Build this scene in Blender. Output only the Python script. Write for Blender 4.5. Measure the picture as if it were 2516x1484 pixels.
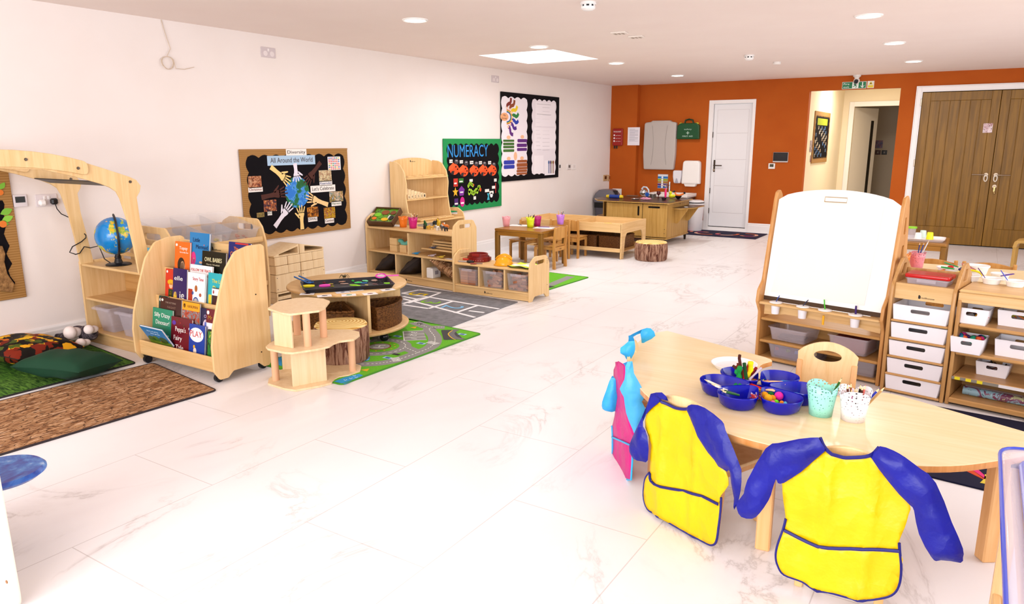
import bpy, bmesh, math, random
from math import pi, sin, cos, radians, sqrt
from mathutils import Vector as V, Matrix as Mx
random.seed(7)
for o in list(bpy.data.objects): bpy.data.objects.remove(o)
scn = bpy.context.scene
COL = scn.collection
# ---------------------------------------------------------------- camera
CF, CYAW, CPITCH, CROLL, CH, CX = 1792.16, .567129, .215737, -.001745, 1.4802, 5.7203
YB = 12.40          # orange back wall
HC = 2.45           # ceiling
_fwd = V((-sin(CYAW)*cos(CPITCH), cos(CYAW)*cos(CPITCH), -sin(CPITCH)))
_r0 = V((cos(CYAW), sin(CYAW), 0)); _u0 = _r0.cross(_fwd)
_rt = cos(CROLL)*_r0 + sin(CROLL)*_u0; _up = -sin(CROLL)*_r0 + cos(CROLL)*_u0
CPOS = V((CX, 0, CH))
cd = bpy.data.cameras.new('camera'); cam = bpy.data.objects.new('camera', cd); COL.objects.link(cam)
cam.matrix_world = Mx(((_rt.x, _up.x, -_fwd.x, CX), (_rt.y, _up.y, -_fwd.y, 0), (_rt.z, _up.z, -_fwd.z, CH), (0, 0, 0, 1)))
cd.sensor_width = 36; cd.lens = CF/2516*36; cd.clip_start = .02; cd.clip_end = 100
scn.camera = cam
# ---------------------------------------------------------------- world, light, exposure
w = bpy.data.worlds.new('world'); scn.world = w; w.use_nodes = True
w.node_tree.nodes['Background'].inputs[0].default_value = (.985, .975, .985, 1)
w.node_tree.nodes['Background'].inputs[1].default_value = .44
scn.view_settings.view_transform = 'Standard'; scn.view_settings.look = 'None'
scn.view_settings.view_transform = 'Standard'; scn.view_settings.look = 'None'
scn.view_settings.exposure = .60; scn.view_settings.gamma = 1
def area(name, loc, size, power, rot, col=(1, 1, 1)):
    l = bpy.data.lights.new(name, 'AREA'); l.shape = 'RECTANGLE'; l.size, l.size_y = size
    l.energy = power; l.color = col
    o = bpy.data.objects.new(name, l); o.location = loc; o.rotation_euler = rot; COL.objects.link(o); return o
# area lights added behind the camera and at right as unseen window light
area('added_daylight_rear', (4.6, -2.6, 1.5), (5.5, 2.0), 215, (radians(84), 0, radians(8)), (.985, .98, 1))
area('added_daylight_right', (9.2, 5.0, 1.6), (6.0, 1.8), 85, (radians(84), 0, radians(90)), (.985, .98, 1))
area('skylight_daylight', (1.18, 7.73, 2.95), (1.0, 1.1), 45, (0, 0, 0), (.97, .99, 1))
def ray(x, y): return _fwd + (x-1258)/CF*_rt - (y-742)/CF*_up
def F(x, y, z=0.):
    d = ray(x, y); return CPOS + d*((z-CH)/d.z)
def FX(x, y, X=0.):
    d = ray(x, y); return CPOS + d*((X-CX)/d.x)
def FY(x, y, Y=YB):
    d = ray(x, y); return CPOS + d*(Y/d.y)
# ---------------------------------------------------------------- materials
def lin(h):
    h = h.lstrip('#'); o = []
    for i in (0, 2, 4):
        c = int(h[i:i+2], 16)/255; o.append(c/12.92 if c <= .04045 else ((c+.055)/1.055)**2.4)
    return (*o, 1)
_mc = {}
def newmat(name):
    m = bpy.data.materials.new(name); m.use_nodes = True; nt = m.node_tree
    return m, nt, nt.nodes['Principled BSDF']
def P(h, rough=.5, metal=0, spec=.4, alpha=1, trans=0, emit=0, sheen=0):
    k = (h, rough, metal, spec, alpha, trans, emit, sheen)
    if k in _mc: return _mc[k]
    m, nt, b = newmat('paint_'+h); c = lin(h)
    b.inputs['Base Color'].default_value = c; b.inputs['Roughness'].default_value = rough
    b.inputs['Metallic'].default_value = metal; b.inputs['Specular IOR Level'].default_value = spec
    b.inputs['Alpha'].default_value = alpha; b.inputs['Transmission Weight'].default_value = trans
    if sheen: b.inputs['Sheen Weight'].default_value = sheen
    if emit: b.inputs['Emission Color'].default_value = c; b.inputs['Emission Strength'].default_value = emit
    _mc[k] = m; return m
def N(nt, t, **k):
    n = nt.nodes.new(t)
    for a, v in k.items():
        if a.startswith('i_'): n.inputs[int(a[2:]) if a[2:].isdigit() else a[2:].replace('_', ' ')].default_value = v
        else: setattr(n, a, v)
    return n
def coords(nt, scale=(1, 1, 1), rot=(0, 0, 0), loc=(0, 0, 0), src='Object'):
    tc = N(nt, 'ShaderNodeTexCoord'); mp = N(nt, 'ShaderNodeMapping')
    mp.inputs['Scale'].default_value = scale; mp.inputs['Rotation'].default_value = rot; mp.inputs['Location'].default_value = loc
    nt.links.new(tc.outputs[src], mp.inputs[0]); return mp.outputs[0]
def ramp(nt, src, stops, interp='LINEAR'):
    r = N(nt, 'ShaderNodeValToRGB'); r.color_ramp.interpolation = interp; el = r.color_ramp.elements
    while len(el) < len(stops): el.new(.5)
    for e, (p, c) in zip(el, stops): e.position = p; e.color = lin(c) if isinstance(c, str) else c
    nt.links.new(src, r.inputs[0]); return r.outputs[0]
def noise(nt, vec, scale=5, detail=4, rough=.5, dist=0):
    n = N(nt, 'ShaderNodeTexNoise'); n.inputs['Scale'].default_value = scale; n.inputs['Detail'].default_value = detail
    n.inputs['Roughness'].default_value = rough; n.inputs['Distortion'].default_value = dist
    nt.links.new(vec, n.inputs['Vector']); return n.outputs['Fac']
def voro(nt, vec, scale=5, out='Color', feature='F1'):
    n = N(nt, 'ShaderNodeTexVoronoi', feature=feature); n.inputs['Scale'].default_value = scale
    nt.links.new(vec, n.inputs['Vector']); return n.outputs[out]
def mix(nt, fac, a, b, mode='MIX'):
    n = N(nt, 'ShaderNodeMix', data_type='RGBA', blend_type=mode)
    for i, v in ((0, fac), (6, a), (7, b)):
        if isinstance(v, str): v = lin(v)
        if isinstance(v, (int, float, tuple)): n.inputs[i].default_value = v
        else: nt.links.new(v, n.inputs[i])
    return n.outputs[2]
def math_(nt, op, a, b=0, clamp=False):
    n = N(nt, 'ShaderNodeMath', operation=op, use_clamp=clamp)
    for i, v in ((0, a), (1, b)):
        if isinstance(v, (int, float)): n.inputs[i].default_value = v
        else: nt.links.new(v, n.inputs[i])
    return n.outputs[0]
def bump(nt, b, h, s=.2, d=.01):
    n = N(nt, 'ShaderNodeBump'); n.inputs['Strength'].default_value = s; n.inputs['Distance'].default_value = d
    nt.links.new(h, n.inputs['Height']); nt.links.new(n.outputs[0], b.inputs['Normal'])
def wood(name, c1, c2, axis=2, rough=.38, sc=1.):
    if name in _mc: return _mc[name]
    m, nt, b = newmat(name); s = [22*sc]*3; s[axis] = 1.3*sc
    v = coords(nt, tuple(s)); n1 = noise(nt, v, 1.6, 5, .6, .6)
    v2 = coords(nt, (2.5, 2.5, 2.5)); n2 = noise(nt, v2, 1.2, 2)
    c = ramp(nt, n1, [(.3, c2), (.62, c1)])
    c = mix(nt, math_(nt, 'MULTIPLY', n2, .35), c, c2)
    nt.links.new(c, b.inputs['Base Color']); b.inputs['Roughness'].default_value = rough
    b.inputs['Specular IOR Level'].default_value = .35
    _mc[name] = m; return m
MAPLE = wood('maple_upright', 'eccb96', 'dcb47a', 2)
MAPLEH = wood('maple_along', 'e6c28b', 'd3a86c', 0)
MAPLEY = wood('maple_across', 'e6c28b', 'd3a86c', 1)
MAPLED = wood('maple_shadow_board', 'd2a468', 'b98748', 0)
BIRCH = wood('birch_top', 'f3e0b6', 'ecd29c', 0, .28)
BEECH = wood('beech_edge', 'd89a5e', 'c0803f', 2)
BEECHP = wood('beech_leg', 'e9b880', 'dba366', 2)
PINE = wood('plain_ply', 'f2d9b2', 'e6c798', 2)
OAKT = wood('oak_table', 'a8742c', '8a5a1e', 0, .3)
OAKTZ = wood('oak_table_leg', '8f6425', '6f4a18', 2, .35)
CHAIRW = wood('chair_beech', 'cf9a55', 'b67c38', 2, .3)
DOORW = wood('oak_door', '946a1c', '6e4c10', 2, .4, .6)
BLACKP = P('14141a', .4); WHITEP = P('f2f0ee', .35); CHROME = P('c8c8c8', .18, 1); STEELD = P('5a5048', .35, 1)
CLEAR = P('f3eef2', .12, 0, .5, .13)
CLEAR2 = P('e6dbe4', .15, 0, .5, .24)
INK = P('2a2420', .6)
# ---------------------------------------------------------------- mesh builder
MXY = Mx.Identity(4)
def mxz(at=0): return Mx(((1, 0, 0, 0), (0, 0, -1, at), (0, 1, 0, 0), (0, 0, 0, 1)))     # u->x v->z n->-y
def myz(at=0): return Mx(((0, 0, 1, at), (1, 0, 0, 0), (0, 1, 0, 0), (0, 0, 0, 1)))      # u->y v->z n->x
def T(x, y, z=0): return Mx.Translation((x, y, z))
def RZ(a): return Mx.Rotation(a, 4, 'Z')
def RX(a): return Mx.Rotation(a, 4, 'X')
def RY(a): return Mx.Rotation(a, 4, 'Y')
class MB:
    def __init__(s): s.v = []; s.f = []; s.M = Mx.Identity(4)
    def add(s, vs, fs, M=None):
        k = len(s.v); A = s.M if M is None else s.M @ M
        s.v += [A @ V(p) for p in vs]; s.f += [tuple(i+k for i in f) for f in fs]; return s
    def box(s, x0, x1, y0, y1, z0, z1, b=.0025, M=None):
        if x1 < x0: x0, x1 = x1, x0
        if y1 < y0: y0, y1 = y1, y0
        if z1 < z0: z0, z1 = z1, z0
        b = min(b, (x1-x0)*.45, (y1-y0)*.45, (z1-z0)*.45)
        if b <= 0:
            vs = [(x, y, z) for x in (x0, x1) for y in (y0, y1) for z in (z0, z1)]
            return s.add(vs, [(0, 1, 3, 2), (4, 6, 7, 5), (0, 4, 5, 1), (2, 3, 7, 6), (0, 2, 6, 4), (1, 5, 7, 3)], M)
        vs = []; ix = {}
        for i, x in enumerate((x0, x1)):
            for j, y in enumerate((y0, y1)):
                for k, z in enumerate((z0, z1)):
                    sx, sy, sz = (1-2*i)*b, (1-2*j)*b, (1-2*k)*b
                    for a, q in enumerate(((x, y+sy, z+sz), (x+sx, y, z+sz), (x+sx, y+sy, z))):
                        ix[(i, j, k, a)] = len(vs); vs.append(q)
        fs = []
        g = lambda i, j, k, a: ix[(i, j, k, a)]
        for i in (0, 1):
            q = [g(i, 0, 0, 0), g(i, 0, 1, 0), g(i, 1, 1, 0), g(i, 1, 0, 0)]; fs.append(tuple(q if i == 0 else q[::-1]))
            q = [g(0, i, 0, 1), g(1, i, 0, 1), g(1, i, 1, 1), g(0, i, 1, 1)]; fs.append(tuple(q if i == 0 else q[::-1]))
            q = [g(0, 0, i, 2), g(0, 1, i, 2), g(1, 1, i, 2), g(1, 0, i, 2)]; fs.append(tuple(q if i == 0 else q[::-1]))
            for j in (0, 1):
                fs.append((g(i, j, 0, 0), g(i, j, 1, 0), g(i, j, 1, 1), g(i, j, 0, 1)))
                fs.append((g(i, 0, j, 0), g(i, 1, j, 0), g(i, 1, j, 2), g(i, 0, j, 2)))
                fs.append((g(0, i, j, 1), g(1, i, j, 1), g(1, i, j, 2), g(0, i, j, 2)))
                for k in (0, 1): fs.append((g(i, j, k, 0), g(i, j, k, 1), g(i, j, k, 2)))
        return s.add(vs, fs, M)
    def cyl(s, p0, p1, r, r2=None, n=20, M=None):
        p0, p1 = V(p0), V(p1); r2 = r if r2 is None else r2; d = (p1-p0).normalized()
        a = d.orthogonal().normalized(); c = d.cross(a); vs = []
        for p, q in ((p0, r), (p1, r2)):
            vs += [p + a*cos(2*pi*i/n)*q + c*sin(2*pi*i/n)*q for i in range(n)]
        fs = [(i, (i+1) % n, n+(i+1) % n, n+i) for i in range(n)] + [tuple(range(n))[::-1], tuple(range(n, 2*n))]
        return s.add(vs, fs, M)
    def tube(s, pts, r, n=8, M=None, flat=1.):
        pts = [V(p) for p in pts]; R = r if isinstance(r, (list, tuple)) else [r]*len(pts); vs = []; a = None
        for i, p in enumerate(pts):
            d = (pts[min(i+1, len(pts)-1)] - pts[max(i-1, 0)]).normalized()
            if a is None: a = V((0, 0, 1)).cross(d) if abs(d.z) < .95 else d.orthogonal()
            a = (a - d*a.dot(d)).normalized(); c = d.cross(a)
            vs += [p + a*cos(2*pi*k/n)*R[i] + c*sin(2*pi*k/n)*R[i]*flat for k in range(n)]
        fs = []; L = len(pts)
        for i in range(L-1):
            fs += [(i*n+k, i*n+(k+1) % n, (i+1)*n+(k+1) % n, (i+1)*n+k) for k in range(n)]
        fs += [tuple(range(n))[::-1], tuple(range((L-1)*n, L*n))]
        return s.add(vs, fs, M)
    def lathe(s, prof, n=28, M=None, sx=1., sy=1.):
        vs = []; fs = []
        for r, z in prof: vs += [(max(r, 1e-4)*cos(2*pi*k/n)*sx, max(r, 1e-4)*sin(2*pi*k/n)*sy, z) for k in range(n)]
        for i in range(len(prof)-1):
            fs += [(i*n+k, i*n+(k+1) % n, (i+1)*n+(k+1) % n, (i+1)*n+k) for k in range(n)]
        return s.add(vs, fs, M)
    def ell(s, c, r, n=16, M=None):
        r = (r, r, r) if isinstance(r, (int, float)) else r
        A = T(*c) @ Mx.Diagonal((*r, 1)); h = n//2
        pr = [(sin(pi*i/h), -cos(pi*i/h)) for i in range(h+1)]
        return s.lathe(pr, n, A if M is None else M @ A)
    def slab(s, outer, t=.018, holes=(), b=.003, M=None):
        cu = bpy.data.curves.new('c', 'CURVE'); cu.dimensions = '2D'; cu.fill_mode = 'BOTH'
        for o in [outer]+list(holes):
            sp = cu.splines.new('POLY'); sp.points.add(len(o)-1)
            for i, q in enumerate(o): sp.points[i].co = (q[0], q[1], 0, 1)
            sp.use_cyclic_u = True
        b = min(b, t*.45); cu.extrude = t/2-b
        if b > 0: cu.bevel_depth = b; cu.bevel_resolution = 1; cu.offset = -b
        ob = bpy.data.objects.new('c', cu); me = bpy.data.meshes.new_from_object(ob)
        s.add([v.co.copy() for v in me.vertices], [tuple(f.vertices) for f in me.polygons], M)
        bpy.data.objects.remove(ob); bpy.data.curves.remove(cu); bpy.data.meshes.remove(me); return s
    def flat(s, outer, M=None, z=0.):
        """thin paper-like shape, 0.6 mm thick"""
        n = len(outer); vs = [(x, y, z) for x, y in outer] + [(x, y, z+.0006) for x, y in outer]
        return s.add(vs, [tuple(range(n))[::-1], tuple(range(n, 2*n))] + [(i, (i+1) % n, n+(i+1) % n, n+i) for i in range(n)], M)
    def text(s, txt, x0, y0, w=None, h=.05, M=None, z=0., t=.0008, align='L'):
        """lettering with its lower left at (x0, y0), cap height about h, squeezed to width w"""
        cu = bpy.data.curves.new('t', 'FONT'); cu.body = txt; cu.extrude = t/2; cu.size = 1; cu.resolution_u = 3
        ob = bpy.data.objects.new('t', cu); me = bpy.data.meshes.new_from_object(ob)
        if len(me.vertices):
            xs = [v.co.x for v in me.vertices]; ys = [v.co.y for v in me.vertices]
            W = max(xs)-min(xs); k = h/.7; kx = (w/W) if w else k
            ox = x0 - (0 if align == 'L' else W*kx/2) - min(xs)*kx
            s.add([(v.co.x*kx+ox, v.co.y*k+y0, v.co.z+z) for v in me.vertices], [tuple(f.vertices) for f in me.polygons], M)
        bpy.data.objects.remove(ob); bpy.data.curves.remove(cu); bpy.data.meshes.remove(me); return s
    def mesh(s, name, sharp=35, weld=False):
        me = bpy.data.meshes.new(name); me.from_pydata(s.v, [], s.f)
        if weld:
            bm = bmesh.new(); bm.from_mesh(me); bmesh.ops.remove_doubles(bm, verts=bm.verts, dist=1e-5); bm.to_mesh(me); bm.free()
        bm = bmesh.new(); bm.from_mesh(me); bmesh.ops.recalc_face_normals(bm, faces=bm.faces); bm.to_mesh(me); bm.free()
        me.shade_smooth(); me.set_sharp_from_angle(angle=radians(sharp)); return me
    def obj(s, name, mat, parent=None, label=None, sub=0, solid=0, **k):
        me = s.mesh(name, weld=bool(sub), **k); me.materials.append(mat)
        o = bpy.data.objects.new(name, me); COL.objects.link(o)
        if parent: o.parent = parent
        if label: o['label'] = label
        if solid: md = o.modifiers.new('s', 'SOLIDIFY'); md.thickness = solid; md.offset = 0
        if sub: md = o.modifiers.new('u', 'SUBSURF'); md.levels = md.render_levels = sub
        return o
def tag(o, label, cat, group=None, loc=None, rz=None):
    o['label'] = label; o['category'] = cat
    if group: o['group'] = group
    if loc is not None: o.location = loc
    if rz is not None: o.rotation_euler[2] = rz
    return o
def thing(name, label, cat, loc=(0, 0, 0), rz=0, group=None, rx=0, ry=0):
    o = bpy.data.objects.new(name, None); COL.objects.link(o); o.empty_display_size = .05
    o.location = loc; o.rotation_euler = (rx, ry, rz); return tag(o, label, cat, group)
def struct(o): o['kind'] = 'structure'; return o
def fresh(s, *a, **k): return s
def clone(root, label, loc=None, rz=None, group=None):
    def cp(o, par):
        c = o.copy(); COL.objects.link(c); c.parent = par
        for ch in o.children: cp(ch, c)
        return c
    r = cp(root, None); r['label'] = label
    if loc is not None: r.location = loc
    if rz is not None: r.rotation_euler[2] = rz
    if group: r['group'] = group
    return r
# ---------------------------------------------------------------- outlines
def fil(pts, r, n=5):
    """round the corners of a polygon; r a number or list"""
    out = []; L = len(pts)
    for i in range(L):
        p = V(pts[i]).to_2d(); a = V(pts[i-1]).to_2d()-p; b = V(pts[(i+1) % L]).to_2d()-p
        q = r[i] if isinstance(r, (list, tuple)) else r
        if q <= 0: out.append(tuple(p)); continue
        la, lb = a.length, b.length; a.normalize(); b.normalize()
        ang = math.acos(max(-1, min(1, a.dot(b))))
        if ang > 3.1: out.append(tuple(p)); continue
        d = min(q/math.tan(ang/2), la*.49, lb*.49); P0 = p+a*d; P2 = p+b*d
        for k in range(n+1):
            t = k/n; out.append(tuple(P0*(1-t)**2 + p*2*t*(1-t) + P2*t*t))
    return out
def rr(x0, y0, x1, y1, r=.02, n=4): return fil([(x0, y0), (x1, y0), (x1, y1), (x0, y1)], r, n)
def circ(x, y, r, n=24, ry=None, a0=0): return [(x+r*cos(a0+2*pi*i/n), y+(ry or r)*sin(a0+2*pi*i/n)) for i in range(n)]
def bez(p0, p1, p2, n=8): return [tuple(V(p0)*(1-t)**2 + V(p1)*2*t*(1-t) + V(p2)*t*t) for t in [i/n for i in range(n+1)]]
def scallop(x0, y0, x1, y1, amp, per, n=6):
    """wavy edged rectangle"""
    o = []
    def side(ax, ay, bx, by, nx, ny):
        L = sqrt((bx-ax)**2+(by-ay)**2); c = max(2, round(L/per)); m = c*n
        for i in range(m):
            t = i/m; q = amp*(abs(sin(pi*t*c))-.5)
            o.append((ax+(bx-ax)*t+nx*q, ay+(by-ay)*t+ny*q))
    side(x0, y0, x1, y0, 0, -1); side(x1, y0, x1, y1, 1, 0); side(x1, y1, x0, y1, 0, 1); side(x0, y1, x0, y0, -1, 0)
    return o
def ribbon(pts, w):
    """flat band along a 2D path"""
    pts = [V(p).to_2d() for p in pts]; L = []; R = []
    for i, p in enumerate(pts):
        d = (pts[min(i+1, len(pts)-1)]-pts[max(i-1, 0)]).normalized(); n = V((-d.y, d.x))*w/2
        L.append(tuple(p+n)); R.append(tuple(p-n))
    return L+R[::-1]
# ================================================================ the room
m, nt, b = newmat('marble_tile'); v = coords(nt, (1, 1, 1))
d1 = noise(nt, coords(nt, (1.0, .55, 1), (0, 0, .5)), 1.3, 7, .62, 1.4)
vein = math_(nt, 'ABSOLUTE', math_(nt, 'SUBTRACT', d1, .5))
msk = noise(nt, coords(nt, (.9, .9, 1), loc=(3, 1, 0)), 1.1, 2)
mk = ramp(nt, msk, [(.47, (0, 0, 0, 1)), (.62, (1, 1, 1, 1))])
vc = ramp(nt, vein, [(0., 'a39d9b'), (.006, 'cfcaca'), (.022, 'e9e7e9'), (.07, 'f0eff1')])
base = mix(nt, mk, 'f0eff1', vc)
cl = ramp(nt, noise(nt, coords(nt, (1, .6, 1), (0, 0, -.4)), .8, 4, .6, .8), [(.35, 'e6e2e5'), (.6, 'f2f1f3')])
base = mix(nt, .5, base, cl)
br = N(nt, 'ShaderNodeTexBrick'); br.offset = .5; nt.links.new(coords(nt, (1, 1, 1), (0, 0, pi/2)), br.inputs['Vector'])
for k, q in (('Color1', (1, 1, 1, 1)), ('Color2', (1, 1, 1, 1)), ('Mortar', (.74, .72, .71, 1)), ('Scale', 1.), ('Mortar Size', .0022), ('Brick Width', 1.2), ('Row Height', .6)): br.inputs[k].default_value = q
nt.links.new(mix(nt, 1., base, br.outputs['Color'], 'MULTIPLY'), b.inputs['Base Color'])
b.inputs['Roughness'].default_value = .33; b.inputs['Specular IOR Level'].default_value = .3
MARBLE = m
def plaster(name, c, c2, bs=.05):
    m, nt, b = newmat(name); n = noise(nt, coords(nt), 2.2, 3)
    nt.links.new(ramp(nt, n, [(.3, c), (.7, c2)]), b.inputs['Base Color'])
    b.inputs['Roughness'].default_value = .75; b.inputs['Specular IOR Level'].default_value = .2
    bump(nt, b, noise(nt, coords(nt), 60, 3), bs, .002); return m
WALLW = plaster('white_wall_paint', 'efe6e2', 'ede3de')
CEILW = plaster('ceiling_paint', 'f4e6df', 'f2e3dc')
ORANGE = plaster('orange_wall_paint', 'b85a18', 'b25314')
CREAM = plaster('corridor_paint', 'f0e2c8', 'eedfc4')
TRIMW = P('f3efee', .3)
struct(MB().box(-.3, 9.5, -3, YB+.0, -.05, 0, 0).obj('floor', MARBLE))
struct(MB().box(2.6, 9.5, YB, 18.2, -.05, 0, 0).obj('floor_corridor', MARBLE))
# ceiling with the skylight well cut out
sx0, sx1, sy0, sy1 = .70, 1.68, 7.18, 8.28
m = MB()
for a in ((-.3, 9.5, -3, sy0), (-.3, 9.5, sy1, YB+.3), (-.3, sx0, sy0, sy1), (sx1, 9.5, sy0, sy1)): m.box(*a, HC, HC+.05, 0)
struct(m.obj('ceiling', CEILW))
m = MB()
for a in ((sx0-.02, sx0, sy0, sy1), (sx1, sx1+.02, sy0, sy1), (sx0, sx1, sy0-.02, sy0), (sx0, sx1, sy1, sy1+.02)): m.box(*a, HC+.05, HC+.5, 0)
struct(m.obj('trim_skylight_well', P('ffffff', .6)))
struct(MB().box(sx0, sx1, sy0, sy1, HC+.5, HC+.51, 0).obj('window_1', P('f4f9ff', .2, emit=2.2)))
struct(MB().box(-.15, 0, -3, YB+.3, -.05, HC, 0).obj('wall_left', WALLW))
# back wall: pier, white door, corridor opening, double doors
wd0, wd1, wdt = FY(1743, 300).x, FY(1858, 300).x, 2.155
wd0 = FY(1743, 248).x; wd1 = FY(1858.5, 246).x
co0, co1, cot = FY(1989, 225).x, FY(2214, 215).x, 2.25
dd0, dd1, ddt = FY(2253, 213).x, 6.86, 2.26
m = MB()
for a in ((-.1, wd0, -.05, HC), (wd1, co0, -.05, HC), (co1, dd0, -.05, HC), (dd1, 9.5, -.05, HC),
          (wd0, wd1, wdt, HC), (co0, co1, cot, HC), (dd0, dd1, ddt, HC)):
    m.box(a[0], a[1], YB, YB+.14, a[2], a[3], 0)
struct(m.obj('wall_back', ORANGE))
struct(MB().box(0, .5, YB-.12, YB, 0, HC, 0).obj('wall_pier', ORANGE))
# corridor behind the opening
m = MB(); fy = 15.7; fd0, fd1 = FY(2100, 262, fy).x, FY(2100, 262, fy).x+.95; ft = FY(2100, 262, fy).z
m.box(co0-.1, co0, YB+.14, fy+2.3, 0, 2.6, 0); m.box(co1+.35, co1+.45, YB+.14, fy+2.3, 0, 2.6, 0)
m.box(co0, fd0, fy, fy+.1, 0, 2.6, 0); m.box(fd1, co1+.4, fy, fy+.1, 0, 2.6, 0); m.box(fd0, fd1, fy, fy+.1, ft, 2.6, 0)
m.box(co0-.1, co1+.45, YB+.14, fy+2.4, 2.6, 2.65, 0)
struct(m.obj('wall_corridor', CREAM))
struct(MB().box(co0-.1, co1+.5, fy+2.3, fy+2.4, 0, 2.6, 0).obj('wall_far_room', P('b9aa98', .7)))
area('corridor_lamp', ((co0+co1)/2, 13.9, 2.55), (.5, .5), 30, (0, 0, 0), (1, .93, .8))
m = MB(); fw = .09
m.box(fd0-fw, fd0, fy-.02, fy, 0, ft+fw, .006); m.box(fd1, fd1+fw, fy-.02, fy, 0, ft+fw, .006); m.box(fd0-.005, fd1+.005, fy-.021, fy, ft, ft+fw-.001, .003)
struct(m.obj('trim_corridor_doorway', TRIMW))
# skirting boards
def skirt(name, M, u0, u1, h=.155):
    m = MB(); pr = [(0, 0), (.018, 0), (.018, h*.72), (.014, h*.78), (.014, h*.9), (.008, h), (0, h)]
    n = len(pr); vs = [(u0, -a if 0 else a, z) for a, z in pr] + [(u1, a, z) for a, z in pr]
    m.add(vs, [tuple(range(n)), tuple(range(n, 2*n))[::-1]]+[(i, (i+1) % n, n+(i+1) % n, n+i) for i in range(n)], M)
    return struct(m.obj(name, TRIMW, sharp=20))
skirt('baseboard_left', Mx(((0, 1, 0, 0), (1, 0, 0, 0), (0, 0, 1, 0), (0, 0, 0, 1))), -3, YB-.12)
MBK = Mx(((1, 0, 0, 0), (0, -1, 0, YB), (0, 0, 1, 0), (0, 0, 0, 1)))
skirt('baseboard_back', MBK, .5, wd0); skirt('baseboard_back', MBK, wd1, co0); skirt('baseboard_back', MBK, co1, dd0)
skirt('baseboard_pier', T(0, -.12) @ MBK, 0, .5)
# white door in its reveal
D = bpy.data.objects.new('door_1', None); COL.objects.link(D); struct(D); D.location = (wd0, YB, 0)
W = wd1-wd0; m = MB()
m.box(0, .075, .0, .09, 0, wdt, .004); m.box(W-.05, W, .0, .09, 0, wdt, .004); m.box(.07, W-.045, .001, .091, wdt-.06, wdt-.001, .002)
m.box(.07, W-.045, -.001, .1, 0, .055, .004)
m.obj('door_frame', TRIMW, D)
m = MB(); d0, d1, dz0, dz1 = .08, W-.055, .06, wdt-.065
m.box(d0, d1, .05, .088, dz0, dz1, .003)
lv = [dz0+.19, .62, 1.02, 1.42, dz1-.12]
zs = [dz0+.04, dz0+.24, .75, 1.19, 1.62, dz1-.09]
lf = m.obj('door_leaf', P('eceaec', .4), D)
g = MB()
for z in zs[1:-1]: g.box(d0+.06, d1-.06, .0485, .0502, z-.003, z+.003, .0005)
for x in (d0+.06, d1-.06): g.box(x-.002, x+.002, .0485, .0502, zs[1], zs[-1], .0005)
g.box(d0+.06, d1-.06, .0485, .0502, zs[-1]-.002, zs[-1]+.002, .0005)
g.obj('groove', P('cfcacb', .6), D)
MB().box(d0, d1, .045, .06, .056, .066, .001).obj('door_seal', BLACKP, D)
m = MB(); hz = 1.09
m.box(d0+.035, d0+.065, .04, .05, hz-.11, hz+.09, .004); m.tube([(d0+.05, .04, hz), (d0+.05, .005, hz), (d0+.065, -.005, hz), (d0+.19, -.005, hz)], .009, 10)
m.obj('door_handle', STEELD, D)
MB().cyl((d0+.05, .045, hz-.075), (d0+.05, .03, hz-.075), .018).obj('door_lock', CHROME, D)
m = MB()
for z in (.28, .62, 1.55): m.box(d0-.012, d0+.004, .03, .05, z, z+.09, .002)
m.obj('hinge', STEELD, D)
# double oak doors
D = bpy.data.objects.new('door_2', None); COL.objects.link(D); struct(D); D.location = (dd0, YB, 0); W = dd1-dd0
m = MB()
for a in ((0, .085, 0, ddt), (W-.085, W, 0, ddt), (.08, W-.08, ddt-.085, ddt-.001)):
    m.box(a[0], a[1], -.022-(.001 if a[2] else 0), 0, a[2], a[3], .003)
m.box(.014, .071, -.03, -.02, 0, ddt-.02, .004); m.box(W-.071, W-.014, -.03, -.02, 0, ddt-.02, .004); m.box(.07, W-.07, -.031, -.02, ddt-.071, ddt-.014, .004)
m.obj('architrave', TRIMW, D)
ly0, ly1 = .0, .04; mid = W/2; MB().box(.05, W-.05, .05, .07, 0, ddt, 0).obj('dark_gap_backing', P('1a1008', .8), D)  # added dark sheet behind the leaves; paints the gap dark and stops light leaking
for i, (a, c) in enumerate(((.088, mid-.003), (mid+.003, W-.088))):
    m = MB(); sw = .105; zt = ddt-.092
    m.box(a, c, ly0+.012, ly1, .012, zt, 0)
    m.box(a, a+sw, ly0, ly1, .012, zt, .003); m.box(c-sw, c, ly0, ly1, .012, zt, .003)
    m.box(a+sw, c-sw, ly0, ly1, .012, .26, .003); m.box(a+sw, c-sw, ly0, ly1, zt-.12, zt, .003)
    n = 6; pw = (c-a-2*sw)/n
    for k in range(n): m.box(a+sw+k*pw+.002, a+sw+(k+1)*pw-.002, ly0+.006, ly0+.02, .26, zt-.12, .004)
    lf = m.obj('door_leaf', DOORW, D)
    s = 1 if i else -1; hx = (a+.055) if i else (c-.055); hz = 1.02
    h = MB(); h.cyl((hx, ly0, hz), (hx, ly0-.012, hz), .026)
    h.tube([(hx, ly0-.01, hz), (hx, ly0-.05, hz), (hx+s*.02, ly0-.055, hz), (hx+s*.17, ly0-.055, hz)], .009, 10)
    h.obj('door_handle', P('a08f7c', .3, 1), lf)
    MB().tube([(hx+.02*cos(t), ly0-.06, hz-.045+.045*sin(t)) for t in [k*2*pi/14 for k in range(15)]], .007, 8).obj('child_lock_loop', P('e8e0d2', .4), lf)
m = MB(); hx = mid+.06
m.cyl((hx, 0, .86), (hx, -.02, .86), .026); m.obj('lock_rose', P('a08f7c', .3, 1), D)
m = MB().box(hx-.01, hx+.012, -.045, -.02, .79, .86, .003); m.cyl((hx-.006, -.03, .80), (hx+.015, -.045, .76), .012); m.obj('key', P('c9b27c', .3, 1), D)
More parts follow.
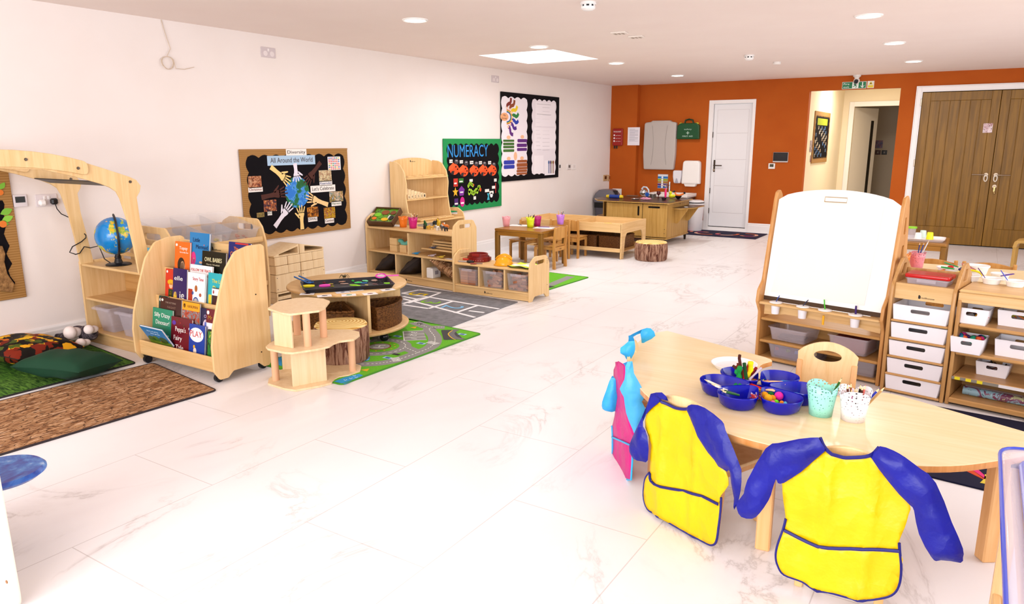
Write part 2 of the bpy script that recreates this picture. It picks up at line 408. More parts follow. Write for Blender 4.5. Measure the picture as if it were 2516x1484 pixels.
for z in (.25, 1.12, 1.98): MB().box(.07, .088, -.034, -.018, z, z+.1, .003).obj('hinge', P('9a8c7c', .3, 1), D)
# door ajar in the far doorway
D = bpy.data.objects.new('door_3', None); COL.objects.link(D); struct(D); D.location = (fd0, fy+.1, 0); D.rotation_euler[2] = radians(68)
MB().box(0, .86, 0, .04, .01, ft-.01, .003).obj('door_leaf', P('e6dccf', .4), D)
MB().box(.62, .72, -.004, .044, .35, ft-.25, .002).obj('glazed_slot', P('17120f', .1), D)
# ================================================================ ceiling fittings
dl = thing('ceiling_light', '', 'ceiling light', (0, 0, HC))
MB().lathe([(.078, -.006), (.095, -.012), (.105, -.006), (.105, 0), (.078, 0)], 32).obj('trim_ring', P('f4f1ee', .4), dl)
MB().lathe([(0, -.012), (.05, -.012), (.08, -.009), (.08, -.002), (0, -.002)], 32).obj('diffuser', P('fffaf2', .4, emit=9), dl)
GL = 'round ceiling lights in two rows'
for i, (x, y, l) in enumerate(((1.70, 4.86, 'round white ceiling light nearest the camera, large, well in front of the skylight'),
    (1.68, 6.87, 'round white ceiling light right in front of the skylight edge'), (1.68, 8.79, 'round white ceiling light just past the right tip of the skylight'),
    (1.71, 10.90, 'small round ceiling light farthest back in the left row near the orange wall'), (4.82, 6.65, 'large round ceiling light nearest the camera in the right row'),
    (4.82, 8.58, 'round ceiling light in the middle of the right row'), (4.84, 10.62, 'round ceiling light farthest back in the right row, above the fire exit sign'))):
    if i == 0: dl.location = (x, y, HC); dl['label'] = l; dl['group'] = GL
    else: clone(dl, l, (x, y, HC), group=GL)
    li = bpy.data.lights.new('ceiling_lamp', 'AREA'); li.shape = 'DISK'; li.size = .15; li.energy = 9; li.color = (1, .96, .92)
    lo = bpy.data.objects.new('ceiling_lamp', li); lo.location = (x, y, HC-.02); COL.objects.link(lo)
sd = thing('smoke_detector', 'white smoke detector cut off by the top edge of the picture', 'smoke detector', (3.22, 4.94, HC), 0, 'ceiling smoke detectors')
MB().lathe([(0, 0), (.055, 0), (.058, -.012), (.052, -.02)], 24).obj('base', P('ece8e6', .4), sd)
MB().lathe([(.045, -.018), (.045, -.034)], 24).obj('vent_slots', BLACKP, sd)
m = MB().lathe([(.052, -.032), (.05, -.045), (.035, -.056), (0, -.06)], 24)
for k in range(8): m.box(.044, .05, -.008, .008, -.034, -.018, 0, RZ(k*pi/4))
m.obj('cap', P('f2efed', .4), sd)
clone(sd, 'white smoke detector on the ceiling to the right of the skylight', (3.31, 8.85, HC), .4)
tag(MB().lathe([(0, 0), (.045, 0), (.047, -.02), (.04, -.03), (0, -.032)], 24).obj('motion_sensor', P('eee9e4', .4)), 'small plain white round sensor on the ceiling behind the smoke detector', 'sensor', loc=(3.40, 9.80, HC))
for x, y, l in ((2.80, 6.40, 'flat square vent plate on the ceiling, the larger and nearer of two'), (2.83, 6.72, 'small flat square plate on the ceiling just behind the vent plate')):
    c = thing('ceiling_plate', l, 'vent', (x, y, HC), .15, 'square ceiling plates')
    MB().box(-.07, .07, -.06, .06, -.014, 0, .005).obj('plate', P('e9dfd6', .5), c)
    m = MB()
    for k in range(3): m.box(-.045+k*.035, -.025+k*.035, -.035, .035, -.0165, -.013, .001)
    m.obj('slot', P('a8988a', .6), c)
# ================================================================ left wall fittings
def wall_thing(name, label, cat, y, z, group=None): return thing(name, label, cat, (0, y, z), 0, group)
ML = myz(0)
def plate(m, w, h, t=.009, r=.006, at=0): return m.slab(rr(0, 0, w, h, r), t, b=.002, M=myz(at+t/2))
s = wall_thing('wall_socket', 'double white wall socket with a white and a black plug, seen through the wooden arch', 'socket', 2.61, 1.03)
plate(MB(), .147, .088).obj('faceplate', P('e2d8da', .35), s)
m = MB(); m.box(.009, .013, .05, .066, .05, .075, .002); m.box(.009, .013, .08, .096, .05, .075, .002); m.obj('switch', P('f2ecec', .3), s)
m = MB(); m.box(.009, .05, .006, .056, .008, .052, .012); m.obj('white_plug', P('f5f0ee', .3), s)
m = MB(); m.box(.009, .05, .09, .135, .012, .056, .01); m.tube([(.04, .112, .02), (.045, .118, -.02), (.03, .15, -.06), (.02, .22, -.10), (.02, .30, -.12)], .0035, 8); m.obj('black_plug', BLACKP, s, 'black plug with a black lead')
s = wall_thing('thermostat', 'white thermostat with a dark screen on the white wall left of the double socket', 'thermostat', 2.46, 1.04)
plate(MB(), .088, .085, .02).obj('casing', P('ddd4d6', .35), s)
MB().box(.02, .0215, .012, .076, .03, .072, .001).obj('screen', P('23282a', .15), s)
for (x0, y0, x1, y1, l) in ((640, 117, 676, 145, 'white double socket plate high on the white wall, near the hanging cable'),
                            (1207, 190, 1225, 206, 'white double socket plate high on the wall above the two-panel noticeboard')):
    a, c = FX(x0, y0+4), FX(x1, y1-4); s = wall_thing('high_wall_socket', l, 'socket', a.y, c.z-.01, 'sockets high on the left wall')
    w = c.y-a.y; plate(MB(), w, .09).obj('faceplate', P('cfc3c6', .35), s)
    m = MB()
    for k in (.28, .75): m.slab(circ(w*k, .035, .024, 16), .003, b=.001, M=myz(.010))
    m.obj('blanking_disc', P('e6dcdc', .4), s)
    MB().box(.009, .012, w*.44, w*.56, .055, .08, .001).obj('switch', P('f0e8e8', .3), s)
def small_plate(name, x0, y0, x1, y1, l, colr, cat='switch', dark=None, t=.012, grp=None):
    a, c = FX(x0, y0), FX(x1, y1); s = wall_thing(name, l, cat, a.y, c.z, grp)
    plate(MB(), c.y-a.y, a.z-c.z, t, .004).obj('faceplate', P(colr, .35), s)
    if dark:
        w, h = c.y-a.y, a.z-c.z; m = MB(); m.box(t, t+.002, w*.25, w*.75, h*.3, h*.8, .001); m.obj('screen' if cat != 'switch' else 'switch', P(dark, .3), s)
    return s
small_plate('door_entry_panel', 1371, 402, 1377, 417, 'small black and white control panel just right of the two-panel noticeboard', 'e8e2e0', 'control panel', '222222')
small_plate('light_switch', 1393, 403, 1402, 416, 'white switch with a dark rocker, left one of the pair on the white wall', 'e3dbd9', 'switch', '6b6461')
small_plate('light_switch', 1405, 403, 1414, 416, 'plain white switch, right one of the pair on the white wall', 'efe9e6', 'switch', 'e2dad7')
small_plate('brown_switch', 1482, 430, 1491, 444, 'brass coloured switch plate beside the orange corner, left one', 'c9a77c', 'switch', '4a2d18')
small_plate('brown_switch', 1493, 430, 1502, 444, 'brass coloured switch plate beside the orange corner, right one', 'c9a77c', 'switch', '7a3516')
# hanging cable
a = FX(395, 50); k = FX(402, 142)
pts = [(.006, a.y, HC-.003), (.012, a.y+.01, 2.38), (.014, a.y+.03, 2.30), (.016, a.y+.05, 2.23), (.018, k.y+.02, 2.17)]
pts += [(.02+.006*sin(t*2), k.y+.02+.045*sin(t*1.0)*(1+.15*t/6), 2.115+.05*cos(t)) for t in [i*.5 for i in range(28)]]
pts += [(.03, k.y+.08, 2.075), (.03, k.y+.16, 2.075), (.03, k.y+.25, 2.10)]
m = MB().tube(pts, .0028, 6)
m.tube([(.006, FX(1343, 205).y, HC), (.01, FX(1343, 205).y+.0, 2.36), (.015, FX(1343, 205).y+.02, 2.31)], .003, 5) if 0 else None
tag(m.obj('hanging_cable', P('cdb9a4', .6)), 'thin beige cable hanging from the ceiling edge and coiled on the white wall', 'cable')
# ================================================================ noticeboards
def corrug(name, c1, c2, axis=1, sc=60):
    m, nt, b = newmat(name); wv = N(nt, 'ShaderNodeTexWave', bands_direction='Z' if axis == 2 else 'Y'); wv.inputs['Scale'].default_value = sc
    nt.links.new(coords(nt), wv.inputs['Vector']); nt.links.new(ramp(nt, wv.outputs['Fac'], [(.2, c1), (.8, c2)]), b.inputs['Base Color'])
    b.inputs['Roughness'].default_value = .7; return m
KRAFT = corrug('kraft_corrugated_card', '94682f', 'a87c42', 2, 18)
_ph = {}
def photo(seed, cols, sc=45):
    k = (seed, tuple(cols), sc)
    if k in _ph: return _ph[k]
    m, nt, b = newmat('printed_picture'); v = coords(nt, (1, 1, 1), loc=(seed*1.7, seed*.9, seed*.37))
    n = noise(nt, v, sc*.6, 4, .7, 1.2); st = [(.28+.44*i/(len(cols)-1), c) for i, c in enumerate(cols)]
    c = ramp(nt, n, st, 'CONSTANT'); c2 = ramp(nt, noise(nt, v, sc*.25, 2), [(.35, cols[0]), (.6, cols[-1])])
    nt.links.new(mix(nt, .3, c, c2), b.inputs['Base Color']); b.inputs['Roughness'].default_value = .35
    _ph[k] = m; return m
class Board:
    """a noticeboard on the left wall; shapes are given in the board's own plane (metres)"""
    def __init__(s, name, label, y0, y1, z0, z1, back, zoom):
        s.t = wall_thing(name, label, 'noticeboard', y0, z0); s.t.location.x = .006; s.y0, s.z0, s.w, s.h = y0, z0, y1-y0, z1-z0; s.z = zoom; s.n = 0
        MB().box(0, .016, 0, s.w, 0, s.h, .003).obj('backing_board', back, s.t)
    def c(s, a, b):
        ox, oy, k = s.z; p = FX(ox+a/k, oy+b/k, .016); return (p.y-s.y0, p.z-s.z0)
    def q(s, a, b, c, d):
        """corner pixels -> rectangle"""
        p = s.c(a, b); r = s.c(c, d); return min(p[0], r[0]), min(p[1], r[1]), max(p[0], r[0]), max(p[1], r[1])
    def put(s, name, mat, outs, lay=1, label=None, parent=None):
        m = MB(); M = myz(.016+lay*.0012)
        for o in outs: m.flat(o, M)
        return m.obj(name, mat, parent or s.t, label)
    def txt(s, items, mat, lay=3, name='lettering', parent=None):
        m = MB(); M = myz(.016+lay*.0012)
        for tx, x, y, w, h in items: m.text(tx, x, y, w, h, M)
        return m.obj(name, mat, parent or s.t)
    def tag_(s, r, tx, mat, colr='f1ebe6', name='name_card', tilt=0):
        x0, y0, x1, y1 = r; o = s.put(name, P(colr, .5), [[(x0, y0), (x1, y0+tilt), (x1, y1+tilt), (x0, y1)]], 2)
        if tx: s.txt([(tx, x0+(x1-x0)*.06, y0+(y1-y0)*.28, (x1-x0)*.88, (y1-y0)*.52)], mat, 3.2, parent=o)
        return o
def hand2d(p, q, w=.040):
    """paper hand: wrist at p, finger tips at q"""
    p, q = V(p), V(q); d = (q-p); L = d.length; d.normalize(); n = V((-d.y, d.x)); X = lambda u, v: tuple(p+d*u*L+n*v)
    o = [[X(0, -w*.62), X(.3, -w*.5), X(.48, -w*.62), X(.62, -w*.95), X(.72, -w*.9), X(.72, w*.9), X(.6, w*.85), X(.45, w*.55), X(.3, w*.5), X(0, w*.62)]]
    for k, (v, t, sp) in enumerate(((-.72, .93, -.5), (-.25, 1., -.12), (.25, .98, .2), (.7, .9, .6))):
        a = V(X(.68, v*w)); b_ = V(X(t, (v+sp)*w)); e = (b_-a).normalized(); f = V((-e.y, e.x))*w*.2
        o.append([tuple(a-f), tuple(b_-f*.7), tuple(b_+e*w*.16), tuple(b_+f*.7), tuple(a+f)])
    a = V(X(.50, w*.6)); b_ = V(X(.70, w*1.85)); e = (b_-a).normalized(); f = V((-e.y, e.x))*w*.24
    o.append([tuple(a-f*1.5), tuple(b_-f*.7), tuple(b_+e*w*.16), tuple(b_+f*.7), tuple(a+f*1.2)]); return o
BLACKC = P('131014', .85, spec=.1)
# --- diversity board
B = Board('diversity_noticeboard', 'brown bordered black noticeboard with paper hands around a paper globe', 4.36, 5.71, .575, 1.42, KRAFT, (560, 340, 5.709))
B.put('display_paper', BLACKC, [scallop(.07, .06, B.w-.065, B.h-.065, .028, .14)], 1)
B.put('border_edge', P('a07440', .7), [[(0, B.h-.012), (B.w, B.h-.012), (B.w, B.h), (0, B.h)]], .6)
r = B.q(803, 150, 1095, 235); B.tag_(r, 'Diversity', INK)
r = B.q(538, 246, 1218, 362); B.tag_(r, 'All Around the World', P('4a3a3a', .6), 'a9c6e0', 'title_strip', .0)
B.tag_(B.q(1148, 668, 1500, 738), "Let's Celebrate", INK)
gc = B.c(965, 755); gr = (B.c(1135, 755)[0]-B.c(795, 755)[0])/2
m, nt, b = newmat('painted_paper_globe'); n = noise(nt, coords(nt, (1, 1, 1), loc=(2, .3, 0)), 9, 4, .7)
nt.links.new(ramp(nt, n, [(.44, '1f74d0'), (.47, '5aa3e6'), (.5, '2b7fd8'), (.53, '18703a'), (.62, '0f5a2c')]), b.inputs['Base Color']); b.inputs['Roughness'].default_value = .6
B.put('paper_globe', m, [circ(*gc, gr, 40)], 2)
SK = {'y': 'f0cf86', 'w': 'e6e1ee', 'd': '4a241c', 'p': 'efc98e'}
for (a, c, k) in (((590, 400), (865, 625), 'y'), ((930, 350), (965, 605), 'w'), ((1290, 335), (1070, 640), 'd'), ((460, 830), (825, 745), 'd'),
                  ((650, 1240), (880, 905), 'w'), ((1035, 1275), (1010, 940), 'y'), ((1395, 930), (1085, 815), 'p')):
    B.put('paper_hand', P(SK[k], .8), hand2d(B.c(*a), B.c(*c)), 3)
pics = [((272, 533, 468, 688), ['2a120c', 'a05a30', 'd9a070', 'f0d8c0', '8a1f1a']), ((488, 870, 680, 1015), ['100a12', '38203a', 'c46a2a', 'f0d0a0', '6a2015']),
        ((1265, 450, 1448, 600), ['6a6a62', 'e8d8a8', 'a06a3a', '3a3030', 'c8b8a0']), ((1412, 750, 1610, 880), ['9fb8d0', '4a6a2a', 'd0a060', 'f0e8d8', '8a5020']),
        ((1100, 968, 1265, 1095), ['140a04', '6a3208', 'e89020', 'f8d080', '30180a']), ((1335, 975, 1500, 1112), ['281a14', 'e8c01a', 'a04a20', 'e8d8c0', '40302a']),
        ((395, 1045, 505, 1100), ['8a7a3a', '403020', 'd0b060'])]
for i, (r, cl) in enumerate(pics): B.put('photograph', photo(i+1, cl, 55), [rr(*B.q(*r), .001, 1)], 2)
r = B.q(1388, 258, 1575, 440); o = B.put('flag_poster', P('f2eeee', .5), [rr(*r, .001, 1)], 2)
fl = {}
for i in range(6):
    for j in range(7):
        cc = random.choice(['c8202a', '1a3a8a', 'e8c020', '1a7a3a', 'd04030', 'f2b020', '3060b0']); x = r[0]+(r[2]-r[0])*(.06+.15*i); y = r[1]+(r[3]-r[1])*(.05+.135*j)
        fl.setdefault(cc, []).append([(x, y), (x+.018, y), (x+.018, y+.010), (x, y+.010)])
for cc, L in fl.items(): B.put('flag_print', P(cc, .5), L, 3, parent=o)
for r, tx, cc in (((275, 690, 482, 745), 'Christmas', '7a2a24'), ((545, 1020, 612, 1075), 'EID', '3a5a2a'), ((1275, 600, 1455, 655), 'Kaamulan', '4a5a8a'),
                  ((1443, 885, 1585, 938), 'Harvest', '4a6a4a'), ((1115, 1105, 1248, 1158), 'DIWALI', '302020'), ((1350, 1125, 1482, 1178), 'Carnival', '5a2a1a')):
    B.tag_(B.q(*r), tx, P(cc, .6))
# --- numeracy board
B = Board('numeracy_noticeboard', 'green bordered black noticeboard headed NUMERACY with paper ladybirds', 7.37, 8.68, .60, 1.525, P('0f8a48', .7), (1060, 210, 4.638))
B.put('display_paper', BLACKC, [scallop(.07, .08, B.w-.08, B.h-.075, .03, .12)], 1)
x0, y0 = B.c(180, 815); x1, y1 = B.c(640, 705)
B.txt([('NUMERACY', x0, y0-.005, x1-x0, .155)], P('2a8fd8', .6), 2, 'title_lettering')
for k, (a, c) in enumerate(((255, 955), (365, 975), (485, 975), (590, 970), (690, 970))):
    x, y = B.c(a, c); lw = .098
    o = B.put('paper_ladybird', P('e8501c', .7), [circ(x, y, lw, 24, .07)], 2+k*.3)
    B.put('wing', P('f0602a', .7), [[(x-lw*.2, y+.085), (x-lw*1.15, y+.035), (x-lw*1.25, y-.015), (x-lw*.3, y+.005), (x+.02, y+.05)]], 3.5+k*.2, parent=o)
    B.put('wing_shadow_gap', P('2a2226', .7), [[(x-.05, y-.02), (x-.085, y-.055), (x-.02, y-.07), (x-.0, y-.02)]], 3.4+k*.2, parent=o)
    B.put('spot', BLACKC, [circ(x+.03, y+.03, .013, 10, .010), circ(x+.065, y+.0, .013, 10, .010), circ(x+.02, y-.035, .013, 10, .010)][:min(3, k+2)], 4.5, parent=o)
    hx, hy = B.c((278, 390, 505, 598, 705)[k], (868, 885, 893, 893, 903)[k])
    B.put('head', P('3a3640', .3), [circ(hx, hy, .045, 18, .034)], 3, parent=o)
    B.put('eye', WHITEP, [circ(hx-.012, hy+.012, .007, 8), circ(hx+.012, hy+.012, .007, 8)], 4, parent=o)
    r = B.q(*((198, 845, 236, 882), (316, 853, 354, 887), (432, 860, 472, 895), (536, 863, 570, 897), (640, 862, 675, 897))[k])
    B.tag_(r, ('1 one', '2 two', '3 three', '4 four', '5 five')[k], INK, name='number_card')
def star2(x, y, r): return [(x+(r if i % 2 == 0 else r*.42)*sin(i*pi/5), y+(r if i % 2 == 0 else r*.42)*cos(i*pi/5)) for i in range(10)]
def poly2(x, y, r, n): return [(x+r*sin(2*pi*i/n), y+r*cos(2*pi*i/n)) for i in range(n)]
for nm, cc, o in (('red_square_card', 'c83020', rr(*B.q(245, 1062, 296, 1150), .001, 1)), ('green_rectangle_card', '2a7a28', rr(*B.q(305, 1060, 360, 1108), .001, 1)),
    ('yellow_star', 'f0b828', star2(*B.c(268, 1215), .065)), ('purple_pentagon', '7a2a9a', poly2(*B.c(338, 1205), .07, 5)),
    ('dark_purple_card', '4a2070', rr(*B.q(255, 1290, 300, 1365), .001, 1)), ('magenta_oval', 'd0208a', circ(*B.c(347, 1325), .05, 20, .065))):
    B.put(nm, P(cc, .6), [o], 2)
B.put('shape_label', WHITEP, [rr(*B.q(*r), .001, 1) for r in ((252, 1108, 282, 1124), (312, 1088, 350, 1100), (320, 1210, 356, 1222), (258, 1340, 296, 1354), (328, 1332, 364, 1346))], 3)
m = MB(); cats = [(415, 1145), (424, 1128), (434, 1115), (446, 1118), (456, 1130), (466, 1138)]
B.put('small_paper_caterpillar', P('a8d838', .6), [circ(*B.c(*q), .018, 12, .026) for q in cats], 2)
B.put('large_paper_caterpillar', P('a8d838', .6), [circ(*B.c(*q), .024, 12, .032) for q in ((425, 1225), (428, 1200), (445, 1205), (460, 1220), (474, 1228), (488, 1212), (502, 1195), (516, 1208), (522, 1185), (530, 1162), (542, 1160))], 2)
B.put('caterpillar_head', P('d8501c', .6), [circ(*B.c(552, 1187), .022, 12, .026), circ(*B.c(474, 1134), .014, 10)], 3)
B.put('red_strip', P('b02020', .6), [rr(*B.q(722, 1110, 731, 1225), .001, 1)], 2)
B.put('teal_paper_figure', P('3aa8c0', .6), [[B.c(628, 1230), B.c(655, 1225), B.c(650, 1262), B.c(658, 1303), B.c(628, 1305), B.c(638, 1262)]], 2)
B.put('cotton_wool_puff', P('e8eaf0', .9), [circ(*B.c(678, 1248), .035, 12)], 2)
for r in ((428, 1068, 465, 1096), (708, 1062, 737, 1094), (684, 1145, 720, 1174), (604, 1183, 652, 1212), (655, 1204, 702, 1232), (474, 1264, 502, 1298)): B.tag_(B.q(*r), None, INK)
# --- black two panel board
B = Board('two_panel_noticeboard', 'tall black noticeboard with two white scalloped panels beside the green board', 8.68, 10.33, .935, 2.16, BLACKC, (1060, 210, 4.638))
PW = P('ece6ee', .6)
for (a, c_, d, e) in ((795, 118, 1093, 1062), (1137, 152, 1422, 1040)):
    x0, y0 = B.c(a, e); x1, y1 = B.c(d, c_); B.put('white_panel', PW, [scallop(x0+.01, max(y0, .08), x1-.02, min(y1, B.h-.07), .028, .15)], 1)
cx, cy = B.c(852, 358)
for i, (r_, cc) in enumerate(((.205, 'c04a28'), (.19, 'e08a28'), (.175, 'e8c838'), (.16, '2a8a48'), (.145, '2a4aa8'), (.12, 'e8e0ea'))):
    B.put('rainbow_arc', P(cc, .6), [[(cx+r_*.75*sin(t), cy+r_*.5*cos(t)) for t in [pi*k/16 for k in range(17)]]], 2+i*.25)
B.put('paper_sun', P('eaa878', .6), [circ(cx-.06, cy, .10, 28, .055)], 4)
B.txt([('My', cx-.09, cy+.01, .06, .022), ('Group', cx-.13, cy-.03, .13, .022)], P('6a3a20', .6), 5)
for a, c_, e, f, cc in ((855, 255, 905, 150, '7a2420'), (888, 275, 945, 175, '8a4220'), (905, 310, 975, 245, 'e8c820'), (915, 360, 988, 330, '1a7a38'), (912, 408, 985, 412, '1a3aa8'), (893, 440, 962, 492, '4a2088'), (868, 470, 922, 568, '5a2078')):
    p0, p1 = V(B.c(a, c_)), V(B.c(e, f)); pm = (p0+p1)/2; nn = (p1-p0).normalized(); nn = V((-nn.y, nn.x))
    B.put('ray_strip', P(cc, .6), [ribbon([tuple(p0+(p1-p0)*t+nn*.02*sin(t*7)) for t in (0, .2, .4, .6, .8, 1)], .05)], 2)
    B.put('ray_hand', P('f0c8b0', .6), [circ(*p0, .024, 12, .018)], 3)
pl = [((812, 617, 938, 642), '3a6a28'), ((812, 652, 938, 680), '3a6a28'), ((812, 688, 938, 714), '3a6a28'), ((812, 728, 938, 756), '3a6a28'),
      ((975, 610, 1085, 648), '5a2078'), ((968, 662, 1083, 700), '5a2078'), ((970, 712, 1083, 745), '5a2078'), ((818, 855, 942, 896), '2a38a8'), ((818, 908, 942, 946), '2a38a8'),
      ((973, 850, 1084, 876), '9a5228'), ((965, 887, 1088, 922), '9a5228'), ((970, 932, 1088, 952), '9a5228'), ((965, 962, 1084, 984), '9a5228'), ((965, 996, 1084, 1012), '9a5228')]
for r, cc in pl:
    q = B.q(*r); o = B.put('name_pill', P(cc, .6), [rr(*q, (q[3]-q[1])*.45)], 2)
for a, c_ in ((873, 592), (1030, 586), (952, 805), (875, 833), (1026, 828)): B.put('peach_label', P('ecb890', .6), [circ(*B.c(a, c_), .05 if a != 952 else .045, 16, .026 if a != 952 else .06)], 2)
o = B.put('printed_sheets', P('f4eff6', .5), [rr(*B.q(1180, 185, 1400, 470), .001, 1), rr(*B.q(1165, 480, 1405, 720), .001, 1), rr(*B.q(1165, 800, 1270, 1000), .001, 1), rr(*B.q(1285, 855, 1402, 1015), .001, 1)], 2)
m = []; 
for (a, c_, d, e) in ((1195, 208, 1355, 224), (1195, 325, 1358, 338)): m.append(rr(*B.q(a, c_, d, e), .0005, 1))
B.put('printed_heading', P('8a858c', .6), m, 3, parent=o)
m = []
for k in range(12):
    yy = 245+k*44; m.append(rr(*B.q(1180+8*(k % 3), yy, 1225+10*(k % 3), yy+3), .0003, 1)); m.append(rr(*B.q(1260, yy+6, 1340, yy+9), .0003, 1))
B.put('printed_line', P('c4bfc8', .6), m, 3, parent=o)
for a, cc in ((1331, '1a4a8a'), (1349, '4a2068'), (1367, '7a6a20'), (1385, '8a4a20')): B.put('printed_figure', P(cc, .6), [circ(*B.c(a, 876), .02, 10, .03), rr(*B.q(a-3, 895, a+3, 1000), .001, 1)], 3, parent=o)
# --- tree board at the left edge
B = Board('autumn_tree_noticeboard', 'brown card noticeboard with a crumpled paper tree at the far left edge', 1.55, 2.455, .40, 1.31, KRAFT, (0, 400, 4.1222))
w_, h_ = B.w, B.h
ZP = lambda *q: [B.c(*t) for t in q]
B.put('black_wavy_paper', BLACKC, [ZP((-300, 380), (20, 380), (40, 420), (30, 520), (60, 600), (50, 660), (35, 720), (60, 780), (92, 840), (60, 920), (80, 960), (118, 1020), (80, 1090), (100, 1150), (150, 1215), (120, 1260), (-300, 1350))], 1)
m, nt, b = newmat('crumpled_brown_paper'); n = noise(nt, coords(nt), 30, 5, .7); nt.links.new(ramp(nt, n, [(.3, '6a4520'), (.7, 'b98a52')]), b.inputs['Base Color']); b.inputs['Roughness'].default_value = .8; bump(nt, b, n, .8, .02)
CRUMP = m
mm = MB(); pts = ZP((-200, 830), (10, 840), (40, 920), (30, 1000), (60, 1120), (100, 1180), (130, 1220), (110, 1310), (40, 1300), (-60, 1290), (-200, 1300))
mm.slab(pts, .02, b=.008, M=myz(.028)); mm.obj('paper_tree_trunk', CRUMP, B.t)
lf = lambda x, y, a, l: [(x+cos(a)*l*t-sin(a)*l*.28*sin(pi*t), y+sin(a)*l*t+cos(a)*l*.28*sin(pi*t)) for t in [i/6 for i in range(7)]] + [(x+cos(a)*l*t+sin(a)*l*.28*sin(pi*t), y+sin(a)*l*t-cos(a)*l*.28*sin(pi*t)) for t in [i/6 for i in range(5, 0, -1)]]
for (a, c_, ang, l, cc) in ((-5, 520, .35, .085, '7ab838'), (10, 590, .35, .08, '8ac840'), (-10, 270, .9, .06, '7ab838'), (-30, 600, -.3, .07, '6aa830')):
    B.put('green_paper_leaf', P(cc, .6), [lf(*B.c(a, c_), ang, l)], 4)
B.put('orange_paper_fruit', P('e07828', .6), [circ(*B.c(22, 620), .024, 16), circ(*B.c(-5, 300), .02, 12)], 5)
# ================================================================ back wall fittings
def bwall(name, label, cat, x0, y0, x1, y1, Y=YB, group=None):
    a, c = FY(x0, y0, Y), FY(x1, y1, Y); t = thing(name, label, cat, (a.x, Y, c.z), 0, group); return t, c.x-a.x, a.z-c.z
YP = YB-.12; MZ = mxz(0)
t, w_, h_ = bwall('fire_blanket', 'red fire blanket case with white print on the orange pier by the white wall', 'fire blanket', 1508, 316, 1531, 358, YP)
MB().box(0, w_, -.05, 0, 0, h_, .012).obj('case', P('9a1a14', .35), t)
m = MB(); M = mxz(-.051); m.text('FIRE BLANKET', w_*.12, h_*.78, w_*.76, .022, M)
for k in range(3): m.text('pull down', w_*.35, h_*(.58-.17*k), w_*.5, .012, M); m.flat(circ(w_*.2, h_*(.61-.17*k), .015, 12), M)
m.obj('lettering', WHITEP, t)
m = MB(); m.box(w_*.12, w_*.25, -.03, -.02, -.05, .0, .004); m.box(w_*.35, w_*.48, -.03, -.02, -.05, .0, .004); m.obj('pull_strap', BLACKP, t)
t, w_, h_ = bwall('notice_sheet', 'white printed A4 notice taped to the orange pier', 'notice', 1543, 313, 1571, 357, YP)
MB().box(0, w_, -.002, 0, 0, h_, 0).obj('sheet', P('f0ecf4', .5), t)
m = MB()
for k in range(14): m.flat([(w_*.14, h_*(.88-.05*k)), (w_*(.86 if k % 4 else .6), h_*(.88-.05*k)), (w_*(.86 if k % 4 else .6), h_*(.893-.05*k)), (w_*.14, h_*(.893-.05*k))], mxz(-.0022))
m.obj('printed_text', P('8a8898', .6), t)
t, w_, h_ = bwall('wall_socket', 'white double socket low on the orange pier behind the bin', 'socket', 1505, 463, 1527, 482, YP)
MB().box(0, w_, -.01, 0, 0, h_, .004).obj('faceplate', WHITEP, t)
m = MB(); [m.box(w_*k, w_*k+.02, -.012, -.009, h_*.2, h_*.55, .001) for k in (.2, .6)]; m.obj('outlet', P('b0a8a4', .5), t)
t, w_, h_ = bwall('baby_changing_station', 'closed pale grey fold-down changing station on the orange wall', 'changing station', 1589, 297, 1661, 417)
GR = P('bdb4ae', .5)
o = fil([(0.01, 0), (w_-.02, 0), (w_, h_*.3), (w_, h_*.96), (w_*.84, h_*.975), (w_*.8, h_), (w_*.25, h_), (w_*.2, h_*.975), (0.0, h_*.96), (-.01, h_*.3)], [.03, .03, .05, .05, .01, .01, .01, .01, .05, .05])
MB().slab(o, .1, b=.018, M=mxz(-.05)).obj('shell', GR, t)
m = MB()
for s_ in (-1, 1): m.tube([(w_*.5+s_*(w_*.24+.03*sin(pi*q)*-1), -.101, h_*(.1+.8*q)) for q in [i/12 for i in range(13)]], .004, 6)
m.obj('moulded_ridge', P('a39a94', .5), t)
t, w_, h_ = bwall('first_aid_box', 'dark green first aid case with yellow catches hung on the orange wall', 'first aid box', 1668, 303, 1721, 342)
o = fil([(0, 0), (w_, 0), (w_*.98, h_*.85), (w_*.85, h_), (w_*.15, h_), (w_*.02, h_*.85)], .02)
MB().slab(o, .085, b=.012, M=mxz(-.045)).obj('case', P('0d4a24', .35), t)
MB().tube([(w_*.3, -.045, h_*.96), (w_*.34, -.045, h_*1.18), (w_*.5, -.045, h_*1.24), (w_*.66, -.045, h_*1.18), (w_*.7, -.045, h_*.96)], .013, 10).obj('handle', P('10381e', .4), t)
m = MB(); m.box(w_*.08, w_*.2, -.06, -.03, h_*.93, h_*1.03, .004); m.box(w_*.8, w_*.92, -.06, -.03, h_*.93, h_*1.03, .004); m.obj('catch', P('d8c030', .4), t)
m = MB(); M = mxz(-.089); m.text('FIRST AID', w_*.27, h_*.14, w_*.46, .025, M); m.flat(rr(w_*.48, h_*.3, w_*.52, h_*.48, .001, 1), M); m.flat(rr(w_*.43, h_*.37, w_*.57, h_*.41, .001, 1), M)
m.text('safety', w_*.33, h_*.58, w_*.34, .022, M); m.obj('lettering', P('b8d0c0', .5), t)
t, w_, h_ = bwall('soap_dispenser', 'small white soap dispenser beside the towel dispenser', 'soap dispenser', 1658, 418, 1678, 450)
MB().slab(fil([(.02, 0), (w_-.02, 0), (w_, h_*.5), (w_, h_), (0, h_), (0, h_*.5)], .03), .1, b=.02, M=mxz(-.05)).obj('body', P('e6e4ec', .3), t)
